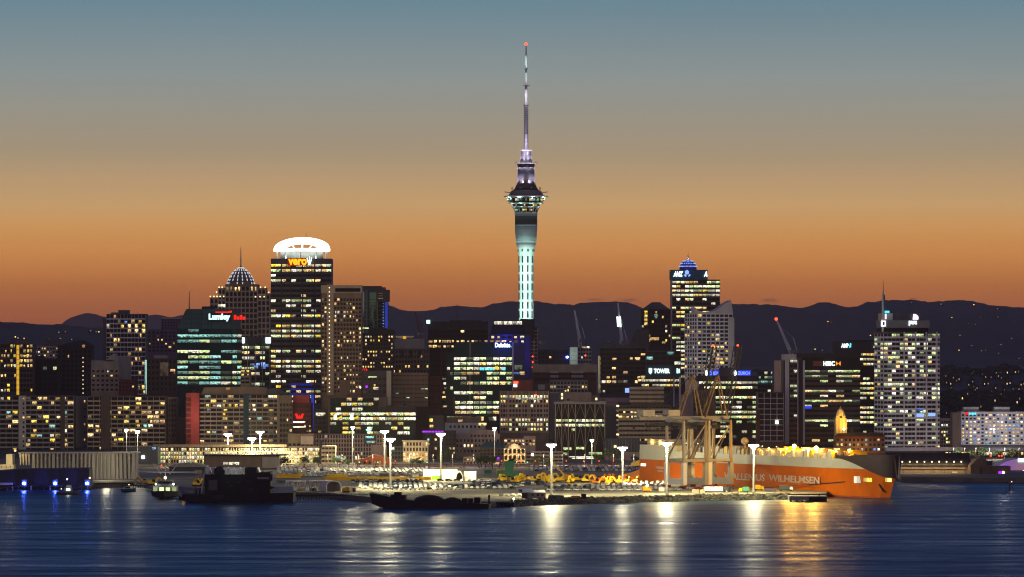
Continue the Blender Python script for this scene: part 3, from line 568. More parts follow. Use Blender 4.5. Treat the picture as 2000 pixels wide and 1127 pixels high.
b = bld('lift_core', 'pale green concrete lift core under the construction crane', 3680, 1113, 1128, 678, 'white_paint', None, D=12)
for k in range(3): piece('pour_joint', b.root, 'concrete', b.lx(1112.8), b.lx(1128.2), -.15, 0, b.lz(686+k*9), b.lz(685.4+k*9))
lamp('site_light', 'POINT', (b.lx(1121), -14, b.lz(690)), 2600, (.7, 1, .75), .6, b.root); fin(b)
b = bld('office_building', 'brown half built block with a lamp lit top right of the pale core', 3710, 1128, 1155, 678, 'brown', (681, 712, 4), 5, '1010', 'amber', .4, .3, frame='beige')
panel(b, 'lit_floor', 'lit_warm', 1137, 1144, 677, 680, .8); panel(b, 'lit_floor', 'lit_white', 1146, 1151, 676.5, 680, .8); panel(b, 'red_lamp', 'lamp_red', 1142, 1144.5, 693, 695.5, .8); fin(b)
b = bld('office_building', 'dark red banded office with a broad beige top storey and white blinds', 3380, 1044, 1164, 727, 'darkred', (727, 748, 2), 9, '00', 'amber', .45, .1, frame='darkred')
roofbox(b, 1040, 1166, 712, 727.3, 'beige', 'overhanging_storey', -2.5, 24)
for px, w in ((1075, 16), (1116, 23)):
    for py in (723.8, 732.5): panel(b, 'white_blind', 'pale', px, px+w, py, py+5, 3.0 if py < 727 else .8, .4)
fin(b)
b = bld('office_building', 'white framed low office with a bright yellow lit row below the red banded block', 3300, 1074, 1148, 742, 'grey', (746, 768, 3), 11, '053', 'yellow', .35, .2, frame='pale'); panel(b, 'white_louvre', 'pale', 1051, 1064, 751, 761, .6, .6)
MB().box(b.lx(1040), b.lx(1074), 2, 20, 0, b.lz(750)).build('side_wing', 'darkgrey', b.root); fin(b)
b = bld('office_building', 'windowless beige rooftop block above the cross braced building', 3220, 1102, 1155, 767, 'beige', (768, 780, 1), 1, '0', 'amber', 1.0, 0, ps=.2)
for px, py in ((1096, 768), (1096, 775), (1163, 777)): panel(b, 'wall_lamp', 'bulb', px, px+3.5, py, py+4.5, .6)
roofbox(b, 1092, 1102, 764, 800, 'darkgrey', 'side_block', 1, 14); roofbox(b, 1155, 1172, 772, 800, 'darkgrey', 'side_block', 1, 14); fin(b)
b = bld('office_building', 'brown stone grid fronted office with white lit top colonnade', 3170, 976, 1072, 764, 'brown', (772, 845, 8), 16, '95100864', 'officey', .42, .3, frame='pink', ps=.35, pp=.5)
for px in (976, 991, 1005, 1018, 1032, 1046, 1060, 1070): panel(b, 'pilaster', 'pink', px, px+2.2, 764, 845, .9, .5)
panel(b, 'colonnade_light', 'lit_white', 1006, 1058, 776, 781, .6, .3); panel(b, 'red_lamp', 'lamp_red', 1044, 1048, 770, 773, 1); roofbox(b, 1002, 1040, 742, 764.3, 'darkred', 'penthouse', 4, 20); panel(b, 'white_light', 'sign_white', 1003, 1010, 750, 756, -3, .5); panel(b, 'red_lamp', 'lamp_red', 1003, 1012, 745, 749, -3, .4); fin(b)
# --- cross braced building
b = bld('office_building', 'black glass office wrapped in tall cross braced steel frames', 3080, 1084, 1182, 789, 'dark_glass', (792, 900, 12), 15, '000991000002', 'office', .45, .06, frame='dark_glass')
roofbox(b, 1082, 1184, 785, 789.3, 'concrete', 'roof_slab', -3, 24)
cols = (1085, 1097, 1110, 1124, 1143, 1162, 1181)
for px in cols: panel(b, 'frame_column', 'beige', px - .9, px + .9, 789, 905, 2.6, 1.0)
for a, c in zip(cols[:-1], cols[1:]):
    for y0, y1 in ((790, 818), (832, 880)):
        mb = MB(); mb.tube((b.lx(a), -2.1, b.lz(y1)), (b.lx((a+c)/2), -2.1, b.lz(y0)), .17, n=4); mb.tube((b.lx(c), -2.1, b.lz(y1)), (b.lx((a+c)/2), -2.1, b.lz(y0)), .17, n=4); mb.build('cross_brace', 'beige', b.root)
for x0, x1, y0 in ((1100, 1116, 874), (1123, 1141, 873), (1150, 1176, 883), (1092, 1108, 884)): panel(b, 'lit_floor', 'lit_green', x0, x1, y0, y0+5, .7)
panel(b, 'lit_lobby', 'lit_white', 1120, 1160, 893, 912, 1.4, .5); panel(b, 'lobby_fascia', 'lit_white', 1112, 1168, 891, 894, 1.8, .4); fin(b)
b = bld('office_building', 'dark blank grey block between the cross braced and banded buildings', 3140, 1182, 1208, 787, 'darkgrey', None); panel(b, 'parapet', 'purple', 1172, 1232, 777, 786, 0, 10); fin(b)
b = bld('warehouse', 'grey ribbed warehouse front right of the cross braced building', 3040, 1180, 1250, 857, 'slate', None, D=20)
for k in range(12): panel(b, 'rib', 'grey', 1182+k*5.6, 1183.2+k*5.6, 858, 882, .3, .3)
panel(b, 'pink_wall', 'pink', 1182, 1248, 883, 904, .8, .8); panel(b, 'wall_lamp', 'bulb', 1199, 1204, 870, 874, .7); fin(b)
b = bld('office_building', 'beige building of stacked horizontal bands with one amber lit floor', 3060, 1208, 1310, 791, 'darkbrown', (794, 884, 10), 14, '0190010210', 'yellow', .55, .04, frame='beige', ps=1.1, pp=.2)
roofbox(b, 1232, 1296, 756, 791.3, 'darkbrown', 'upper_storeys', 3, 22)
for k in range(4): piece('upper_band', b.root, 'beige', b.lx(1231), b.lx(1297), 2.2, 23, b.lz(760.5+k*8.4), b.lz(756+k*8.4))
for k in range(9): panel(b, 'corner_lamp', 'bulb' if k in (0, 2, 6, 8) else 'lit_dim', 1204, 1209, 791+k*9.3, 794.5+k*9.3, .5, .6)
panel(b, 'purple_beacon', 'sign_bluewhite', 1221, 1229, 758, 767, -2, 1); fin(b)
# --- dark glass block with the TOWER sign
b = bld('office_building', 'wide dark glass block with warm windows left of the TOWER sign', 3390, 1172, 1262, 673, 'slate', (680, 770, 10), 8, '1232214521', 'amber', .4, .12, frame='charcoal'); panel(b, 'lit_edge', 'lit_dim', 1168, 1173, 695, 768, .4, .3); fin(b)
b = bld('office_building', 'dark glass office carrying the white and green TOWER sign', 3350, 1262, 1330, 685, 'slate', (687, 716, 3), 5, '232', 'cyan', .4, .15, frame='charcoal')
letters(b, 'TOWER', 'sign_white', 1277, 1308, 720, 729, 1.3, .04, signboard(b, 'teal', 1264, 1330, 714, 735, .8, .5))
logo(b, 'sign_teal', [[(1267,719),(1273.5,719),(1273.5,727),(1270.3,731),(1267,727)]]); logo(b, 'sign_teal', [[(1321.5,719.5),(1324,719.5),(1324,729),(1321.5,729)], [(1325,721),(1327.5,720),(1328,728),(1325,729)]])
facade(b, 'F', b.lx(1246), b.lx(1330), b.lz(769), b.lz(741), 3, 12, '941', 'officey', .55, .1); panel(b, 'column', 'lilac', 1314.5, 1317.5, 738, 795, 2, 1); panel(b, 'column', 'lilac', 1326, 1329, 738, 815, 2, 1)
panel(b, 'blue_lamp', 'sign_bluewhite', 1291, 1294.5, 757, 764, 1.5, .5); MB().box(b.lx(1246), b.lx(1262), 1, 12, 0, b.lz(740)).build('side_wing', 'charcoal', b.root); fin(b)
b = bld('office_tower', 'dark tower with a pyramid roof frame and four lit corner windows', 3620, 1252, 1311, 604, 'charcoal', (608, 672, 7), 9, '1211112', 'yellow', .5, .5, frame='charcoal', D=26)
mb = MB(); z0 = b.lz(604.5); z1 = b.lz(590); xs_ = (b.lx(1254), b.lx(1309), b.lx(1274), b.lx(1290)); mb.add([(xs_[0],0,z0),(xs_[1],0,z0),(xs_[1],26,z0),(xs_[0],26,z0),(xs_[2],10,z1),(xs_[3],10,z1),(xs_[3],16,z1),(xs_[2],16,z1)], [(0,1,5,4),(1,2,6,5),(2,3,7,6),(3,0,4,7),(4,5,6,7)]).build('pyramid_roof', 'darkgrey', b.root)
for k in range(4): panel(b, 'corner_window', 'lit_yellow', 1258.5, 1264.5, 607+k*7.6, 612.5+k*7.6, .6)
panel(b, 'blue_window', 'lit_cyan', 1278, 1284, 614, 620, .6); panel(b, 'lit_row', 'lit_warm', 1269, 1287, 659, 664.5, .6); panel(b, 'lit_row', 'lit_warm', 1293, 1300, 667, 671, .6); mast(b, 1284, 589, 606, .5, dep=13); fin(b)
b = bld('office_building', 'plain dark block with a curved shoulder before the pyramid roofed tower', 3500, 1246, 1268, 644, 'darkgrey', None)
MB().slab([(b.lx(1230), 0), (b.lx(1246), 0), (b.lx(1246), b.lz(644)), (b.lx(1243), b.lz(645)), (b.lx(1238), b.lz(655)), (b.lx(1230), b.lz(674))], 1, 20).build('curved_shoulder', 'darkgrey', b.root); fin(b)
# --- domed blue crowned tower
b = bld('office_tower', 'tall brown office tower with a blue lit crown, ANZ sign, beaded dome and spire', 3520, 1312, 1406, 546, 'charcoal', (549, 742, 23), 11, '57992178535615557666554', 'officey', .48, .12, frame='darkbrown', D=34)
roofbox(b, 1310, 1382, 527, 546.3, 'teal', 'crown', -1, 30); letters(b, 'ANZ', 'sign_white', 1315, 1334, 530, 540.5, 1.8, .05, shear=.25)
logo(b, 'sign_bluewhite', [[(1341.5,527),(1345.5,530),(1345,535),(1341.5,536.5),(1338,535),(1337.5,530)], [(1335,537),(1339,535.5),(1341,539),(1339,541)], [(1344,539),(1346,535.5),(1349,537),(1345.5,541)]], -1.8, -1.4)
letters(b, 'A', 'sign_white', 1374.5, 1381.5, 530, 540.5, 1.8, .05, shear=.25)
s = b.s; cxl = b.lx(1345); zc = b.lz(527); mb = MB().lathe([(17*s, zc), (16.6*s, zc + 3), (14*s, zc + 5.4), (9*s, zc + 7.6), (2*s, zc + 8.8)], 20, 0, (cxl, 12)).build('dome', 'blue_wall', b.root)
for rr, dz in ((17, 3.2), (14.3, 5.6), (9.2, 7.8)):
    for k in range(20):
        a = math.pi + math.pi * (k + .5) / 20; x, y = cxl + (rr+.3)*s*math.cos(a), 12 + (rr+.3)*s*math.sin(a)
        if k % 2 == 0 or rr > 15: piece('dome_bead', b.root, 'sign_bluewhite', x-.35, x+.35, y-.35, y+.35, zc+dz-.4, zc+dz+.4)
MB().tube((cxl, 12, zc+8.5), (cxl, 12, b.lz(492)), 1.0, .12).build('spire', 'steel_white', b.root); lamp('spire_light', 'POINT', (cxl, 7, zc+11), 700, (1, .95, .85), .3, b.root); lamp('dome_light', 'POINT', (cxl, -12, zc+6), 900, (.1, .2, 1), .4, b.root); lamp('crown_light', 'POINT', (cxl, -12, zc-2), 500, (.05, .3, .9), .4, b.root)
panel(b, 'edge_pier', 'concrete', 1310, 1313, 546, 742, .7, .7); fin(b)
# --- white apartment tower with sail roof
b = bld('apartment_tower', 'white apartment tower topped by a curved sail shaped roof', 3280, 1362, 1433, 612, 'white_paint', (614, 745, 17), 8, '10224312343433232', 'apt', .36, .16, frame='white_paint', side=('L', 1340, 5), theta=26, ps=.5, pp=.5)
MB().slab([(b.lx(1357), b.lz(612.3)), (b.lx(1433), b.lz(612.3)), (b.lx(1429), b.lz(586.5)), (b.lx(1418), b.lz(592)), (b.lx(1408), b.lz(600)), (b.lx(1396), b.lz(607)), (b.lx(1380), b.lz(610.5)), (b.lx(1364), b.lz(607)), (b.lx(1357), b.lz(600))], -.6, 6).build('sail_roof', 'pale', b.root)
mast(b, 1429, 583, 590, .3, 'pale', dep=2); piece('balcony_stack', b.root, 'pale', b.lx(1424), b.lx(1434.5), -1.4, -.6, b.lz(745), b.lz(620)); fin(b)
b = bld('office_building', 'plain pink slab wall standing behind the wharf cranes', 3160, 1328, 1353, 771, 'pink', None, D=14); panel(b, 'edge_column', 'lilac', 1326, 1329.5, 736, 822, .8, 1); panel(b, 'pale_wall', 'concrete', 1344, 1354, 771, 815, .6, .5)
for k in range(3): panel(b, 'dark_opening', 'dark_glass', 1356, 1364, 778+k*9, 784+k*9, .2, .4)
MB().box(b.lx(1353), b.lx(1398), 1, 12, 0, b.lz(762)).build('side_wing', 'brown', b.root); fin(b)
# --- green lit office with two blue signs
b = bld('office_tower', 'green lit glass office with two blue roof signs behind the wharf cranes', 3200, 1365, 1480, 745, 'green_glass', (745, 860, 12), 11, '970975966564', 'office', .48, .05, frame='green_glass', glass='green_glass', ps=.35)
roofbox(b, 1362, 1482, 734, 745.2, 'charcoal', 'dark_parapet', -.6, 22)
for x0, x1, e in ((1386, 1402, 1380), (1441, 1464, 1435)):
    sg_ = signboard(b, 'sign_blue', x0 - 1, x1 + 2, 723.5, 733.5, 1.0, .4)
    MB().slab([(b.lx(e) + 4.2*b.s*math.cos(t*math.pi/8), b.lz(728.5) + 5*b.s*math.sin(t*math.pi/8)) for t in range(16)], -1.6, -1.2).build('emblem', 'sign_white', b.root); letters(b, 'ZURICH', 'sign_bluewhite', x0, x1, 725.5, 732, 1.5, .02, sg_)
panel(b, 'rear_parapet', 'navy', 1405, 1432, 718, 734.2, .2, 8); fin(b)
b = bld('office_building', 'teal lit annex between the green office and grey columned tower', 3240, 1480, 1512, 725, 'slate', (726, 770, 5), 5, '46901', 'cyan', .45, .1); roofbox(b, 1470, 1500, 722, 725.3, 'charcoal'); fin(b)
b = bld('office_building', 'low block of pale open frames left of the grey columned tower', 3120, 1480, 1530, 766, 'darkbrown', (768, 862, 9), 4, '000010010', 'amber', .12, .08, frame='lilac', ps=.8, pp=.9); panel(b, 'red_column', 'darkred', 1478, 1484, 800, 862, 1, .6); panel(b, 'white_lamp', 'lamp_white', 1514, 1520, 822, 827, 1.6, .4); fin(b)
# --- HSBC block
b = bld('office_tower', 'dark office with pale full height columns and the HSBC sign', 3160, 1570, 1680, 698, 'black', (723, 868, 15), 7, '973062950095107', 'office', .56, .03, frame='darkbrown', ps=.4, pp=.5)
MB().box(b.lx(1512), b.lx(1570), 0, 24, 0, b.lz(704)).build('service_core', 'charcoal', b.root)
for x0, x1, m in ((1512, 1526, 'pink'), (1533, 1541, 'lilac'), (1557, 1559, 'lilac'), (1568, 1572, 'lilac'), (1528, 1530, 'grey')): panel(b, 'full_height_column', m, x0, x1, 704, 868, 1.6, 1.4)
facade(b, 'F', b.lx(1543), b.lx(1557), b.lz(868), b.lz(703), 17, 2, '90600923000100000', 'office', .5, .1)
roofbox(b, 1528, 1556, 692, 704.3, 'pale', 'lift_room', 2, 12); roofbox(b, 1556, 1682, 690, 698.3, 'roofdark', 'roof_band', -.8, 24)
letters(b, 'HSBC', 'sign_white', 1608, 1630, 705.5, 714.5, 1.2, .03); logo(b, 'sign_orange', [[(1632.5,705.5),(1636.8,710),(1632.5,714.5)], [(1641.5,705.5),(1637.2,710),(1641.5,714.5)]]); panel(b, 'emblem_board', 'rust', 1588, 1606, 705, 715, .8, .3); panel(b, 'blue_window', 'sign_blue', 1572, 1585, 793, 798, .8); fin(b)
b = bld('office_tower', 'black tower with amber floors and AMP sign left of the mast topped tower', 3330, 1658, 1720, 690, 'charcoal', (690, 870, 19), 9, '9960159997099990500', 'officey', .52, .1, frame='black')
roofbox(b, 1630, 1720, 667, 690.3, 'charcoal', 'crown', -.5, 24); roofbox(b, 1658, 1705, 664.5, 667.3, 'black', d0=2)
letters(b, 'AMP', 'sign_white', 1643, 1657, 671, 679, 1.2, .05); logo(b, 'sign_cyan', [[(1658,679),(1660,670),(1662.5,671),(1662,678.5)]]); letters(b, 'AM', 'sign_white', 1706, 1715.5, 671, 679, 1.2, .05)
MB().box(b.lx(1632), b.lx(1660), 2, 24, 0, b.lz(690)).build('side_wing', 'black', b.root); fin(b)
# --- mast topped tower
b = bld('office_tower', 'pale gridded office tower with mast, stepped round top and pwc sign', 3110, 1726, 1838, 648, 'darkgrey', (652, 880, 26), 14, '5345442243252542142221115', 'office', .42, .04, frame='lilac', side=('L', 1713, 3), theta=14, ps=.5, pp=.4)
for px in (1765, 1788.5, 1809.5, 1831): panel(b, 'main_pier', 'lilac', px, px+2.4, 648, 880, .9, .5)
panel(b, 'dark_bay', 'dark_glass', 1790.9, 1809.4, 648, 652, .5)
roofbox(b, 1735, 1818, 640, 648.3, 'black', 'recessed_storey', 3, 26); roofbox(b, 1733, 1818, 625.5, 640.2, 'grey', 'sign_drum', .2, 26); roofbox(b, 1745, 1808, 612, 625.8, 'darkgrey', 'upper_drum', 4, 24); roofbox(b, 1722, 1745, 612, 626, 'pink', 'corner_block', 1, 8)
letters(b, 'pwc', 'sign_white', 1776, 1792, 626.5, 636, .4, .05); logo(b, 'sign_pink', [[(1787,624),(1788.5,613),(1793,613.5),(1798,618),(1798,624)]], 2.9, 3.4); panel(b, 'sign', 'sign_white', 1721, 1730, 626.5, 637.5, -.1, .3); panel(b, 'sign_mark', 'blue_wall', 1724, 1728, 628.5, 635, .1, .3); panel(b, 'pink_sign', 'sign_pink', 1729.5, 1732, 613, 623, -.7, .3)
MB().tube((b.lx(1727.5), 4, b.lz(648)), (b.lx(1727.5), 4, b.lz(573)), .9, .7).build('mast_base', 'pale', b.root); MB().tube((b.lx(1728.7), 4, b.lz(575)), (b.lx(1728.7), 4, b.lz(548)), .3, .12).build('mast', 'charcoal', b.root)
MB().slab([(b.lx(1728.5), b.lz(611.5)), (b.lx(1741), b.lz(611.5)), (b.lx(1738), b.lz(605)), (b.lx(1733), b.lz(601)), (b.lx(1731.5), b.lz(576)), (b.lx(1728.5), b.lz(574))], 3.6, 4.4).build('sail_fin', 'teal', b.root)
panel(b, 'fin_light', 'sign_cyan', 1731, 1740, 607, 611, -3, .4); lamp('fin_glow', 'POINT', (b.lx(1735), -4, b.lz(610)), 420, (.1, .8, 1), .3, b.root)
for x0, x1, y0 in ((1790, 1804, 797), (1788, 1806, 808), (1815, 1829, 807)): panel(b, 'blue_screen', 'sign_bluewhite' if y0 > 800 else 'lit_blue', x0, x1, y0, y0+6.5, .7)
panel(b, 'podium_canopy', 'lilac', 1727, 1880, 874, 881, 6, 5); fin(b)
for x0, x1, yt, m, lb in ((1838, 1856, 817, 'concrete', 'small lit block right of the mast topped tower'), (1860, 1877, 806, 'beige', 'blank beige stair block at the left end of the white hotel')):
    b = bld('office_building', lb, 3190 if x0 < 1850 else 3215, x0, x1, yt, m, (yt+5, 875, 8), 4, '23255530' if x0 < 1850 else '00000000', 'officey', .4 if x0 < 1850 else 1.0, .3 if x0 < 1850 else 0, D=16); fin(b)
b = bld('hotel', 'long white hotel with a regular grid of small lit windows', 3250, 1877, 2022, 804, 'lilac', (809, 884, 11), 19, '45666565656', 'hotel', .45, .42, frame='lilac', ps=.25, pp=.3)
for x0 in (1883, 1943): roofbox(b, x0, x0+30, 795, 804.3, 'pale', 'lift_room', 3, 14)
panel(b, 'sign', 'sign_red', 1885.5, 1891, 805, 810, .8); [panel(b, 'cyan_sign_letter', 'sign_cyan', 1892.5+k*2.8, 1894.6+k*2.8, 805.8 + k % 2 * .8, 810, .8) for k in range(5)]; panel(b, 'parapet_light', 'lit_dim', 1876, 2022, 803, 804.2, .6, .3)
lamp('hotel_blue_light', 'POINT', (b.lx(1908), -7, b.lz(842)), 90, (.05, .2, 1), .4, b.root); lamp('hotel_wash', 'POINT', (b.lx(1950), -38, b.lz(840)), 26000, (1, .95, 1), 1, b.root); fin(b)

b = bld('shop', 'low dark shop row with lit windows at the foot of the white hotel', 3120, 1846, 2030, 881, 'charcoal', (883, 891, 1), 30, '6', 'hotel', .3, .3, D=14)
for px in (1934, 1950, 1955): panel(b, 'red_lamp', 'lamp_red', px, px+2.5, 889, 891.5, .8)
fin(b)
# ---------------------------------------------------------------- waterfront buildings
b = bld('apartment_building', 'long slab of balconied flats left of the white column, upper left waterfront', 3210, -12, 144, 773, 'darkbrown', (775, 884, 12), 13, '421332332232', 'apt', .34, .07, frame='concrete', ps=1.0, pp=.5)
panel(b, 'white_pier', 'pale', 37, 51, 773, 884, 1.6, 1.4); panel(b, 'brown_pier', 'darkbrown', 118, 127, 773, 884, 1.5, 1.2)
for k in range(11): panel(b, 'pier_window', 'dark_glass' if k % 4 else 'lit_warm', 45, 48, 777+k*9.2, 781+k*9.2, 1.8, .3)
fin(b)
b = bld('apartment_building', 'blank pale end wall tower between the two slabs of flats', 3225, 144, 171, 774, 'grey', None, D=20)
for k in range(7): panel(b, 'slit_window', 'lit_warm' if k in (0, 3, 5) else 'dark_glass', 164, 166.5, 782+k*15, 786+k*15, .3)
panel(b, 'yellow_light', 'sign_yellow', 142.5, 146, 784, 794, .6, .5); fin(b)
b = bld('apartment_building', 'long slab of balconied flats with most yellow windows right of the blank end wall', 3210, 171, 323, 774, 'darkbrown', (776, 882, 12), 13, '142544443222', 'apt', .34, .07, frame='beige', ps=1.0, pp=.5)
panel(b, 'dark_pier', 'darkbrown', 197, 216, 774, 884, 1.5, 1.0); panel(b, 'podium', 'beige', 150, 265, 881, 886, 1.6, 1.4); fin(b)
b = bld('apartment_building', 'brown tower block end with pairs of tiny windows', 3240, 323, 345, 776, 'brown', (780, 858, 8), 4, '10000000', 'amber', .55, .6, D=18); MB().box(b.lx(345), b.lx(362), 3, 18, 0, b.lz(815)).build('side_wing', 'brown', b.root); fin(b)
b = bld('apartment_building', 'bright red end wall block beside the gridded hotel', 3190, 363, 389, 768, 'redwall', None, D=26)
for k in range(9): panel(b, 'balcony', 'darkred', 363, 373, 778+k*10, 784+k*10, 1.2, 1.2)
lamp('red_wall_light', 'POINT', (b.lx(382), -16, b.lz(815)), 5200, (1, .7, .6), .6, b.root); fin(b)
b = bld('hotel', 'brown gridded hotel with a dark teal vertical band beside the red end wall', 3195, 389, 546, 771, 'darkbrown', (772, 867, 11), 14, '33522221312', 'apt', .38, .1, frame='beige', ps=.6, pp=.6, D=24)
panel(b, 'teal_band', 'teal', 475.5, 486, 771, 868, 1.2, 1.0); panel(b, 'end_pier', 'beige', 541, 546, 771, 868, 1.0, .9)
MB().slab([(b.lx(392), b.lz(771.2)), (b.lx(525), b.lz(771.2)), (b.lx(520), b.lz(758)), (b.lx(500), b.lz(755)), (b.lx(398), b.lz(757))], 3, 20).build('roof_storey', 'brown', b.root)
MB().slab([(b.lx(520), b.lz(771.2))] + [(b.lx(520 + 40*t/8), b.lz(771 - 12*math.sin(math.pi*(.25 + .75*t/8)) - 1)) for t in range(9)], 2, 18).build('vaulted_roof', 'slate', b.root)
panel(b, 'rooftop_light', 'lit_orange', 441, 449, 757, 762, -2, .5); fin(b)
b = bld('office_building', 'dim brown tower with faint window rows between the hotel and red logo block', 3170, 546, 571, 786, 'brown', (788, 868, 8), 4, '11110110', 'yellow', .45, .3, D=20); panel(b, 'white_dot_frame', 'brown', 547, 569, 772, 787, -1, 8); fin(b)
b = bld('office_building', 'dark red lit block with a glowing red W logo', 3180, 568, 608, 787, 'darkred', (792, 868, 8), 8, '10003110', 'amber', .55, .15, frame='darkred')
logo(b, 'sign_red', [[(576,808),(580.5,808),(583,814),(585,810),(587,814),(589.5,808),(594,808),(590.5,817.5),(579.5,817.5)]]); roofbox(b, 572, 604, 772, 787.3, 'redwall', 'red_parapet', 2, 16); lamp('red_sign_glow', 'POINT', (b.lx(585), -7, b.lz(812)), 500, (1, .05, .02), .5, b.root)
panel(b, 'lit_strip', 'lit_white', 571, 596, 823, 826, .8); panel(b, 'lit_strip', 'lit_white', 572, 597, 833, 835, .8); panel(b, 'stair_light', 'lit_white', 566, 568, 800, 868, .8); fin(b)
b = bld('office_building', 'wide green lit office with two bright swoosh logos on its facade', 3130, 645, 812, 806, 'green_glass', (806, 852, 5), 14, '99655', 'officey', .4, .06, frame='green_glass', glass='green_glass', D=26)
MB().box(b.lx(640), b.lx(755), 1, 24, 0, b.lz(776)).build('upper_storeys', 'darkbrown', b.root); facade(b, 'F', b.lx(645), b.lx(740), b.lz(806), b.lz(777), 3, 9, '364', 'officey', .4, .1, off=-1)
roofbox(b, 738, 812, 794, 806.3, 'charcoal', 'dark_storey', 0, 20)
for px in (655, 687): logo(b, 'sign_white', [[(px-3,810),(px+3,810),(px+3,819),(px-3,819)]]); logo(b, 'sign_yellow', [[(px+3,817),(px+13,811.5),(px+13,815),(px+3,820)]])
logo(b, 'sign_teal', [[(717,835),(722,833.5),(725,836),(719,838)], [(714,839),(726,838),(725,840.5),(716,841)], [(717,843),(724,842),(722,847),(719,847)]], name='lit_tree_sign'); fin(b)
b = bld('office_building', 'dark narrow tower with single lit windows left of the green lit office', 3160, 612, 645, 800, 'charcoal', (806, 850, 5), 4, '20111', 'officey', .5, .3, D=16); panel(b, 'white_sign', 'lit_white', 617, 632, 806, 812.5, .8); fin(b)
b = bld('office_building', 'tall black slab right of the green lit office', 3150, 812, 838, 795, 'black', None, D=22); panel(b, 'lit_bay', 'lit_green', 789, 810, 800, 862, .2, .4)
for k in range(6): panel(b, 'bay_transom', 'green_glass', 788, 811, 807+k*10, 810+k*10, .5, .3)
panel(b, 'blue_screen', 'sign_cyan', 790, 806, 851, 857, 1, .4); fin(b)
b = bld('office_building', 'dark building edged with purple lamps behind the floodlight mast', 3070, 826, 890, 842, 'charcoal', (848, 900, 6), 9, '021210', 'apt', .5, .45)
for k in range(7): panel(b, 'purple_lamp', 'sign_purple', 825+k*6, 830+k*6, 841.5, 844.5, .8)
MB().box(b.lx(838), b.lx(866), 4, 18, 0, b.lz(812)).build('rear_block', 'charcoal', b.root); panel(b, 'lit_window', 'lit_yellow', 839, 845, 818, 824, -3.8, .3); panel(b, 'lit_window', 'lit_yellow', 839, 846, 830, 835, -3.8, .3); fin(b)
b = bld('office_building', 'tan concrete grid office behind the wharf with tall mullions', 3040, 612, 752, 848, 'brown', (850, 908, 7), 26, '1001222', 'officey', .3, .42, frame='pink', ps=.4, pp=.6, D=22)
panel(b, 'glass_bay', 'slate', 711, 735, 851, 868, .9, .4); panel(b, 'glass_bay_light', 'lit_cyan', 714, 730, 852, 856, 1.0, .3); panel(b, 'glass_bay_light', 'lit_cyan', 716, 733, 861, 866, 1.0, .3); panel(b, 'blank_wall', 'pink', 725, 756, 869, 900, .8, .5)
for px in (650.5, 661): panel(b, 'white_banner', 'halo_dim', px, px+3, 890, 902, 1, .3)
fin(b)
b = bld('office_building', 'plain taupe block left of the tan grid office', 3020, 562, 613, 847, 'brown', (866, 905, 3), 6, '000', 'amber', .6, .3, frame='brown', D=14); roofbox(b, 588, 612, 852, 868, 'pink', 'pale_box', -2, 2); fin(b)
b = bld('office_building', 'small blue grey office squeezed left of the golden lit facade', 3010, 765, 788, 872, 'slate', (874, 908, 4), 4, '4111', 'officey', .4, .25, frame='slate', D=14); fin(b)
b = bld('heritage_building', 'golden floodlit heritage facade with arched ground floor', 2990, 787, 836, 861, 'cream', (864, 905, 4), 8, '3099', 'amber', .35, .4, frame='cream', D=18)
for k in range(6): px = 790+k*8; MB().slab([(b.lx(px), 0), (b.lx(px+5), 0), (b.lx(px+5), b.lz(909)), (b.lx(px+4), b.lz(906.5)), (b.lx(px+2.5), b.lz(905.6)), (b.lx(px+1), b.lz(906.5)), (b.lx(px), b.lz(909))], -.6, -.2).build('arch_door', 'lit_dim' if k % 2 else 'dark_glass', b.root)
panel(b, 'cornice', 'cream', 785, 838, 860, 862, .9, .9); panel(b, 'cornice', 'cream', 785, 838, 904, 905.4, .8, .7)
for px in (800, 811, 822): lamp('golden_uplight', 'POINT', (b.lx(px), -4, b.lz(898)), 600, (1, .55, .12), .3, b.root)
fin(b)
# lit terminal: long row of bright windows
b = bld('terminal_building', 'long low building with bright white lit window rows behind the left wharf', 2960, 308, 626, 872, 'darkbrown', (875, 914, 5), 62, '68949', 'officey', .3, .34, frame='beige', ps=.4, pp=.6, D=20)
panel(b, 'roof_edge', 'brown', 300, 560, 868, 873, 1.4, 1.4); fin(b)
b = bld('office_building', 'cream stepped corner building at the right end of the lit terminal', 2945, 628, 655, 871, 'cream', (874, 915, 5), 4, '10102', 'officey', .55, .2, frame='cream', D=16); panel(b, 'dark_gap', 'charcoal', 623.5, 629, 860, 915, .3, .6); fin(b)
b = bld('shed', 'grey metal shed with a blue lit sign near the silo', 2930, 248, 308, 873, 'slate', None, D=20); panel(b, 'sign', 'lit_blue', 297, 304.5, 873.5, 878.5, .6); panel(b, 'flood_lamp', 'lamp_white', 277, 282, 890, 895.5, .8); fin(b)
b = bld('shed', 'long low brown warehouse with three bright doors behind the dark barge', 2820, 398, 545, 889, 'brown', None, D=24, base=2.9)
for k in range(3): panel(b, 'bright_door', 'lit_white', 436+k*11, 445+k*11, 903, 908, .5)
panel(b, 'rib_wall', 'concrete', 512, 545, 893, 914, .6, .6); panel(b, 'roof_edge', 'roofdark', 396, 560, 888, 890, 2, 26); fin(b)
b = bld('shed', 'low grey shed with a curved roof behind the fishing boat', 2700, 330, 402, 912, 'slate', None, D=22, base=2.9)
MB().slab([(b.lx(328), b.lz(912.2))] + [(b.lx(328 + 76*t/8), b.lz(911 - 6*math.sin(math.pi*t/8))) for t in range(9)] + [(b.lx(404), b.lz(912.2))], -1, 23).build('curved_roof', 'concrete', b.root); panel(b, 'door', 'beige', 380, 395, 918, 925, .3); fin(b)

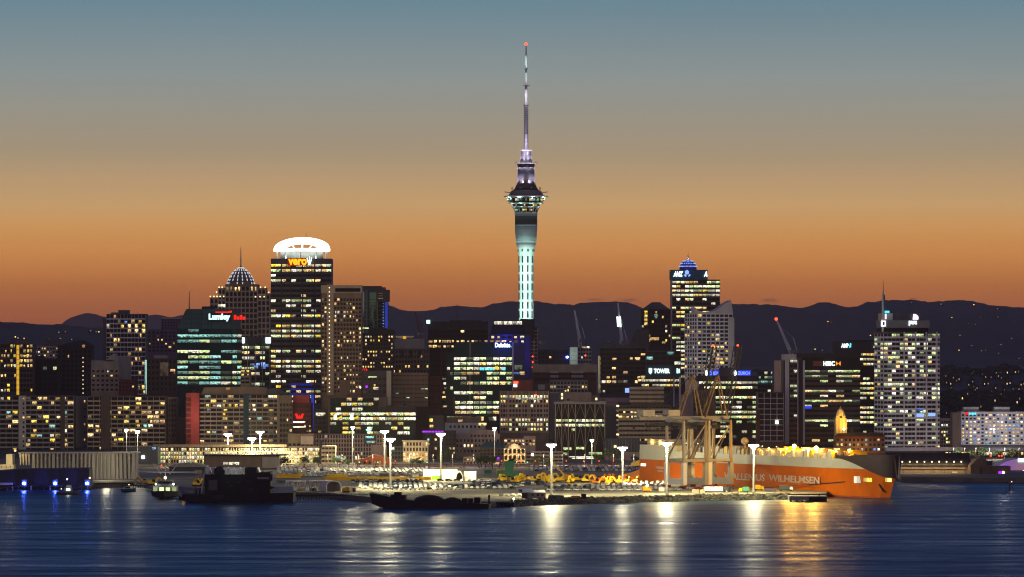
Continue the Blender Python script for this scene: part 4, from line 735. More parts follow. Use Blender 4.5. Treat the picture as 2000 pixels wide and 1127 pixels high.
# heritage street behind the wharf
b = bld('heritage_building', 'pinkish heritage row with arched upper windows and pediment', 3090, 868, 976, 848, 'pink', (858, 888, 3), 15, '0210', 'amber', .45, .5, frame='pink', D=18)
MB().slab([(b.lx(915), b.lz(848.3)), (b.lx(972), b.lz(848.3)), (b.lx(972), b.lz(842)), (b.lx(945), b.lz(839)), (b.lx(915), b.lz(843))], .3, 14).build('pediment', 'pink', b.root)
for k in range(7): px = 919+k*7; MB().slab([(b.lx(px), b.lz(853)), (b.lx(px+4), b.lz(853)), (b.lx(px+4), b.lz(850)), (b.lx(px+2), b.lz(848.6)), (b.lx(px), b.lz(850))], -.4, .4).build('arch_window', 'dark_glass', b.root)
fin(b)
b = bld('heritage_building', 'lilac classical building with a row of arched windows under the glass tower', 3180, 869, 948, 826, 'lilac', None, D=18)
for k in range(8): px = 878+k*8; MB().slab([(b.lx(px), b.lz(836)), (b.lx(px+4), b.lz(836)), (b.lx(px+4), b.lz(831.5)), (b.lx(px+2), b.lz(829.8)), (b.lx(px), b.lz(831.5))], -.3, .3).build('arch_window', 'dark_glass', b.root)
roofbox(b, 872, 940, 815, 826.3, 'brown', 'attic', 3, 16); panel(b, 'lit_window', 'lit_orange', 895, 903, 820, 824.5, -2.7, .3); panel(b, 'lit_window', 'lit_warm', 935, 950, 826, 831, .4); fin(b)
b = bld('office_building', 'low lit podium with green white windows below the blue signed tower', 3210, 872, 970, 812, 'charcoal', (814, 824, 1), 12, '4', 'office', .2, .2, D=14); fin(b)
b = bld('heritage_building', 'dark brick building with a hipped roof left of the golden ornate facade', 2990, 937, 985, 873, 'darkbrown', (878, 892, 2), 7, '00', 'amber', .5, .4, D=16)
mb = MB(); z0 = b.lz(873.5); z1 = b.lz(863); X_ = [b.lx(p) for p in (935, 987, 950, 972)]; mb.add([(X_[0],-1,z0),(X_[1],-1,z0),(X_[1],17,z0),(X_[0],17,z0),(X_[2],8,z1),(X_[3],8,z1)], [(0,1,5,4),(1,2,5),(2,3,4,5),(3,0,4)]).build('roof', 'teal', b.root); fin(b)
b = bld('heritage_building', 'low tan brick terrace with two bright windows beside the dark hipped roof', 2940, 905, 960, 893, 'beige', (896, 908, 2), 9, '30', 'yellow', .4, .5, D=12); fin(b)
b = bld('heritage_building', 'ornate three storey facade outlined in golden lamps with a curved gable', 2960, 984, 1026, 876, 'cream', (877, 914, 3), 5, '000', 'amber', .3, .35, frame='cream', ps=.5, pp=.8, D=16)
MB().slab([(b.lx(992), b.lz(876.2)), (b.lx(1018), b.lz(876.2)), (b.lx(1016), b.lz(872)), (b.lx(1011), b.lz(868)), (b.lx(1005), b.lz(866)), (b.lx(999), b.lz(868)), (b.lx(994), b.lz(872))], -.8, 3).build('curved_gable', 'cream', b.root)
for yy in (877, 889, 901):
    for k in range(6): panel(b, 'facade_lamp', 'bulb', 985.5+k*7.6, 987+k*7.6, yy, yy+1.6, 1.2, .3)
for px in (990, 1005, 1020):
    for yy in (884, 897, 909): lamp('golden_uplight', 'POINT', (b.lx(px), -3, b.lz(yy)), 330, (1, .58, .16), .25, b.root)
lamp('gable_light', 'POINT', (b.lx(1005), -3, b.lz(872)), 420, (1, .8, .5), .25, b.root); fin(b)
b = bld('office_building', 'pinkish three storey block with square lit windows behind the ornate facade', 3060, 984, 1046, 857, 'pink', (859, 872, 2), 9, '55', 'amber', .35, .4, D=14); roofbox(b, 1023, 1046, 852, 857.3, 'pink', 'raised_end', .2, 12); fin(b)
b = bld('office_building', 'low pink grey parking building left of the cross braced office', 2970, 1028, 1100, 882, 'pink', (884, 912, 4), 8, '0000', 'amber', .5, .1, frame='pink', D=16, ps=.7); panel(b, 'street_lamp_glow', 'lamp_white', 1038, 1042, 886, 890, 1); fin(b)
b = bld('shop', 'purple lit bar awning at the foot of the heritage street', 2920, 955, 978, 895, 'purple', None, D=10, base=2.9); panel(b, 'purple_light', 'sign_purple', 970, 975, 893, 897, .6); panel(b, 'lit_front', 'lit_warm', 958, 976, 903, 908, .6); fin(b)
b = bld('heritage_building', 'orange lit brick building with a pitched roof left of the golden facade', 2925, 694, 765, 898, 'rust', None, D=18, base=2.9)
MB().slab([(b.lx(690), b.lz(898.2)), (b.lx(768), b.lz(898.2)), (b.lx(755), b.lz(893)), (b.lx(730), b.lz(888)), (b.lx(712), b.lz(896))], -.5, 16).build('pitched_roof', 'rust', b.root)
for k in range(6): panel(b, 'window', 'lit_orange' if k > 2 else 'dark_glass', 700+k*10, 704+k*10, 901, 907, .3)
lamp('orange_street_light', 'POINT', (b.lx(745), -9, b.lz(896)), 2500, (1, .4, .08), .5, b.root); fin(b)
# ferry building with its lit clock tower
b = bld('ferry_building', 'brown ferry building with a golden lit clock tower behind the ship', 3020, 1632, 1728, 852, 'rust', (857, 885, 3), 12, '3320', 'hotel', .5, .5, frame='brown', D=22)
MB().slab([(b.lx(1630), b.lz(852.3)), (b.lx(1730), b.lz(852.3)), (b.lx(1722), b.lz(846)), (b.lx(1638), b.lz(846))], -1, 20).build('mansard_roof', 'roofdark', b.root)
MB().box(b.lx(1631.5), b.lx(1654.5), 2, 12, b.lz(860), b.lz(817)).build('clock_tower', 'beige', b.root)
for px in (1633, 1640, 1647): panel(b, 'tower_pilaster', 'cream', px, px+4, 817, 846, -1.6, .5)
z0, z1 = b.lz(817), b.lz(812); cx_ = b.lx(1643); s = b.s
MB().box(cx_-9*s, cx_+9*s, 3.5, 10.5, z0, z1).build('belfry', 'cream', b.root); MB().box(cx_-2.2*s, cx_+2.2*s, 3.2, 3.6, z0+.3, z1-.3).build('belfry_opening', 'charcoal', b.root)
MB().lathe([(9.5*s, z1), (8.5*s, z1+1.6), (5*s, z1+4.4), (1.2*s, z1+5.6), (.3*s, z1+7)], 12, 0, (cx_, 7)).build('cupola', 'cream', b.root)
MB().lathe([(3.4*s, 0), (3.4*s, .4)], 16).build('clock_face', 'bulb', b.root, loc=(b.lx(1648.5), 1.5, b.lz(838))).rotation_euler = (R(90), 0, 0)
lamp('belfry_light', 'POINT', (cx_, -3, z1+1), 4500, (1, .55, .06), .3, b.root); lamp('belfry_light', 'POINT', (cx_+2, -3, b.lz(832)), 3500, (1, .55, .06), .3, b.root); lamp('facade_light', 'POINT', (b.lx(1675), -12, b.lz(876)), 5000, (1, .45, .1), .4, b.root); fin(b)
# wharf shed with a row of wall lamps, and the rounded hall beyond
def ground_thing(name, label, cat, px, py, rz=0, group=None):
    Y = GY(py); return thing(name, label, cat, (PX(px, Y), Y, 3.0), rz, group), Y, Y / F
b = bld('wharf_shed', 'long gabled wharf shed with nine wall lamps at the right', 2720, 1740, 1896, 908, 'beige', None, D=30, base=2.9)
MB().slab([(0, b.lz(908)), (15, b.lz(890)), (30, b.lz(908))], 0, 1).build('gable', 'brown', b.root, loc=(b.lx(1896), 0, 0), rz=R(90))
rf = MB(); x0, x1 = b.lx(1736), b.lx(1898); rf.add([(x0,-1.2,b.lz(909)),(x1,-1.2,b.lz(909)),(x1,15,b.lz(887)),(x0,15,b.lz(887)),(x0,-1.2,b.lz(909)+.4),(x1,-1.2,b.lz(909)+.4),(x1,15,b.lz(887)+.4),(x0,15,b.lz(887)+.4)], [(0,1,2,3)[::-1],(4,5,6,7),(0,1,5,4),(1,2,6,5),(3,0,4,7)]); rf.build('roof', 'roofdark', b.root)
rf = MB(); rf.add([(x0,15.2,b.lz(887)),(x1,15.2,b.lz(887)),(x1,31,b.lz(909)),(x0,31,b.lz(909))], [(0,1,2,3)]); rf.build('roof', 'roofdark', b.root)
for k in range(9):
    px = 1762+k*14.4; panel(b, 'wall_lamp', 'lamp_warm', px-1, px+1, 900.6, 903, 1.6, .8); lamp('wall_lamp_light', 'POINT', (b.lx(px), -2.4, b.lz(904)), 1100, (1, .72, .35), .25, b.root)
    if k < 7: panel(b, 'skylight', 'lit_dim', px+14, px+19, 889.6, 890.6, -13, .4)
panel(b, 'rail', 'cream', 1740, 1886, 913.5, 915, .6, .6)
for k in range(7): panel(b, 'door', 'brown', 1764+k*20, 1765+k*20, 916, 929, .2, .2)
panel(b, 'open_door', 'lit_orange', 1860, 1870, 921, 927, .25, .2); fin(b)
b = bld('wharf_shed', 'dim brown gable fronted shed at the right end of the lamp lit shed', 2705, 1896, 1934, 911, 'brown', None, D=24, base=2.9)
MB().slab([(b.lx(1894), b.lz(911.2)), (b.lx(1936), b.lz(911.2)), (b.lx(1925), b.lz(896)), (b.lx(1917), b.lz(892)), (b.lx(1908), b.lz(897))], -.2, 22).build('gable_roof', 'brown', b.root); panel(b, 'gable_window', 'navy', 1928, 1938, 900, 908, .6, 3); panel(b, 'door', 'darkbrown', 1914, 1918, 912, 930, .3)
MB().box(b.lx(1934), b.lx(1975), 3, 18, 0, b.lz(911)).build('lean_to', 'brown', b.root); panel(b, 'purple_light', 'sign_purple', 1951, 1959, 921, 926, -2.8, .4); panel(b, 'door_light', 'lamp_white', 1959.5, 1962, 921, 927, -2.6, .4); panel(b, 'wharf_lamp', 'bulb', 1915, 1917, 932, 934, 2, .5); fin(b)
b = bld('exhibition_hall', 'rounded white hall glowing purple and pink at the right edge', 2790, 1960, 2040, 916, 'lilac', None, D=30, base=2.9)
MB().slab([(b.lx(1935), b.lz(930)), (b.lx(2050), b.lz(930))] + [(b.lx(2050 - 115*t/14), b.lz(930 - 34*math.sin(math.pi*(t+.6)/15.2) ** .7)) for t in range(15)], -1, 29).build('curved_shell', 'tent', b.root)
lamp('purple_flood', 'POINT', (b.lx(1955), -10, b.lz(905)), 2200, (.35, .08, 1), .5, b.root); lamp('pink_flood', 'POINT', (b.lx(1995), -12, b.lz(918)), 2200, (1, .45, .4), .5, b.root); panel(b, 'bright_screen', 'sign_teal', 1988, 2004, 895, 902, 1.6, .5); panel(b, 'blue_strip', 'sign_blue', 1978, 1990, 923, 926, 1.6, .4); fin(b)

# added fill spots that brighten the taller facades, in made-up boxes on lower roofs
def facade_fill(key, px, py, dep, power, color, tpx, tpy, tY, spot=70):
    b = next(q for q in ALL if key in q.root['label']); x, z = b.lx(px), b.lz(py)
    hd = MB().box(x-1, x+1, dep-.6, dep+.6, z+.8, z+2.2).tube((x, dep, z-.5), (x, dep, z+.9), .15).build('added_fill_box', 'charcoal', b.root)
    o = lamp('added_facade_fill', 'SPOT', (x, dep + 1.2, z + 1.6), power, color, .5, b.root, None, spot, .9)
    W = Vector((PX(tpx, tY), tY, PZ(tpy, tY))); P = b.root.matrix_basis @ Vector((x, dep + 1.2, z + 1.6)); d = b.root.matrix_basis.to_3x3().inverted() @ (W - P)
    o.rotation_euler = d.to_track_quat('-Z', 'Y').to_euler()
WARM = (1, .72, .42); NEU = (1, .93, .95)
facade_fill('swoosh', 680, 776, 6, 60000, WARM, 667, 660, 3270, 75)
facade_fill('ferry building', 1700, 846, 4, 26000, NEU, 1782, 760, 3110, 110); facade_fill('ferry building', 1665, 846, 4, 10000, NEU, 1760, 700, 3110, 90)
facade_fill('two blue roof signs', 1385, 734, 8, 38000, NEU, 1388, 665, 3280, 95)
facade_fill('white glowing signs', 490, 658, 10, 60000, (1, .8, .6), 468, 610, 3620, 60)
facade_fill('cross braced steel', 1110, 785, 10, 9000, WARM, 1120, 740, 3380, 110)
facade_fill('cross braced steel', 1178, 785, 6, 16000, WARM, 1250, 720, 3390, 90)
facade_fill('green lit office with two bright', 790, 794, 8, 16000, WARM, 800, 715, 3400, 95)
facade_fill('red end wall', 376, 768, 10, 18000, WARM, 300, 690, 3560, 90)
facade_fill('most yellow windows', 250, 774, 8, 15000, WARM, 240, 680, 3560, 95)
# ---------------------------------------------------------------- the needle tower
Y = 3700.0; s = Y / F; zb = gz(0, Y) - .5; cx = PX(1027.5, Y)
T = thing('observation_tower', 'tall needle observation tower lit turquoise and violet with a red tipped mast', 'tower', (cx, Y, zb))
tz = lambda py: PZ(py, Y) - zb
def lath(name, prof, mat, n=32, sm_=True, parent=T):
    return MB().lathe([(r * s, tz(y)) for r, y in prof], n).build(name, mat, parent, sm_)
lath('shaft', [(15.2, 780), (14.3, 640), (14.2, 560), (14.4, 520), (15.2, 500), (16.8, 487), (19.4, 474.2)], 'tower_concrete')
for row in range(13):
    yc = 615.5 + (3 - row) * 17.9 if row > 2 else 669 - (2 - row) * -17.9 + 0
yrows = [668 - 17.9 * k for k in range(11)]
for k, yc in enumerate(yrows):
    rr = lerp_line([(474, 19.4), (487, 16.8), (500, 15.2), (520, 14.4), (700, 14.4)], yc)
    for j in range(9):
        a = R(-90 - 27 + 40 * j); hh = 13.2 if yc > 490 else 5
        if yc < 476: continue
        o = obj('slot_window', unit('dark_glass'), T, (rr*s*math.cos(a), rr*s*math.sin(a), tz(yc)), a, (.5, 1.25, hh*s))
RC = lath('ribbed_collar', [(19.6, 474), (20.6, 462), (21.7, 450), (21.9, 439.2)], 'tower_ribbed')
for k in range(9): y = 442 + k * 3.6; r = lerp_line([(439, 21.9), (450, 21.7), (462, 20.6), (474, 19.6)], y); lath('collar_rib', [(r + .35, y + .5), (r + .35, y)], 'tower_steel', parent=RC)
lath('dark_band', [(21.8, 439.2), (21.8, 422.2)], 'charcoal'); lath('upper_collar', [(21.9, 422.2), (22.4, 414)], 'tower_ribbed')
lath('column_storey', [(21.5, 414), (23, 407.5)], 'dark_glass')
for k in range(20): a = 2*math.pi*k/20; MB().tube((22.4*s*math.cos(a), 22.4*s*math.sin(a), tz(414)), (24.6*s*math.cos(a), 24.6*s*math.sin(a), tz(406)), .32).build('raking_column', 'white_paint', T)
lath('lower_rim', [(25, 406.6), (27.2, 405), (27.2, 404.2), (25, 404)], 'white_paint'); lath('lower_gallery', [(24.5, 404), (26.8, 398.6)], 'dark_glass')
lath('middle_rim', [(29, 398.6), (34.6, 397.2), (34.6, 396.4), (30, 396)], 'white_paint'); lath('main_gallery', [(32.5, 396), (36.8, 386.4)], 'dark_glass')
lath('upper_rim', [(37, 386.4), (43.2, 384.6), (43.2, 383.4), (38, 382.6)], 'white_paint')
for row, (r, y0, y1) in enumerate(((35, 394.5, 388), (26.2, 403, 399.6), (23.4, 412.5, 408.5))):
    for k in range(26):
        if random.random() < .38:
            a = R(-90) + (k - 13) * R(6.6); m = random.choice(['lit_warm', 'lit_yellow', 'lit_green', 'lit_cyan', 'lit_dim'])
            obj('gallery_window', unit(m), T, (r*s*math.cos(a)*1.0, r*s*math.sin(a), tz((y0+y1)/2)), a, (1.2, r*s*R(5.4), (y0-y1)*s*.8))
lath('roof_deck', [(36, 382.6), (33, 380), (31, 374.5), (26, 372)], 'darkgrey'); lath('deck_drum', [(25, 372), (21, 366), (19, 361)], 'charcoal')
for k in range(16):
    a = 2*math.pi*k/16; r = 27*s; MB().tube((r*math.cos(a), r*math.sin(a), tz(374)), (r*1.05*math.cos(a), r*1.05*math.sin(a), tz(366)), .3).build('aerial', 'charcoal', T)
for a in (0, math.pi): MB().tube((30*s*math.cos(a), -4, tz(377)), (42*s*math.cos(a), -4, tz(375)), .5).build('davit_arm', 'white_paint', T)
lath('lower_cone', [(18.3, 361), (17, 346), (15.8, 329)], 'tower_steel'); lath('cone_rim', [(16.7, 329), (16.7, 327.6), (15, 327)], 'white_paint')
lath('communications_ring', [(15.5, 327), (18.4, 320.4)], 'dark_glass'); lath('ring_rim', [(20.2, 320.4), (20.2, 318.8), (12, 318)], 'white_paint')
for k in range(12): a = 2*math.pi*k/12; MB().tube((20.5*s*math.cos(a), 20.5*s*math.sin(a), tz(320)), (22.5*s*math.cos(a), 22.5*s*math.sin(a), tz(315.5)), .18).build('aerial', 'charcoal', T)
lath('upper_cone', [(11.4, 318), (10.4, 306), (9.3, 294.5)], 'tower_steel'); lath('cone_rim', [(10.7, 294.5), (10.7, 293), (6, 292.6)], 'white_paint')
lath('mast_base', [(4.4, 292.6), (4.3, 262)], 'tower_steel', 12); lath('lattice_mast', [(4.2, 262), (4.0, 206)], 'darkgrey', 8, False)
for k in range(14): y = 208 + k * 3.8; lath('mast_ring', [(4.7, y + 1), (4.7, y)], 'tower_steel', 8, False)
lath('mast_platform', [(6, 206.5), (6, 205.2)], 'darkgrey', 12); lath('white_mast', [(2.7, 205.2), (3.1, 185), (2.6, 175)], 'white_paint', 10); lath('purple_mast', [(2.5, 175), (2.2, 168)], 'purple', 10)
lath('mast_platform', [(7.2, 168), (7.2, 167)], 'darkgrey', 12); lath('white_mast', [(2.5, 167), (2.3, 142)], 'white_paint', 10); lath('mast_neck', [(1.8, 142), (1.8, 135)], 'darkgrey', 8); lath('mast_platform', [(3.7, 135), (3.7, 134)], 'darkgrey', 10)
lath('teal_mast', [(2.8, 134), (2.6, 112), (2.0, 106)], 'white_paint', 10); lath('mast_tip', [(1.2, 106), (.8, 89)], 'charcoal', 8)
MB().ball((0, 0, tz(86)), 1.3).build('beacon', 'lamp_red', T)
TQ = (.58, 1, .84); VI = (.86, .78, 1)
for (px, py, d, pw, tgt, sp) in ((960, 650, 62, 3.0e5, 555, 62), (1095, 650, 62, 2.5e5, 555, 62), (985, 560, 46, 9e4, 508, 56), (1070, 560, 46, 7.5e4, 508, 56), (1027, 640, 45, 5e4, 590, 80)):
    o = lamp('tower_floodlight', 'SPOT', (PX(px, Y), Y - d, PZ(py, Y)), pw, TQ, 1.0, None, None, sp, .9); aim(o, (cx, Y, PZ(tgt, Y)))
for k in range(8):
    a = R(-90) + (k - 3.5) * R(40); ca, sa = math.cos(a), math.sin(a)
    lamp('rim_light', 'POINT', (39*s*ca, 39*s*sa, tz(389)), 1500, TQ, .3, T); lamp('rim_light', 'POINT', (31*s*ca, 31*s*sa, tz(402)), 500, TQ, .3, T)
for k in range(6):
    a = R(-90) + (k - 2.5) * R(50); ca, sa = math.cos(a), math.sin(a)
    o = lamp('cone_uplight', 'SPOT', (31*s*ca, 31*s*sa, tz(371)), 22000, VI, .3, T, None, 70, .8); o.rotation_euler = Vector((-10*s*ca, -10*s*sa, 40*s)).to_track_quat('-Z', 'Y').to_euler()
    o = lamp('cone_uplight', 'SPOT', (16.5*s*ca, 16.5*s*sa, tz(317)), 8000, VI, .3, T, None, 75, .8); o.rotation_euler = Vector((-6*s*ca, -6*s*sa, 24*s)).to_track_quat('-Z', 'Y').to_euler()
for py, pw, c in ((288, 2000, VI), (262, 900, VI), (204, 900, VI), (188, 1300, (1, .9, 1)), (156, 700, (.9, .95, 1)), (120, 800, (.6, 1, .95)), (131, 500, (.6, 1, .95)), (240, 500, VI)):
    for sx_ in (-1, 1): lamp('mast_light', 'POINT', (sx_ * 5, -9, tz(py)), pw * 1.6, c, .3, T)

# ---------------------------------------------------------------- construction cranes on the skyline
def tower_crane(label, base, tip, Y, foot_y, mat='pale', lampm=None, w=1.2):
    (bx, by), (tx, ty) = base, tip; X0, z0 = PX(bx, Y), PZ(by, Y)
    t = thing('construction_crane', label, 'crane', (X0, Y, PZ(foot_y, Y))); zo = PZ(foot_y, Y)
    P = lambda px, py, d=0: Vector((PX(px, Y) - X0, d, PZ(py, Y) - zo))
    m = MB()
    for dx in (-w, w):
        for dy in (-w, w): m.tube((dx, dy, 0), (dx, dy, z0 - zo), .38, n=4)
    n = int((z0 - zo) / (2 * w)) + 1
    for k in range(n):
        za, zb_ = (z0 - zo) * k / n, (z0 - zo) * (k + 1) / n
        m.tube((-w, -w, za), (w, -w, zb_), .14, n=4).tube((w, -w, za), (-w, -w, zb_), .14, n=4)
    m.build('tower_mast', mat, t)
    a, c = P(bx, by), P(tx, ty); d = (c - a); L = d.length; up = Vector((0, 1, 0)); sd = d.normalized().cross(up); m = MB()
    for o_ in (-sd * w, sd * w, up * w): m.tube(a + o_, c + o_ * .3, .4, .3, 4)
    k_ = int(L / 3)
    for k in range(k_):
        p, q = a.lerp(c, k / k_), a.lerp(c, (k + 1) / k_); f1, f2 = 1 - .7*k/k_, 1 - .7*(k+1)/k_
        m.tube(p - sd*w*f1, q + sd*w*f2, .13, n=4).tube(p + sd*w*f1, q - sd*w*f2, .13, n=4)
    m.build('jib', mat, t)
    hd = 1 if tx < bx else -1
    MB().cb(a + Vector((hd*3, 0, 1.5)), (7, 3, 3)).build('machinery_deck', 'grey', t); MB().cb(a + Vector((-hd*1.5, -2, 1.6)), (2, 2, 2.2)).build('cab', 'pale', t)
    MB().tube(a + Vector((hd*5, 0, 2)), a + Vector((hd*2, 0, 13)), .3, n=4).tube(a + Vector((hd*2, 0, 13)), a.lerp(c, .8), .09, n=4).build('back_mast', mat, t)
    if lampm: MB().ball(c, 1.3, 0, 8, 5).build('beacon', lampm, t)
    return t
tower_crane('pale luffing crane with a raised jib right of the needle tower', (1133, 668), (1122, 606), 3800, 700, 'white_paint')
tower_crane('faint red crane jib leaning above the grey stone office', (820, 655), (811, 609), 4300, 690, 'rust')
t = tower_crane('luffing crane with two bright white floodlit panels on its jib', (1215, 672), (1207, 592), 3750, 690, 'white_paint')
for dx in (0, 5): MB().slab([(0, 0), (1.5, 0), (.8, 9.2), (-.7, 9.2)], -1.4, -1.0).build('lit_panel', 'sign_white', t, loc=(PX(1205.5 + dx, 3750) - PX(1215, 3750), 0, PZ(638, 3750) - PZ(690, 3750)))
tower_crane('slender crane with a red beacon above the pale columned office', (1545, 690), (1516, 623), 3450, 760, 'white_paint', 'lamp_red')
tower_crane('dark far crane stub behind the slim gridded apartments', (1058, 672), (1050, 640), 3900, 700, 'grey')

# ---------------------------------------------------------------- cargo ship
S0 = Vector((PX(1249, 2560), 2560, 0)); S1 = Vector((PX(1757, 2330), 2330, 0)); ax = (S1 - S0)
for _ in range(6):                           # the stem lies half a beam behind the near side
    u_ = ax.normalized(); ax = S1 - 16 * Vector((-u_.y, u_.x, 0)) - S0
Ls = ax.length; rz = math.atan2(ax.y, ax.x)
# local x: stern to bow, local -y: the side the camera sees; the near side lies on the line S0..S1 up to the bow curve
BW = 32.0
SH = thing('cargo_ship', 'huge orange hulled cargo ship with a pale upper band moored at the wharf', 'ship', tuple(S0), rz)
def half(x, z):                              # distance of the plating from the centre line
    t = x / Ls; e = 46 + (20 - z) * 1.3      # entry length grows towards the keel
    ov = 10 * (1 - max(0, min(1, z / 22)))   # stem rakes forward
    xe = Ls - ov - x
    if xe <= 0: return 0.05
    return BW / 2 * min(1, (xe / e)) ** .62 if xe < e else BW / 2
def ring_pts(z, inset=0, xs0=0):
    L = [x for x in [xs0, 8, 30, 60, 90, 120, 150, 180, 200] if x >= xs0] + [Ls - 60 + 4*k for k in range(16)]
    L = sorted({round(x, 2) for x in L + [Ls - 42 + 1.5*k for k in range(28)] if x <= Ls}); pts = []
    for x in L: pts.append((x, BW/2 - max(.05, half(x, z) - inset), z))
    stem = Ls - 10 * (1 - max(0, min(1, z / 22)))
    pts = [p for p in pts if p[0] < stem - .5] + [(stem, BW/2, z)]
    far = [(x, BW - y, z) for x, y, _ in pts[:-1]][::-1]
    return pts + far
def loft(levels):
    m = MB(); N_ = None; allp = []
    for z in levels:
        P_ = ring_pts(z); allp.append(P_)
    n = min(len(p) for p in allp)
    def resample(p, n=80):                   # same vertex count per level, by arc length on each side
        k = len(p)//2; a = p[:k+1]; d = p[k:]
        def rs(q, c):
            L = [0]
            for u, v in zip(q, q[1:]): L.append(L[-1] + (Vector(v) - Vector(u)).length)
            out = []
            for i in range(c):
                tt = L[-1]*i/(c-1); j = max(jj for jj in range(len(L)) if L[jj] <= tt + 1e-6); j = min(j, len(q)-2)
                f = (tt - L[j]) / max(1e-6, L[j+1]-L[j]); out.append(tuple(Vector(q[j]).lerp(Vector(q[j+1]), f)))
            return out
        return rs(a, 40) + rs(d, 40)[1:]
    R_ = [resample(p) for p in allp]; n = len(R_[0])
    for r in R_: m.v += r
    for i in range(len(R_)-1):
        for k in range(n):
            k2 = (k+1) % n; m.f.append((i*n+k, i*n+k2, (i+1)*n+k2, (i+1)*n+k)); m.m.append(0)
    m.f.append(tuple((len(R_)-1)*n + k for k in range(n))); m.m.append(0); return m
loft([-1, .9]).build('boot_top', 'boot_red', SH); loft([.9, 5, 9, 13, 16.7]).build('hull', 'hull_orange', SH); loft([16.7, 19, 22.4]).build('upper_hull', 'hull_white', SH)
# dark raised bow
m = MB(); P_ = [p for p in ring_pts(22.4)]; bow = [p for p in P_ if p[0] > Ls - 42]
top = []
def bowskin(z0f, z1f):
    m = MB(); n = len(bow)
    for fz_ in (z0f, z1f):
        for (x, y, _) in bow:
            z = fz_(x); hh = half(x, max(z, 15)) + .3; yy = BW/2 - hh if y <= BW/2 + 1e-3 and abs(y - BW/2) > .06 else (BW/2 if abs(y - BW/2) <= .06 else BW/2 + hh)
            m.v.append((x + (.15 if abs(y-BW/2) <= .06 else 0), yy, z))
    for k in range(n-1): m.f.append((k, k+1, n+k+1, n+k)); m.m.append(0)
    m.f.append(tuple(n + k for k in range(n))); m.m.append(0); return m
bowskin(lambda x: 22.4 - 10.5 * sm((x - Ls + 42) / 38), lambda x: 24.2 + .8 * sm((x - Ls + 42) / 40)).build('dark_bow', 'hull_dark', SH)
bowskin(lambda x: 3.5, lambda x: 14 + 8.4 * (1 - sm((x - Ls + 22) / 20)) if x < Ls - 20 else 13.8) if False else None
pass
def side_at(px, z):                          # local point on the curved plating that a photo column passes
    k = (px - 1000) / F; u = ax / Ls; best = None
    for i in range(600):
        x = Ls - 110 + i * 110 / 600; y = BW/2 - half(x, z); P = S0 + u * x + Vector((-u.y, u.x, 0)) * y; e = abs(P.x / P.y - k)
        if best is None or e < best[0]: best = (e, x, y)
    return best[1], best[2]
for px, w, z0, z1, nm, mt in ((1672, 2.6, 8.4, 13.2, 'side_door', 'lit_white'), (1677, 2.6, 8.4, 13.2, 'side_door', 'lit_white'), (1689, 1.2, 9.4, 11.6, 'mooring_opening', 'lit_yellow'), (1693, 1.2, 9.4, 11.6, 'mooring_opening', 'lit_yellow'), (1697, 1.2, 9.4, 11.6, 'mooring_opening', 'lit_yellow'), (1701, 1.2, 9.4, 11.6, 'mooring_opening', 'lit_yellow'),
        (1731, 1.1, 9.6, 11.8, 'mooring_opening', 'lit_yellow'), (1735, 1.1, 9.6, 11.8, 'mooring_opening', 'lit_yellow'), (1739, 1.1, 9.6, 11.8, 'mooring_opening', 'lit_yellow')):
    x, y = side_at(px, (z0+z1)/2); x2, y2 = side_at(px + 3, (z0+z1)/2); an = math.atan2(y2 - y, x2 - x + 1e-6)
    o = MB().box(-w/2, w/2, -.35, .5, z0, z1).build(nm, mt, SH, loc=(x, y, 0), rz=an)
MB().tube((Ls-14, BW/2 - half(Ls-14, 8) - .3, 8), (Ls-12, BW/2 - half(Ls-12, 3.5) - .3, 3.8), .5).build('anchor', 'hull_dark', SH)
m = MB(); m.tube((Ls - 40, BW/2 - half(Ls-40, 9) - .2, 9), (Ls - 108, -9, 3.4), .16, n=4); m.tube((Ls - 41, BW/2 - half(Ls-41, 9) - .2, 8.6), (Ls - 112, -9, 3.4), .16, n=4); m.build('mooring_line', 'charcoal', SH)
# stern block, superstructure, deck cargo
MB().box(0, 44, .2, BW-.2, 22.4, 25.8).build('stern_house', 'hull_white', SH); MB().box(8, 30, 1, BW-1, 25.8, 29.5).build('stern_upper_house', 'grey', SH)
MB().slab([(-2, 17), (-18, 13.5), (-18, 12), (-1, 12.5)], 4, 10).build('stern_ramp', 'yellow_paint', SH); MB().slab([(0, 3), (-30, 3.4), (-30, 6), (-22, 6.6), (0, 11)], 3, 12).build('stern_ramp', 'orange_paint', SH); MB().box(2, 8, -.25, .1, 12.4, 14).build('stern_port', 'lit_white', SH)
RNG = random.Random(4)
for k in range(34):                           # deck vents and cargo units along the near rail
    x = 70 + k * (Ls - 98) / 34; hgt = RNG.uniform(1.8, 4.2); w = RNG.uniform(2, 4.4); yy = BW/2 - half(x + 3, 22) + 1.2
    MB().box(x, x + w, yy, yy + 2.5, 22.4, 22.4 + hgt).cb((x + w/2, yy + 1.2, 22.4 + hgt + .3), (w*.7, 1.8, .6)).build('deck_unit', RNG.choice(['hull_white', 'yellow_paint', 'pale', 'grey', 'crane_tan', 'hull_white']), SH)
m = MB()
for k in range(90):
    x = 46 + k * (Ls - 52) / 90; yy = BW/2 - half(x, 22) + .25; m.tube((x, yy, 22.4), (x, yy, 23.6), .06, n=4)
m.build('deck_rail', 'hull_white', SH)
for x, w, z in ((95, 14, 27), (128, 10, 26), (Ls-92, 22, 27.5)): MB().box(x, x+w, 9, 23, 22.4, z).build('deck_house', 'crane_tan' if w > 12 else 'hull_white', SH)
MB().ball((110, 10, 30), 2.3, 0, 12, 8).build('radar_dome', 'cream', SH); MB().tube((110, 10, 24), (110, 10, 28), .5).build('dome_post', 'hull_white', SH)
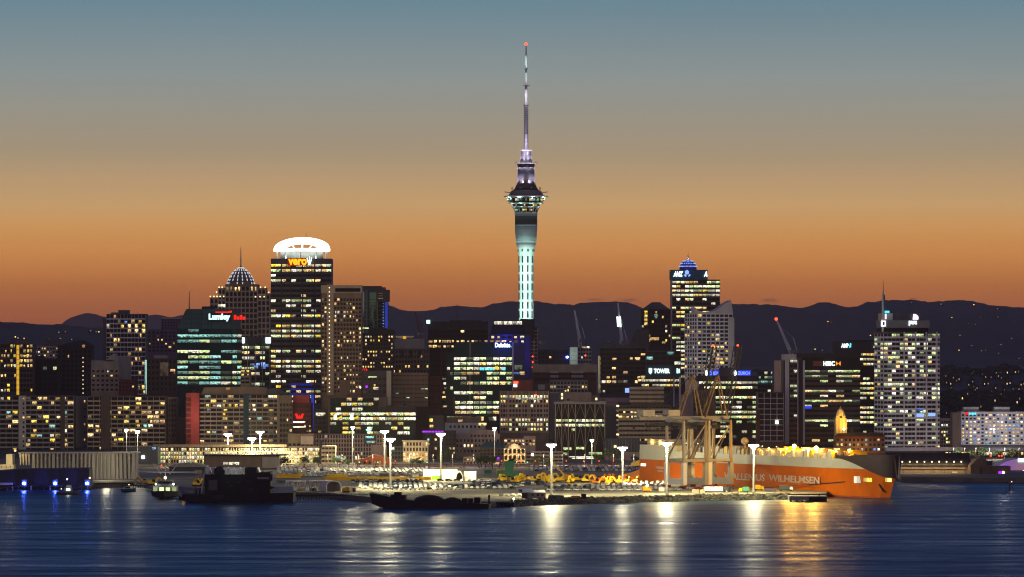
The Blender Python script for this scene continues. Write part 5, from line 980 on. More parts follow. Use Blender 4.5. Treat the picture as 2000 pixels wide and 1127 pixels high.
for x, z in ((Ls-96, 28.2), (Ls-72, 27.6)):
    MB().tube((x, 6, 22.4), (x, 6, z + .4), .18).build('lamp_post', 'hull_white', SH); MB().ball((x, 5.6, z), 1.2, 0, 10, 7).build('deck_lamp', 'lamp_amber', SH); lamp('deck_lamp_light', 'POINT', (x, 3.2, z), 80000, (1, .5, .07), .9, SH)
for x in (14, 24, 36, 52, 66, 84, Ls-128, Ls-112, Ls-84, Ls-60, Ls-46, Ls-34): lamp('deck_light', 'POINT', (x, BW/2 - half(x, 22) + .4, 27.5), 2400 if x < 100 else 3200, (1, .52, .06), .4, SH); MB().ball((x, 3.2, 27.6), .4, 0, 6, 4).build('deck_lamp', 'bulb', SH)
for x, w, z, m_ in ((Ls-122, 12, 26.5, 'yellow_paint'), (Ls-66, 10, 26.8, 'crane_tan'), (Ls-52, 9, 26, 'yellow_paint')): MB().box(x, x+w, 10, 22, 22.4, z).cb((x + w/2, 16, z + .5), (w*.6, 6, 1)).build('deck_house', m_, SH)
for x in (Ls-124, Ls-104, Ls-86, Ls-66, Ls-50, Ls-36): MB().ball((x, 5.2, 26.4), .4, 0, 6, 4).build('deck_lamp', 'lamp_amber', SH); lamp('deck_inner_light', 'POINT', (x, 6.2, 25.6), 6000, (1, .5, .05), .4, SH)
# name and company lettering on the side
def hull_text(txt, x0, x1, z0, z1, mat='sign_paint'):
    me = textmesh(txt, mat, x1-x0, z1-z0, .02); return obj('lettering', me, SH, ((x0+x1)/2, -.12, (z0+z1)/2))
matte('sign_paint', (.5, .42, .34), .6, .1)
def at_px(px):                                # distance along the side for a photo column
    k = (px - 1000) / F; return (k * S0.y - S0.x) / (ax.x / Ls - k * ax.y / Ls)
hull_text('WALLENIUS', at_px(1415), at_px(1494), 6.9, 11.0); hull_text('WILHELMSEN', at_px(1502), at_px(1601), 7.1, 11.2); hull_text('TAMESIS', at_px(1281), at_px(1296), 11.2, 12.6); hull_text('TØNSBERG', at_px(1284), at_px(1295), 9.4, 10.4)

# ---------------------------------------------------------------- wharf gantry cranes beside the ship
q = (ax / Ls); nrm = Vector((-q.y, q.x, 0)); nrm = nrm if nrm.x > 0 else -nrm           # nrm: from quay towards the ship
def gantry(label, px, py, k):
    Yg = GY(py); t = thing('gantry_crane', label, 'crane', (PX(px, Yg), Yg, 3.0), math.atan2(q.y, q.x), 'wharf gantry cranes')
    # local x along the rails, local y towards the ship
    W_, Gd = 20.0, 15.0; c1 = 'crane_paint'
    for y in (0, Gd):
        for x in (-W_/2, W_/2):
            MB().box(x-1.35, x+1.35, y-1.2, y+1.2, 2, 15.2).build('leg', 'steel_white' if y == 0 else 'crane_paint', t); MB().add([(x-.9,y-.8,15.2),(x+.9,y-.8,15.2),(x+.9,y+.8,15.2),(x-.9,y+.8,15.2),(x-.6,y-.6,40),(x+.6,y-.6,40),(x+.6,y+.6,40),(x-.6,y+.6,40)], [(3,2,1,0),(4,5,6,7),(0,1,5,4),(1,2,6,5),(2,3,7,6),(3,0,4,7)]).build('upper_leg', c1 if y == 0 else 'crane_tan', t)
            MB().cb((x, y, 1.1), (7, 1.6, 1.0)).cb((x-2, y, .5), (2.6, 1.2, 1)).cb((x+2, y, .5), (2.6, 1.2, 1)).build('bogie', 'fence_red', t)
        MB().slab([(-W_/2, 2), (W_/2, 2), (W_/2, 7.4), (W_/2-1.4, 7.4), (W_/2-3.2, 5.6), (-W_/2+3.2, 5.6), (-W_/2+1.4, 7.4), (-W_/2, 7.4)], y-1.1, y+1.1).build('sill_beam', 'steel_white' if y == 0 else c1, t)
        MB().box(-W_/2, W_/2, y-.7, y+.7, 15, 16.2).build('portal_beam', c1 if y == 0 else 'crane_tan', t); MB().box(-W_/2, W_/2, y-.7, y+.7, 38.8, 40.2).build('top_beam', c1, t)
        MB().tube((-W_/2, y, 15), (W_/2, y, 39), .3, n=6).build('diagonal_brace', 'crane_tan', t)
    for x in (-W_/2, W_/2): MB().box(x-.7, x+.7, 0, Gd, 15.6, 17.2).build('cross_beam', c1, t); MB().tube((x, 0, 18), (x, Gd, 38), .4, n=6).build('diagonal_brace', c1, t)
    for x in (-2.6, 2.6):
        MB().box(x-.6, x+.6, -26, Gd + 3, 40.4, 42.6).build('main_girder', 'grey', t)
        m = MB(); a = Vector((x, Gd + 3, 42)); c = Vector((x, Gd + 11, 84))
        for o_ in ((0, -1.2, 0), (0, 1.2, 0)): m.tube(a + Vector(o_), c + Vector(o_), .35, n=4)
        for kk in range(12): p, e = a.lerp(c, kk/12), a.lerp(c, (kk+1)/12); m.tube(p + Vector((0, -1.2, 0)), e + Vector((0, 1.2, 0)), .2, n=4)
        m.build('raised_boom', 'charcoal', t)
        MB().tube((x, 2, 42), (x*.3, Gd - 3, 67), .5, n=6).tube((x, Gd + 2, 42), (x*.3, Gd - 3, 67), .5, n=6).build('a_frame', 'crane_tan', t)
        MB().tube((x, -25, 43), (x*.3, Gd - 3, 67), .16, n=4).tube((x*.3, Gd-3, 67), (x, Gd + 8, 74), .14, n=4).build('stay', 'charcoal', t)
    m = MB()
    for kk in range(7): y = Gd + 3 + 8*kk/7; m.box(-2.6, 2.6, y-.2, y+.2, 42 + 6*kk, 42.4 + 6*kk)
    m.build('boom_ties', 'charcoal', t)
    MB().box(-3.5, 3.5, -24, -16, 42.8, 46.4).build('machinery_house', 'concrete', t); MB().box(-2, 2, Gd-6, Gd-2.5, 35, 37.8).build('operator_cab', 'charcoal', t); MB().box(-3, 3, -12, 10, 37, 38.6).build('trolley', 'charcoal', t)
    m = MB(); RN = random.Random(k)
    for kk in range(26): x, y = RN.uniform(-9, 9), RN.uniform(-24, 12); m.cb((x, y, 37 + RN.uniform(-2, 2)), (RN.uniform(.5, 2.2), RN.uniform(.5, 3), RN.uniform(.3, 1.4)))
    m.build('cable_reels', 'charcoal', t)
    MB().ball((0, Gd + 11, 84.6), .7, 0, 6, 4).build('beacon', 'lamp_red', t)
    return t
gantry('left wharf gantry crane with raised black boom over the ship stern', 1319, 953, 1); gantry('right wharf gantry crane with raised black boom beside the ship hull', 1368, 952, 2)
# ---------------------------------------------------------------- floodlight masts
PROTO = {}
def flood_mast(px, head_y, base_y, label, power, small=False):
    Y = GY(base_y); hgt = (base_y - head_y) * Y / F
    t = thing('floodlight_mast', label, 'light mast', (PX(px, Y), Y, 3.0), 0, 'wharf floodlight masts')
    k = .55 if small else 1
    PL = MB().tube((0, 0, 0), (0, 0, hgt - 1), .62*k, .4*k, 10).build('pole', 'steel_white', t); MB().box(-1*k, 1*k, -1*k, 1*k, 0, .8).build('plinth', 'concrete', t)
    if not small:
        m = MB()
        for i in range(int(hgt / 1.1)): m.cb((.72, -.1, .8 + i * 1.1), (.35, .3, .12))
        m.build('ladder', 'steel_white', PL)
    HF = MB().slab([(-1.2*k, hgt-2.2), (1.2*k, hgt-2.2), (2.7*k, hgt-.4), (2.7*k, hgt), (-2.7*k, hgt), (-2.7*k, hgt-.4)], -.5, .5).build('head_frame', 'steel_white', t)
    for i in range(6 if not small else 3):
        x = (i - (2.5 if not small else 1)) * (1.0 if not small else .9); MB().box(x-.42, x+.42, -1.15, -.55, hgt-1.0, hgt-.1).build('lamp_head', 'lamp_white', HF)
    lamp('floodlight', 'POINT', (0, -2.4, hgt - .9), power, (1, .89, .55), .9, t); 
    if not small: lamp('floodlight', 'SPOT', (0, 0, hgt - 2.6), power * 4.6, (1, .85, .36), 1.2, t, (0, 0, 0), 160, .5)
    if not small: lamp('floodlight', 'POINT', (0, 2.4, hgt - .9), power * 1.2, (1, .88, .5), .9, t)
    return t
P0 = 56000
for a in ((445, 847, 898, 'floodlight mast farthest left of the three behind the dark barge', P0), (492, 855, 913, 'floodlight mast rising right behind the dark barge roof, lowest of three', P0*.9), (508, 842, 906, 'tallest floodlight mast of the three behind the dark barge', P0),
          (751, 841, 922, 'taller left mast of the close pair left of the long white tent', P0), (762.5, 856, 955, 'shorter right mast of the close pair, standing among white cars', P0), (861, 846, 938, 'floodlight mast beside the long white tent', P0),
          (1077, 867, 968, 'floodlight mast beside the gabled wharf hut', P0), (1216, 873, 947, 'floodlight mast among the orange machines left of the ship stern', P0), (1302, 864, 966, 'floodlight mast in front of the left gantry crane', P0), (1472, 868, 964, 'floodlight mast before the pale lettering on the ship hull', P0*.9)): flood_mast(*a)
for a in ((247, 838, 905, 'thin lamp mast above the silo, left of two', 9000, True), (269, 841, 935, 'thin lamp mast at the right end of the silo', 9000, True), (689, 833, 905, 'thin lamp mast in front of the tan grid office', 112000, True), (966, 835, 905, 'thin lamp mast left of the ornate golden facade', 12000, True), (1156, 858, 908, 'thin lamp mast before the cross braced office', 12000, True)): flood_mast(*a)

# ---------------------------------------------------------------- street: fence, lamps, signals, trees
fe = thing('red_fence', 'long dark red iron fence between the street and the car yard', 'fence', (PX(900, 2848), 2848, 3.0)); x0, x1 = PX(560, 2848) - PX(900, 2848), PX(1252, 2848) - PX(900, 2848)
m = MB(); n = int((x1 - x0) / .35)
for i in range(n): m.box(x0 + i*.35, x0 + i*.35 + .1, -.05, .05, .3, 2.4)
m.build('railings', 'fence_red', fe); MB().box(x0, x1, -.08, .08, .35, .5).build('bottom_rail', 'fence_red', fe); MB().box(x0, x1, -.08, .08, 2.1, 2.25).build('top_rail', 'fence_red', fe)
for i in range(21): xx = x0 + (x1 - x0)*i/20; piece('post', fe, 'fence_red', xx-.3, xx+.3, -.3, .3, 0, 2.9)
SPX = [1862, 1884, 1906, 1932, 1962, 1990, 572, 600, 640, 668, 700, 728, 800, 846, 884, 925, 1012, 1062, 1098, 1142, 1198, 1238, 330, 372, 410, 540]
def street_lamp(px, i):
    Y = 2862 if px < 1300 else 3060; t = thing('street_lamp', 'street lamp on a slim pole along the waterfront road' if px < 1300 else 'street lamp on a slim pole before the white hotel', 'street lamp', (PX(px, Y), Y, 3.0), 0, 'street lamps along the waterfront road' if px < 1300 else 'street lamps before the white hotel')
    MB().tube((0, 0, 0), (0, 0, 8), .12, .08).tube((0, 0, 8), (0, -1.4, 8.5), .07).build('pole', 'grey', t); MB().box(-.35, .35, -2.0, -1.2, 8.35, 8.6).build('lamp_head', 'lamp_warm', t)
    lamp('street_light', 'POINT', (0, -1.6, 8.1), 7000, (1, .66, .34) if i % 3 else (.9, .95, 1), .25, t)
for i, px in enumerate(SPX): street_lamp(px, i)
for i, (px, c) in enumerate(((592, 1), (668, 0), (702, 1), (738, 1), (772, 0), (834, 1), (980, 0), (1016, 0), (1030, 1), (1046, 0), (1106, 0), (1170, 0), (1198, 0), (716, 0), (1140, 0))):
    Y = 2858; t = thing('traffic_signal', ('green' if c else 'red') + ' traffic signal glowing on the waterfront road', 'traffic light', (PX(px, Y), Y, 3.0), 0, ('green' if c else 'red') + ' signals on the waterfront road')
    MB().tube((0, 0, 0), (0, 0, 3.6), .08).build('pole', 'charcoal', t); SB = MB().box(-.4, .4, -.2, .2, 3.2, 4.6).build('signal_box', 'charcoal', t); MB().ball((0, -.4, 3.5 if c else 4.3), .36, 0, 8, 5).build('signal_lens', 'lamp_green' if c else 'lamp_red', SB)
matte('leaf', (.045, .075, .03), .8, .45, .9, streak=False); matte('bark', (.06, .045, .035), .9)
def tree(px, py, h, w, label, seed):
    rn = random.Random(seed); Y = GY(py); t = thing('street_tree', label, 'tree', (PX(px, Y), Y, 3.0), 0, 'trees along the waterfront')
    m = MB().tube((0, 0, 0), (rn.uniform(-.3, .3), 0, h*.45), .35, .22)
    for k in range(5): a = rn.uniform(0, 6.28); m.tube((0, 0, h*.4), (w*.3*math.cos(a), w*.3*math.sin(a), h*rn.uniform(.6, .85)), .16, .06, 5)
    m.build('trunk', 'bark', t); m = MB(); blobs = [(rn.uniform(-.36, .36)*w, rn.uniform(-.36, .36)*w, h*rn.uniform(.42, .85), rn.uniform(.16, .3)*w) for _ in range(11)]
    for (bx, by, bz, br) in blobs:
        for _ in range(70):
            v = Vector((rn.gauss(0, 1), rn.gauss(0, 1), rn.gauss(0, 1))).normalized() * br * rn.uniform(.55, 1.1); c = Vector((bx, by, bz)) + Vector((v.x, v.y, v.z*.8)); e = rn.uniform(.25, .5)
            u1 = Vector((rn.gauss(0, 1), rn.gauss(0, 1), rn.gauss(0, 1))).normalized() * e; u2 = u1.cross(Vector((rn.gauss(0, 1), rn.gauss(0, 1), rn.gauss(0, 1)))).normalized() * e
            m.add([c - u1, c + u2*.6, c + u1, c - u2*.6], [(0, 1, 2, 3)])
    m.build('crown', 'leaf', t)
for i, (px, py, h, w, lb) in enumerate(((553, 914, 8, 8, 'tree in front of the lit terminal, leftmost of the row'), (592, 914, 9, 8.5, 'tree in front of the lit terminal, second of the row'), (622, 913, 8, 7, 'tree beside the dark gap right of the lit terminal'), (660, 912, 7.5, 9, 'low tree before the cream corner building'), (676, 912, 6.5, 6, 'small tree right of the cream corner building'),
        (806, 912, 6.5, 5, 'small round tree left before the golden facade'), (819, 912, 7.5, 5.5, 'round tree at the right foot of the golden facade'), (882, 908, 12, 16, 'broad dark tree below the purple lamp building'), (866, 908, 10, 10, 'dark tree left of the broad one by the purple lamps'), (936, 915, 11, 8, 'lit tree at the left of the heritage terrace'), (948, 914, 9, 6, 'slim tree in front of the heritage terrace'), (962, 916, 9.5, 7, 'tree before the purple bar awning'), (1050, 911, 8, 11, 'tree before the pink grey parking building'),
        (1067, 911, 7, 7, 'small tree right of the pink grey parking building'), (1190, 908, 13, 10, 'dark tree right of the cross braced office, left of a pair'), (1205, 908, 12, 9, 'dark tree right of the cross braced office, right of a pair'), (1168, 909, 9, 7, 'tree at the right corner of the cross braced office'), (1240, 909, 8, 6, 'small tree just left of the ship stern'), (1000, 915, 8, 6, 'palm like tree before the ornate golden facade'), (1872, 897, 8, 8, 'tree at the left foot of the white hotel'), (1895, 897, 7, 7, 'second tree from the left before the white hotel'), (1921, 897, 9, 9, 'broad tree before the middle of the white hotel'), (1946, 897, 8, 9, 'dark tree by the red lamps before the white hotel'), (1975, 897, 8, 8, 'tree near the right edge before the white hotel'))): tree(px, py, h, w, lb, i + 40)

# ---------------------------------------------------------------- parked cars
CARM = {}
for nm, c, r in (('white', (.75, .75, .72), .3), ('silver', (.42, .44, .45), .25), ('black', (.015, .015, .018), .25), ('blue', (.03, .06, .16), .3), ('red', (.3, .02, .02), .3), ('grey', (.14, .15, .16), .3), ('green', (.05, .12, .08), .3)): matte('car_' + nm, c, r, .05)
def car_mesh(cm, van=False):
    m = MB(); w = .88
    P_ = [(-2.15, .35), (2.15, .35), (2.2, .62), (2.1, .86), (1.2, .98), (.45, 1.46), (-1.25, 1.5), (-2.0, 1.02), (-2.2, .9)] if not van else [(-2.4, .4), (2.4, .4), (2.45, .9), (2.2, 1.2), (1.6, 2.05), (-2.3, 2.1), (-2.42, 1.2)]
    m.slab(P_, -w, w, 0)
    G_ = [(1.05, 1.0), (.42, 1.4), (-1.2, 1.43), (-1.85, 1.04)] if not van else [(2.05, 1.25), (1.55, 1.95), (-.3, 1.95), (-.3, 1.25)]
    m.slab(G_, -w - .02, w + .02, 1)
    for x in (-1.35, 1.35):
        for y in (-w, w):
            m.add([(x + .34*math.cos(a*math.pi/4), y + d, .34 + .34*math.sin(a*math.pi/4)) for d in (-.1, .1) for a in range(8)], [tuple(range(8)), tuple(range(15, 7, -1))] + [(k, 8+k, 8+(k+1) % 8, (k+1) % 8) for k in range(8)], 2)
    m.box(2.14, 2.2, -.75, -.45, .62, .78, 3).box(2.14, 2.2, .45, .75, .62, .78, 3)
    return m.mesh('parked_car', ['car_' + cm, 'dark_glass', 'rubber', 'steel_white'])
for cm in ('white', 'silver', 'black', 'blue', 'red', 'grey', 'green'): CARM[cm] = car_mesh(cm)
VAN = {'white': car_mesh('white', True), 'silver': car_mesh('silver', True)}
spots = []; rc = random.Random(99)
def row(xa, xb, py, pitch, ang=90, fill=.93, mix='wwwwsssgkb', van=0.0):
    Y = GY(py); x = xa
    while x < xb:
        if rc.random() < fill: spots.append((x, Y + rc.uniform(-.5, .5), R(ang + rc.uniform(-4, 4)), rc.choice(mix), rc.random() < van))
        x += pitch * F / Y
# px pitch: 2.5 m bays seen end on, or 5.4 m nose to tail
for py in (915.6, 917, 918.6, 920.2, 922, 924): row(545, 835, py, 2.9, 75, .93, 'wwwwssgk', .1)
row(600, 830, 926, 5.6, 10, .85, 'wwwwss', .55); row(548, 640, 928.5, 3.2, 70, .9, 'wwsswg', .2); row(690, 812, 929, 3.2, 70, .9, 'wwsswg', .1)
for py in (930.6, 942.6): row(545, 636, py, 3.0, 70, .85, 'wsgwys'.replace('y', 'w'))
for py in (940.6, 942.6, 944.6): row(690, 830, py, 2.8, 80, .95, 'kkgbskw')
for py in (946.6, 949, 951.4, 953.8): row(706, 872, py, 3.0, 70, .96, 'wwwwwsb')
row(735, 905, 956.6, 5.3, 12, .97, 'wwwwwskb')
for py in (943.4, 945.6, 947.8): row(926, 1062, py, 3.0, 75, .94, 'kgbgksbw')
for py in (950, 952.2, 954.6): row(880, 1020, py, 3.3, 70, .92, 'wskgwbw')
row(980, 1024, 969, 3.4, 70, 1, 'wsgkws')
for py in (912.6, 914, 915.6, 917.2, 918.8, 920.6): row(1040, 1252, py, 3.0, 75, .92, 'wwwssgk')
for py in (947.4, 949.4, 951.4, 953.6, 955.8): row(1150 if py > 948 else 1225, 1300, py, 3.1, 65, .96, 'wwwswwg')
row(1075, 1272, 958.4, 5.1, 8, .97, 'wwwwwgk'); row(1075, 1160, 953.5, 3.4, 70, .9, 'kgskb'); row(1068, 1150, 950.8, 3.4, 70, .9, 'kgskbw')
for py in (943, 945.2): row(1222, 1300, py, 3.4, 60, .95, 'wwssw')
row(1290, 1332, 957.5, 5.2, 8, .9, 'wskr'); row(860, 905, 939.8, 5.2, 5, .9, 'kbk'); row(1255, 1300, 950.5, 4.6, 30, .9, 'wrsw'); row(1300, 1440, 955.4, 4.8, 20, .7, 'wrskgw'); row(905, 985, 941, 3.6, 40, .8, 'wswkg')
row(270, 345, 948, 4.2, 20, .8, 'wrssy'.replace('y', 'r'))
NAMEC = {'w': 'white', 's': 'silver', 'k': 'black', 'b': 'blue', 'r': 'red', 'g': 'grey'}
spots.sort(key=lambda q: q[1])
def car_zone(X, Y):
    px = 1000 + X * F / Y
    return 'left of the mast pair' if px < 750 else ('near the mast pair and long tent' if px < 915 else ('left of the gabled hut' if px < 1045 else ('between the gabled hut and the ship' if px < 1258 else 'beside the gantry cranes')))
rest = []
for i, (px, Y_, a, c, v) in enumerate(spots):
    X = PX(px, Y_); nm = NAMEC[c]; nm = nm if not v or nm in VAN else 'white'
    if i < 300:
        lb = f"{nm} {'van' if v else 'car'} parked in the floodlit yard {car_zone(X, Y_)}"
        o = obj('parked_van' if v else 'parked_car', VAN[nm] if v else CARM[nm], None, (X, Y_, 3.0), a); tag(o, lb, 'van' if v else 'car', lb.replace('parked', 'rows'))
    else: rest.append((X, Y_, a, nm, v))
m = MB(); order = ['white', 'silver', 'black', 'blue', 'red', 'grey']
mats = ['car_' + c for c in order] + ['dark_glass', 'rubber', 'steel_white']
for X, Y_, a, nm, v in rest:
    src = VAN[nm] if v else CARM[nm]; ca, sa = math.cos(a), math.sin(a); o_ = len(m.v)
    m.v += [(X + p.co.x*ca - p.co.y*sa, Y_ + p.co.x*sa + p.co.y*ca, 3.0 + p.co.z) for p in src.vertices]
    for p in src.polygons: m.f.append(tuple(i_ + o_ for i_ in p.vertices)); m.m.append(order.index(nm) if p.material_index == 0 else 5 + p.material_index)
if rest: tag(m.build('far_parked_cars', mats), 'mass of farther parked cars across the back of the yard', 'cars', kind='stuff')
print('cars', len(spots))

# ---------------------------------------------------------------- yard machines
def excavator(px, py, rz, mat, label, group, sc_=1.0):
    t, Y, s_ = ground_thing('excavator', label, 'excavator', px, py, rz, group); t.scale = (sc_,)*3
    for y in (-1.2, 1.2): MB().slab([(-2.1, .1), (2.1, .1), (2.4, .5), (2.1, 1), (-2.1, 1), (-2.4, .5)], y-.35, y+.35).build('track', 'rubber', t)
    MB().slab([(-2.6, 1.1), (1.7, 1.1), (1.8, 2.1), (.2, 2.9), (-2.6, 2.8), (-3, 1.9)], -1.4, 1.4).build('body', mat, t)
    MB().slab([(-.2, 2.2), (1.6, 1.9), (1.3, 3.7), (-.2, 3.7)], -1.45, -.3).build('cab', 'dark_glass', t)
    MB().slab([(1.1, 1.7), (2.2, 1.7), (3.9, 3.9), (5.2, 4.1), (5.0, 4.9), (3.2, 4.8)], .0, .9).build('boom', mat, t)
    MB().slab([(4.4, 4.8), (5.3, 4.6), (6.7, 1.9), (6.0, 1.6)], .05, .85).build('arm', mat, t); MB().slab([(5.8, 1.8), (6.8, 2.0), (7.2, .9), (6.0, .2), (5.4, 1.1)], -.4, 1.3).build('bucket', mat, t)
    MB().tube((2.2, .4, 2), (3.4, .4, 4.0), .14).build('ram', 'steel_white', t); return t
rn = random.Random(3)
ORD = ['first','second','third','fourth','fifth','sixth','seventh','eighth','ninth','tenth','eleventh','twelfth','thirteenth','fourteenth','fifteenth','sixteenth','seventeenth','eighteenth']
for i in range(18): excavator(984 + i*9.3 + rn.uniform(-2, 2), 940 + rn.uniform(-2, 4.5), R(rn.choice([20, 160, 190, 340, 70, 110, 250, 290, 45])), 'yellow_paint', f"yellow excavator {ORD[i]} from the left in the row of machines", 'yellow excavators in the yard')
for i in range(12): excavator(1164 + i*7 + rn.uniform(-2, 2), 943 + rn.uniform(-3, 3), R(rn.choice([200, 160, 340, 20, 70, 110, 250, 290])), 'orange_paint', f"orange excavator {ORD[i]} from the left beside the ship stern", 'orange excavators in the yard')
for i in range(4): excavator((283, 297, 384, 397)[i], (947, 948, 950, 949)[i], R(rn.choice([20, 160])), 'yellow_paint', f"yellow loader {('left of the fishing boat, outer', 'left of the fishing boat, inner', 'between fishing boat and dark barge, left', 'beside the white leg of the dark barge')[i]}", 'yellow loaders on the left wharf')
def simple(name, label, cat, px, py, mb, mats, part, rz=0):
    t, Y, s_ = ground_thing(name, label, cat, px, py, rz)
    for nm, m_, mt in part: m_.build(nm, mt, t)
    return t
def boom_section(px0, px1, py, label, h=1.6):
    Y = GY(py); L = (px1 - px0) * Y / F; t = thing('lattice_boom', label, 'crane boom', (PX((px0+px1)/2, Y), Y, 3.0)); m = MB()
    for y in (-.8, .8):
        for z in (.3, h): m.box(-L/2, L/2, y-.14, y+.14, z-.14, z+.14)
    n = int(L / 1.8)
    for k in range(n): x = -L/2 + L*k/n; m.tube((x, -.8, .3), (x + L/n, -.8, h), .1, n=4).tube((x, -.8, h), (x + L/n, -.8, .3), .1, n=4).tube((x, -.8, h), (x + L/n, .8, h), .1, n=4)
    m.build('lattice', 'yellow_paint', t); MB().box(-L/2, L/2, -.6, .6, .5, h-.25).build('tray', 'yellow_paint', t); return t
boom_section(632, 798, 938.5, 'long yellow lattice boom lying across the car yard', 2.2); boom_section(540, 588, 934, 'short yellow lattice boom lying left in the car yard', 2.6); boom_section(640, 676, 932.5, 'yellow boom section behind the long one, left', 2.0); boom_section(812, 842, 938, 'amber boom section left of the lime green container', 2.2)
def container(px, py, w, h, mat, label, rz=0):
    t, Y, s_ = ground_thing('container', label, 'container', px, py, rz); W_, H_ = w*s_, h*s_
    MB().box(-W_/2, W_/2, -1.2, 1.2, .15, H_).build('body', mat, t); m = MB()
    for k in range(int(W_/.6)): m.box(-W_/2 + .1 + k*.6, -W_/2 + .35 + k*.6, -1.28, -1.2, .3, H_-.2)
    m.build('corrugation', mat, t); MB().box(-W_/2-.04, W_/2+.04, -1.3, 1.3, H_-.12, H_+.05).build('top_frame', mat, t)
for a in ((852, 937, 17, 7.5, 'lightgreen', 'lime green container beside the long white tent'), (812, 932.5, 12, 5.5, 'cream', 'cream site cabin with two windows in the car yard'), (785, 935, 9, 5, 'cream', 'small cream hut in the yard left of the lime container'), (748, 931, 14, 6, 'navy', 'dark blue container behind the long yellow boom'), (690, 932.5, 20, 4.6, 'crane_tan', 'tan slatted container behind the long yellow boom'), (978, 926, 16, 9, 'yellow_paint', 'yellow tank box below the ornate golden facade'),
          (1388, 962, 0.1, 1, 'white_paint', ''), (953, 925, 14, 7, 'greenpaint', 'green skip left of the yellow tank box'), (1358, 963.5, 13, 7.5, 'beige', 'beige crate stack left of the white truck by the rocks'), (1372, 963.5, 9, 7, 'cream', 'cream crate right of the beige crate stack'), (1292, 960, 11, 8, 'white_paint', 'white site cabin beside the flashing orange vehicle'), (1505, 960, 22, 6, 'navy', 'blue and grey machinery box on the wharf by the ship'), (590, 930.5, 14, 7, 'yellow_paint', 'yellow machine box left of the long lattice boom')):
    if a[2] > 1: container(*a)
def arch_tent(px0, px1, py, h, label, dark_end=True, D=10):
    Y = GY(py); s_ = Y / F; W_ = (px1 - px0)*s_; t = thing('arched_tent', label, 'tent', (PX((px0+px1)/2, Y), Y, 3.0)); hh = h*s_
    prof = [(D/2*math.cos(math.pi*k/12), hh*math.sin(math.pi*k/12) ** .8) for k in range(13)]
    m = MB(); n = 13
    for x in (-W_/2, W_/2): m.v += [(x, D/2 + p[0], p[1]) for p in prof]
    for k in range(n-1): m.f.append((k, k+1, n+k+1, n+k)); m.m.append(0)
    m.f.append(tuple(range(n))); m.m.append(0); m.f.append(tuple(range(2*n-1, n-1, -1))); m.m.append(0); m.build('cover', 'tent', t, True)
    for k in range(int(W_/3.5) + 1):
        x = -W_/2 + k*3.5; mm = MB()
        for a_, c_ in zip(prof, prof[1:]): mm.tube((x, D/2 + a_[0]*1.015, a_[1]*1.015), (x, D/2 + c_[0]*1.015, c_[1]*1.015), .09, n=4)
        mm.build('hoop', 'steel_white', t)
    return t
arch_tent(827, 893, 936, 19, 'long white arched tent in the middle of the yard', D=16)
t, Y, s_ = ground_thing('arched_tent', 'white end tunnel with a dark arched mouth right of the long tent', 'tent', 897, 937.5)
m = MB(); hw, hh = 7.5*s_, 17*s_
op = [(hw*math.cos(math.pi*k/12), hh*math.sin(math.pi*k/12)) for k in range(13)]; ip = [(p[0]*.84, p[1]*.88) for p in op]
m.slab(op + ip[::-1], 0, 14); m.build('cover', 'tent', t); MB().slab(ip, 6, 6.3).build('back_sheet', 'darkbrown', t)
arch_tent(906, 930, 937, 16, 'small white arched tent right of the dark tunnel mouth', D=9)
# open fronted white tent by the inner basin
t, Y, s_ = ground_thing('arched_tent', 'small white barrel roofed tent at the inner basin edge', 'tent', 652, 959.5, R(22)); hw = 4.6; hh = 6.2
op = [(hw, 0), (hw, hh*.55)] + [(hw*math.cos(math.pi*k/10), hh*.55 + hh*.45*math.sin(math.pi*k/10)) for k in range(1, 10)] + [(-hw, hh*.55), (-hw, 0)]
ip = [(p[0]*.9, p[1]*.93) for p in op]; MB().slab(op + ip[::-1], 0, 12).build('cover', 'tent', t); MB().slab(ip, 11, 11.4).build('back_sheet', 'tent', t)
# gabled hut
t, Y, s_ = ground_thing('wharf_hut', 'small gabled hut with a pale metal roof near the rock edge', 'hut', 1042, 973, R(-8)); w = 23*s_
MB().box(-w, w, 0, 6, 0, 3.2).build('wall', 'beige', t); MB().add([(-w-1.5,-.6,3.0),(w*.1,-.6,3.0),(w*.1-2,3.2,5.0),(-w-3.5,3.2,5.0),(-w-1.5,-.6,3.2),(w*.1,-.6,3.2),(w*.1-2,3.2,5.2),(-w-3.5,3.2,5.2)], [(3,2,1,0),(4,5,6,7),(0,1,5,4),(1,2,6,5),(2,3,7,6),(3,0,4,7)]).build('roof', 'roof_white', t)
MB().add([(w*.1,-.6,3.0),(w+.6,-.6,3.0),(w-1,3.2,4.3),(w*.1-1.2,3.2,4.3),(w*.1,-.6,3.2),(w+.6,-.6,3.2),(w-1,3.2,4.5),(w*.1-1.2,3.2,4.5)], [(3,2,1,0),(4,5,6,7),(0,1,5,4),(1,2,6,5),(2,3,7,6),(3,0,4,7)]).build('roof', 'roof_white', t)
MB().slab([(-w, 3.2), (-w+.1, 3.2), (-w+.1, 4.8), (-w-2, 4.8)], 0, 6).build('gable', 'darkbrown', t); MB().box(-w, -w+3.2, -.3, 0, 0, 2.7).build('door', 'darkbrown', t)
for x in (-1, 2, 4.5): MB().box(x, x+1, -.12, 0, 1.3, 2.2).build('window', 'dark_glass', t)
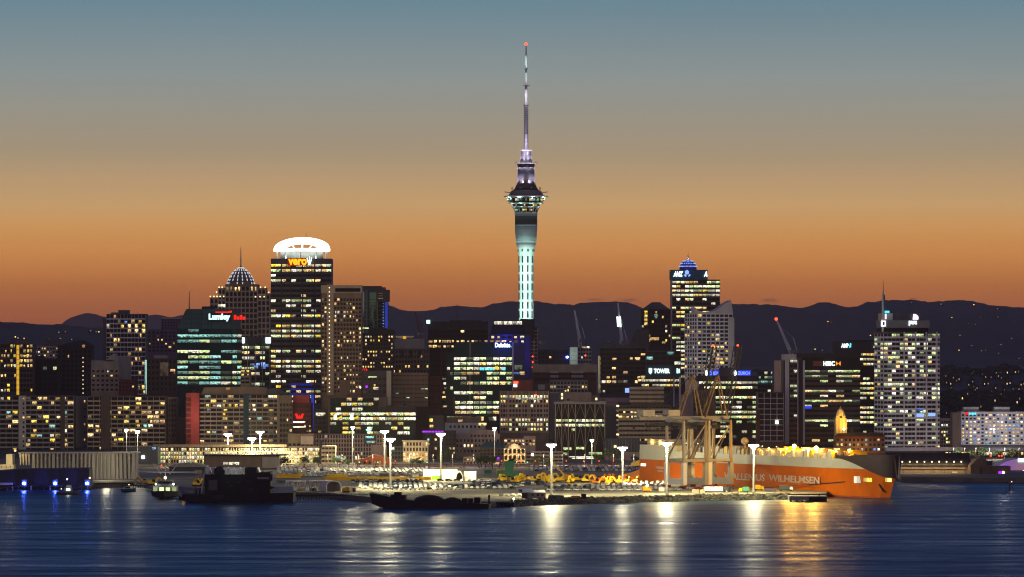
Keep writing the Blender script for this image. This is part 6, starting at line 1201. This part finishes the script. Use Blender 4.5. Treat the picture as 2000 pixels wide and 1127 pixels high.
# pale steel frames at the inner basin
for i, (px, n) in enumerate(((566, 2), (588, 2), (612, 2), (630, 2))):
    t, Y, s_ = ground_thing('steel_frame', f"pale steel lifting frame {['first','second','third','fourth'][i]} from the left at the inner basin", 'frame', px, 958.5, 0, 'steel frames at the inner basin'); w = 7.5*s_; m = MB()
    for x in (-w, -w*.4, w*.4, w):
        for y in (0, 4): m.box(x-.22, x+.22, y-.2, y+.2, 0, 5.6)
    m.build('posts', 'steel_white', t); MB().box(-w-.3, w+.3, -.3, 4.3, 5.5, 6).build('top_beam', 'steel_white', t); MB().tube((-w, 0, .4), (w, 0, 5.4), .14).tube((w, 0, .4), (-w, 0, 5.4), .14).build('brace', 'cream', t); MB().box(-w*.8, w*.7, 1, 3, 0, 1.4).build('load', 'yellow_paint' if i % 2 else 'charcoal', t)
# green hopper, diagonal boom crane, small trucks
t, Y, s_ = ground_thing('hopper', 'tall dark green hopper tower in the yard before the ornate facade', 'hopper', 995, 931); MB().slab([(-3, 0), (3, 0), (2.2, 4), (3.4, 8), (3.4, 10), (-3.4, 10), (-3.4, 8), (-2.2, 4)], 0, 5).build('body', 'greenpaint', t); MB().box(-8, -3, 1, 4, 0, 4).build('side_bin', 'greenpaint', t); MB().box(3.2, 7, 1, 4, 0, 3.4).build('side_bin', 'greenpaint', t)
t, Y, s_ = ground_thing('crawler_crane', 'yellow crane boom slanting down behind the excavators', 'crane', 1104, 936, 0); MB().tube((0, 0, 2), (-8.5, 0, 11.5), .5, .35, 6).build('boom', 'yellow_paint', t); MB().box(-1.6, 2.4, -1.3, 1.3, 1, 3).build('body', 'orange_paint', t); MB().box(-2.2, 2.6, -1.6, 1.6, 0, 1).build('track', 'rubber', t); MB().box(-9.6, -8.2, -.5, .5, 10.4, 12.4).build('boom_head', 'rust', t)
def truck(px, py, cabm, boxm, label, rz=0, L=6.5):
    t, Y, s_ = ground_thing('truck', label, 'truck', px, py, rz)
    CB = MB().slab([(L/2-1.8, .6), (L/2, .6), (L/2, 1.5), (L/2-.4, 2.5), (L/2-1.8, 2.5)], -1.1, 1.1).build('cab', cabm, t); MB().box(L/2-.5, L/2-.02, -.9, .9, 1.55, 2.3).build('windscreen', 'dark_glass', CB)
    MB().box(-L/2, L/2-2, -1.15, 1.15, .9, 3.2).build('box_body', boxm, t); MB().box(-L/2, L/2-.3, -.9, .9, .55, .85).build('chassis', 'rubber', t)
    for x in (-L/2+1, L/2-1.2):
        for y in (-1, 1): MB().lathe([(.48, -.15), (.48, .15)], 10).build('wheel', 'rubber', t, loc=(x, y, .48)).rotation_euler = (R(90), 0, 0)
    return t
truck(683, 961.5, 'darkred', 'white_paint', 'white box truck with a red cab right of the barrel tent', R(8), 7); truck(676, 962, 'yellow_paint', 'yellow_paint', 'small yellow truck at the mouth of the barrel tent', R(170), 4.5)
truck(1398, 961.5, 'white_paint', 'white_paint', 'long white box truck parked near the rock edge by the cranes', 0, 13); truck(1535, 959, 'white_paint', 'slate', 'white truck at the wharf end under the ship bow', R(5), 8); truck(1420, 961.5, 'black', 'charcoal', 'dark machine truck right of the long white truck', 0, 5); truck(1453, 961.8, 'yellow_paint', 'greenpaint', 'yellow and green tractor unit near the mast by the ship', R(180), 6); truck(1482, 958, 'yellow_paint', 'yellow_paint', 'yellow loader under the ship lettering', 0, 6)
t = truck(1264, 961, 'orange_paint', 'orange_paint', 'orange service vehicle flashing at the rock edge', 0, 5); MB().ball((0, -.6, 3.6), .6, 0, 8, 5).build('beacon', 'lamp_amber', t); lamp('beacon_light', 'POINT', (0, -2.5, 3.8), 900, (1, .35, .05), .4, t)
t, Y, s_ = ground_thing('pallet_stack', 'green and red stacked pontoons at the rock edge', 'stack', 1098, 974); MB().box(-8, 1, 0, 2, 0, .8).build('red_tray', 'darkred', t); MB().box(-7.6, 1, .2, 2, .85, 1.9).build('green_bale', 'greenpaint', t); MB().box(3, 12, 0, 2, 0, .7).build('red_tray', 'rust', t); MB().box(5, 10, .2, 2, .8, 1.6).build('yellow_bale', 'yellow_paint', t)
t, Y, s_ = ground_thing('winch', 'dark winch block at the rock edge right of the pontoons', 'winch', 1141, 974.5); MB().box(-1.6, 1.2, 0, 2, 0, 2.8).build('housing', 'charcoal', t); MB().tube((-1, 0, 2), (3, -1, .3), .25).build('arm', 'charcoal', t)

# ---------------------------------------------------------------- rock wall, pier, wharf piles
matte('rock', (.11, .105, .085), .9, .4, .6, streak=False, bump=.4); rk = MB(); rr = random.Random(8)
def along(pts, step):
    out = []
    for (xa, ya), (xb, yb) in zip(pts, pts[1:]):
        L = math.hypot(xb-xa, yb-ya); n = max(1, int(L/step)); out += [(xa + (xb-xa)*k/n, ya + (yb-ya)*k/n) for k in range(n)]
    return out
for (X, Y_) in along([G(1000, 978.5), G(1040, 976), G(1250, 970), G(1440, 966), G(1540, 964.5)], .62):
    for k in range(5):
        d = rr.uniform(-1, 9); z = 3.1 - d*.38; r = rr.uniform(.45, 1.25); rk.ball((X + rr.uniform(-.6, .6), Y_ - d, z - r*.3), r, 0, 6, 4, (rr.uniform(.8, 1.4), 1, rr.uniform(.6, .9)), .2)
tag(rk.build('rock_revetment', 'rock'), 'rough rock wall along the water edge of the yard', 'rocks', kind='stuff')
t = thing('timber_pier', 'low dark timber pier with piles right of the loaded barge', 'pier', (PX(978, 2215), 2215, 0))
MB().box(-9, 7.4, -3, 6, 1.7, 2.7).build('deck', 'black', t)
for k in range(8): MB().tube((-8.3 + k*2.15, -2.4, -2), (-8.3 + k*2.15, -2.4, 2), .33, n=8).build('pile', 'black', t)
MB().tube((7, -2.5, 2.7), (7, -2.5, 4.2), .12).build('lamp_post', 'steel_white', t); MB().ball((7, -2.5, 4.5), .5, 0, 8, 5).build('lamp', 'lamp_white', t); lamp('pier_lamp', 'POINT', (7, -3.2, 4.5), 260, (1, .95, .85), .3, t)
t = thing('wharf_end', 'square concrete dolphin at the right tip of the wharf', 'wharf', (PX(1580, 2290), 2290, 0)); MB().box(-11, 10, 0, 14, .6, 3.1).build('cap', 'concrete', t); MB().box(0, 10, -.6, 0, -1, 2.6).build('fender', 'black', t)
for k in range(7): MB().tube((-10 + k*3.2, .8, -2), (-10 + k*3.2, .8, .8), .5, n=8).build('pile', 'black', t)
MB().tube((6, 2, 3), (6, 2, 4.4), .3).build('bollard', 'charcoal', t)
# timber piles under the inner basin edge and left wharf
def pile_row(label, px0, px1, py, n, lampm=False):
    Y_ = GY(py); t = thing('wharf_piles', label, 'piles', (PX((px0+px1)/2, Y_), Y_ - .9, 0)); L = PX(px1, Y_) - PX(px0, Y_)
    for k in range(n): MB().tube((-L/2 + L*k/(n-1), 0, -2), (-L/2 + L*k/(n-1), 0, 3.4), .32, n=7).build('pile', 'darkbrown', t)
    MB().box(-L/2, L/2, -.25, .15, 2.2, 3.05).build('waling', 'black', t)
pile_row('row of timber piles along the inner basin wharf face', 556, 760, 966, 40); pile_row('row of timber piles under the wharf left of the fishing boat', 176, 300, 943.5, 30)

# ---------------------------------------------------------------- left wharf: silo, blue lit shed
Y = 2590.0; s = Y / F; t = thing('grain_silo', 'long fluted concrete silo building on the left wharf', 'silo', (PX(150, Y), Y, 2.9)); X_ = lambda p: PX(p, Y) - PX(150, Y); Z_ = lambda p: PZ(p, Y) - 2.9
MB().box(X_(62), X_(264), 3, 22, 0, Z_(885)).build('wall', 'concrete', t); MB().box(X_(35), X_(268), 2, 23, Z_(886.2), Z_(883.6)).build('roof_slab', 'concrete', t)
for k in range(26):
    px = 65 + k * 7.8; w = 2.6 if k % 5 else 4.6; MB().slab([(X_(px)-w*s*.9, Z_(936)), (X_(px)+w*s*.9, Z_(936)), (X_(px)+w*s*.5, Z_(886)), (X_(px)-w*s*.5, Z_(886))], 1.2, 3.2).build('flute', 'concrete', t)
    if k % 3 == 0: MB().box(X_(px)-.5, X_(px)+.5, 1.0, 1.3, Z_(896), Z_(892.5)).build('vent', 'cream', t)
MB().box(X_(12), X_(24), 0, 14, 0, Z_(887)).build('lit_end_block', 'cream', t); MB().box(X_(-8), X_(27), -2, 10, 0, Z_(907)).build('lit_annex', 'cream', t)
for k in range(4): MB().slab([(X_(38+k*5.5), Z_(886)), (X_(42+k*5.5), Z_(886)), (X_(41+k*5.5), Z_(908)), (X_(39.5+k*5.5), Z_(908))], -.5, 1.5).build('lit_rib', 'cream', t)
for k in range(3): MB().box(X_(3+k*9), X_(4.5+k*9), -2.3, -2, Z_(913), Z_(910)).build('annex_window', 'dark_glass', t)
lamp('silo_light', 'POINT', (X_(24), -14, Z_(893)), 7000, (1, .9, .5), .5, t); lamp('silo_light', 'POINT', (X_(215), -22, Z_(905)), 9000, (1, .9, .6), .6, t); MB().ball((X_(30), -1, Z_(880)), .7, 0, 8, 5).build('lamp', 'bulb', t)
Y = 2480.0; s = Y / F; t = thing('harbour_shed', 'long plain shed washed in blue light on piles at the left', 'shed', (PX(80, Y), Y, 0)); X_ = lambda p: PX(p, Y) - PX(80, Y); Z_ = lambda p: PZ(p, Y)
MB().slab([(X_(-20), 3), (X_(173), 3), (X_(173), Z_(917)), (X_(168), Z_(915)), (X_(30), Z_(917)), (X_(-20), Z_(921))], 3, 24).build('wall', 'charcoal', t); MB().box(X_(-20), X_(176), -1, 26, 2.2, 3.05).build('deck', 'black', t)
for k in range(9): MB().box(X_(15+k*17), X_(15.5+k*17), 2.85, 3, 3.1, Z_(922)).build('wall_seam', 'charcoal', t)
MB().box(X_(-10), X_(24), -.5, 3, 3.1, Z_(943)).build('low_annex', 'lilac', t)
for k in range(16): MB().tube((X_(-12+k*12.2), -.6, -2), (X_(-12+k*12.2), -.6, 2.3), .45, n=7).build('pile', 'brown' if k % 3 == 0 else 'black', t)
for px in (48, 108.5, 171): MB().tube((X_(px), -2.2, 0), (X_(px), -2.2, 3.6), .2).build('lamp_pile', 'charcoal', t); MB().ball((X_(px), -2.6, 4.1), .8, 0, 10, 6).build('blue_lamp', 'lamp_blue', t); MB().box(X_(px)-1.6, X_(px)+1.6, -1.7, -1.5, 2.4, 6.4).build('added_light_shield', 'charcoal', t)  # plates behind the lamps are added to keep blue light off the wall
MB().ball((X_(176), -2, 7.4), .6, 0, 8, 5).build('white_lamp', 'bulb', t)

# ---------------------------------------------------------------- boats
def hullmesh(L, B_, Hh, sheer=1.0, n=10):
    m = MB(); rows = 5
    for i in range(n+1):
        x = -L/2 + L*i/n; f = 1 if i < n*.6 else max(.03, 1 - ((i - n*.6)/(n*.4)) ** 1.8)
        zt = Hh + sheer * max(0, (i/n - .45)) ** 1.6 * 2
        for y, z in ((-B_/2*f, zt), (-B_/2*f*.9, zt*.35), (0, -.6), (B_/2*f*.9, zt*.35), (B_/2*f, zt)): m.v.append((x, y, z))
    for i in range(n):
        for j in range(4): m.f.append((i*5+j, i*5+j+1, (i+1)*5+j+1, (i+1)*5+j)); m.m.append(0)
        m.f.append((i*5+4, i*5, (i+1)*5, (i+1)*5+4)); m.m.append(0)
    m.f.append((0, 1, 2, 3, 4)); m.m.append(0); return m
def boat(name, label, px, wy, rz=0):
    Y_ = H * F / (wy - HZ); return thing(name, label, 'boat', (PX(px, Y_), Y_, 0), rz), Y_ / F
t, s = boat('fishing_boat', 'fishing boat with wide outrigger poles and a green lit deck, stern on', 323, 974, R(-90)); 
hullmesh(26, 16, 4.2, 1).build('hull', 'black', t); MB().box(-6, 4, -6.8, 6.8, 4, 7.4).build('deckhouse', 'grey', t); WH = MB().box(-3, 3, -4.6, 4.6, 7.4, 10.4).build('wheelhouse', 'grey', t); MB().box(3, 3.12, -4.2, 4.2, 8.6, 9.9).build('wheelhouse_window', 'dark_glass', WH)
for y in (-5.4, -1.8, 1.8, 5.4): MB().box(4.05, 4.25, y-1.2, y+1.2, 4.4, 6.6).build('lit_deck_bay', 'lit_green', t)
MB().tube((0, 0, 10), (0, 0, 20.5), .32, .2).build('mast', 'steel_white', t); MB().tube((0, -16, 15.4), (0, 18, 15.0), .55, .55).build('boom', 'steel_white', t)
for y in (-7, 7): MB().tube((0, y*.35, 14), (0, y, 20), .34, .25).build('outrigger', 'steel_white', t)
for y in (-5, 5): MB().ball((4.6, y, 8.4), .5, 0, 8, 5).build('work_lamp', 'lamp_white', t); lamp('work_light', 'POINT', (6.2, y, 8), 200, (.9, 1, .8), .3, t)
MB().ball((1, 0, 12), .8, 0, 8, 5).build('mast_lamp', 'lamp_warm', t); MB().ball((.5, -2.2, 19), .4, 0, 6, 4).build('red_lamp', 'lamp_red', t)
t, s = boat('tug_boat', 'small dark tug with a white mast lamp before the blue lit shed', 133, 966, R(8)); hullmesh(13.5, 5, 1.8, .8).build('hull', 'navy', t); MB().box(-2.5, 2.5, -1.8, 1.8, 1.6, 4).build('cabin', 'darkgrey', t); MB().box(-1.2, 2, -1.4, 1.4, 4, 5.6).build('wheelhouse', 'grey', t); MB().tube((-.5, 0, 5.6), (-.5, 0, 11), .15, .08).build('mast', 'charcoal', t); MB().tube((3.4, 0, 2), (4.6, 0, 8), .1).build('derrick', 'charcoal', t)
MB().box(-1.2, 1.2, -1.88, -1.8, 2.4, 3.6).build('cabin_window', 'sign_white', t); MB().ball((-.6, -.3, 9), .38, 0, 6, 4).build('mast_lamp', 'lamp_white', t); MB().ball((-4, -1.6, 3.4), .35, 0, 6, 4).build('deck_lamp', 'bulb', t); lamp('tug_light', 'POINT', (0, -3.4, 3.4), 160, (.95, 1, .9), .3, t)
t, s = boat('motor_boat', 'small teal launch moored left of the fishing boat', 252, 961, R(-20)); hullmesh(9, 3.8, 1.9, .6).build('hull', 'teal_boat', t); MB().slab([(-2.5, 1.8), (1.8, 1.8), (1.2, 3.4), (-2.3, 3.4)], -1.4, 1.4).build('cabin', 'pale', t); MB().box(-2, 1.2, -1.45, -1.4, 2.4, 3.1).build('cabin_window', 'dark_glass', t); MB().ball((.2, -.4, 4.4), .4, 0, 6, 4).build('lamp', 'bulb', t)
t, s = boat('work_boat', 'low work boat with an orange lit deck between the fishing boat and dark barge', 372, 977, R(180)); hullmesh(13, 6, 2.2, .5).build('hull', 'black', t); MB().box(-1, 3, -2, 2, 2, 5.2).build('cabin', 'concrete', t); MB().box(-.6, 2.6, -2.06, -2, 3.4, 4.6).build('cabin_window', 'lit_orange', t); MB().box(3.4, 5.6, -1.5, 1.5, 2, 3).build('orange_hatch', 'orange_paint', t); MB().tube((-3, 0, 2), (-3, 0, 9), .4, .3).build('funnel', 'charcoal', t); lamp('deck_light', 'POINT', (4.5, -3, 4.5), 160, (1, .5, .1), .3, t)
# the big dark barge carrying a plant house
t, s = boat('plant_barge', 'big black barge carrying a tall plant house with slanted roof vents', 463, 982); X_ = lambda p: (p - 463)*s; Z_ = lambda p: PZ(p, s*F)
MB().slab([(X_(355), Z_(965)), (X_(362), Z_(980)), (X_(528), -1.5), (X_(572), -1.5), (X_(573), Z_(962)), (X_(528), Z_(964)), (X_(398), Z_(966))], 0, 26).build('hull', 'black', t)
MB().box(X_(399), X_(528), 1.5, 22, Z_(970), Z_(927)).build('plant_house', 'black', t)
MB().add([(X_(528), 0, Z_(963)), (X_(572), 0, Z_(962)), (X_(568), 26, Z_(953)), (X_(528), 26, Z_(953))], [(0,1,2,3)]).build('deck', 'concrete', t)
for k in range(9):
    px = 402 + k*12
    if 420 < px < 436: continue
    MB().slab([(X_(px), Z_(927)), (X_(px+9), Z_(927)), (X_(px+4), Z_(914)), (X_(px-3), Z_(914))], 4, 20).build('roof_vent', 'steel_white', t)
MB().lathe([(9.6*s, 0), (9.6*s, 15)], 24).build('drum', 'black', t, loc=(X_(427), 16, Z_(921))).rotation_euler = (R(90), 0, 0)
MB().box(X_(420), X_(438), 1.2, 18, Z_(930), Z_(918)).build('drum_house', 'black', t); MB().box(X_(478), X_(501), 1.0, 18, Z_(930), Z_(914)).build('roof_cabin', 'black', t); MB().box(X_(501), X_(528), .9, 20, Z_(940), Z_(923)).build('end_house', 'black', t)
MB().box(X_(502), X_(525), .75, .9, Z_(936), Z_(932)).build('lit_slot', 'grey', t); MB().box(X_(407), X_(424), 1.2, 1.5, Z_(958), Z_(938)).build('tank', 'darkgrey', t); MB().box(X_(416), X_(437), -.2, 0, Z_(974), Z_(967)).build('name_board', 'charcoal', t)
for px, py in ((440, 940), (447, 947), (462, 940), (480, 938), (487, 955)): MB().box(X_(px), X_(px+7), 1.3, 1.5, Z_(py+4), Z_(py)).build('hatch', 'charcoal', t)
lamp('vent_fill_light', 'POINT', (X_(455), -7, Z_(902)), 900, (.95, 1, .9), .4, t)  # added light with no fixture, brightens the white roof vents
MB().slab([(X_(528), Z_(950)), (X_(536), Z_(953)), (X_(528), Z_(956))], 2, 10).build('gantry_arm', 'black', t); MB().tube((X_(392), 6, Z_(966)), (X_(400), 8, Z_(916)), .7, .5).build('white_leg', 'steel_white', t)
for px, h_ in ((382, 10), (390, 14)): MB().tube((X_(px), 3, Z_(968)), (X_(px), 3, Z_(968-h_)), .6, .5).build('bitt', 'black', t)
# loaded black barge
t, s = boat('loaded_barge', 'long black barge heaped with dark gravel in front of the yard', 840, 993, R(-4)); X_ = lambda p: (p - 840)*s; Z_ = lambda p: PZ(p, s*F)
MB().slab([(X_(722), Z_(963)), (X_(727), Z_(984)), (X_(760), -1), (X_(955), -1), (X_(957), Z_(984)), (X_(800), Z_(977))], -3, 12).build('hull', 'black', t)
def heap(px0, px1, top, base):
    a = (X_(px0) + X_(px1))/2; w = (X_(px1) - X_(px0))/2; m = MB(); z0 = Z_(base); hh = Z_(top) - z0
    prof = [(w*math.cos(k*math.pi/16), z0 + hh*math.sin(k*math.pi/16)**1.2) for k in range(9)]; m.lathe(prof, 22, 0, (a, 4), True, 6.5/w)
    m.v = [(x + random.uniform(-.12, .12), y + random.uniform(-.12, .12), z + random.uniform(-.1, .1)) for x, y, z in m.v]; m.build('gravel_heap', 'coal', t)
heap(804, 870, 967, 981); heap(862, 902, 971.5, 982)
MB().box(X_(762), X_(792), 0, 8, Z_(980), Z_(967)).build('deckhouse', 'black', t); MB().box(X_(769), X_(783), 1, 6, Z_(968), Z_(961.5)).build('wheelhouse', 'black', t)
for px, w in ((902, 10), (914, 9), (926, 12), (742, 6)): MB().box(X_(px), X_(px+w), 1, 8, Z_(984), Z_(973.5 if px != 926 else 972)).build('machine', 'black', t)
MB().tube((X_(955), 2, Z_(985)), (X_(955), 2, Z_(968)), .5).ball((X_(955), 2, Z_(969)), .7, 0, 8, 5).build('mooring_post', 'black', t); MB().box(X_(732), X_(737), .5, .7, Z_(972), Z_(969.5)).build('lit_porthole', 'lit_yellow', t)
t2, Y2, s2 = ground_thing('warning_light', 'bright orange lamp glowing on the yard behind the gravel heap', 'lamp', 847, 961); MB().tube((0, 0, 0), (0, 0, 2.4), .1).build('post', 'charcoal', t2); MB().ball((0, 0, 2.7), .9, 0, 8, 5).build('lamp', 'lamp_amber', t2); lamp('warning_light_light', 'POINT', (0, -1.6, 3), 500, (1, .35, .04), .4, t2)
t, s = boat('mooring_buoy', 'rounded rusty mooring buoy at the mouth of the inner basin', 581, 968); MB().ball((0, 0, .7), 1.6, 0, 12, 8, (1, 1, .85)).build('float', 'rust', t); MB().tube((0, 0, 1.8), (.2, 0, 4), .14).build('staff', 'charcoal', t); MB().box(-1, 1, -.3, .3, 1.6, 2).build('top_plate', 'rust', t)
t, s = boat('channel_marker', 'small dark channel marker on slanted legs in the water at far right', 1970, 958); MB().box(-2.2, 2.2, -.8, .8, 4.4, 4.9).build('platform', 'charcoal', t); MB().tube((.6, 0, -1), (.6, 0, 4.5), .5).tube((-2.6, 0, -1), (-1.2, 0, 4.5), .16).tube((3.2, 0, -1), (1.6, 0, 4.5), .16).build('legs', 'charcoal', t); MB().ball((1.8, -.5, 5.4), .34, 0, 6, 4).build('lamp', 'bulb', t); lamp('marker_light', 'POINT', (1.6, -1.4, 5.4), 90, (1, .85, .6), .3, t)

# ---------------------------------------------------------------- evening air
HAZE = True
if HAZE:
    m, t_, o_ = newmat('evening_air'); v = N(t_, 'ShaderNodeVolumePrincipled'); v.inputs['Color'].default_value = (.95, .76, .72, 1); v.inputs['Density'].default_value = 2.9e-5; v.inputs['Anisotropy'].default_value = .3
    t_.links.new(v.outputs[0], o_.inputs['Volume']); tag(MB().box(-5200, 5200, -60, 20500, -5, 400).build('haze', 'evening_air'), kind='stuff')
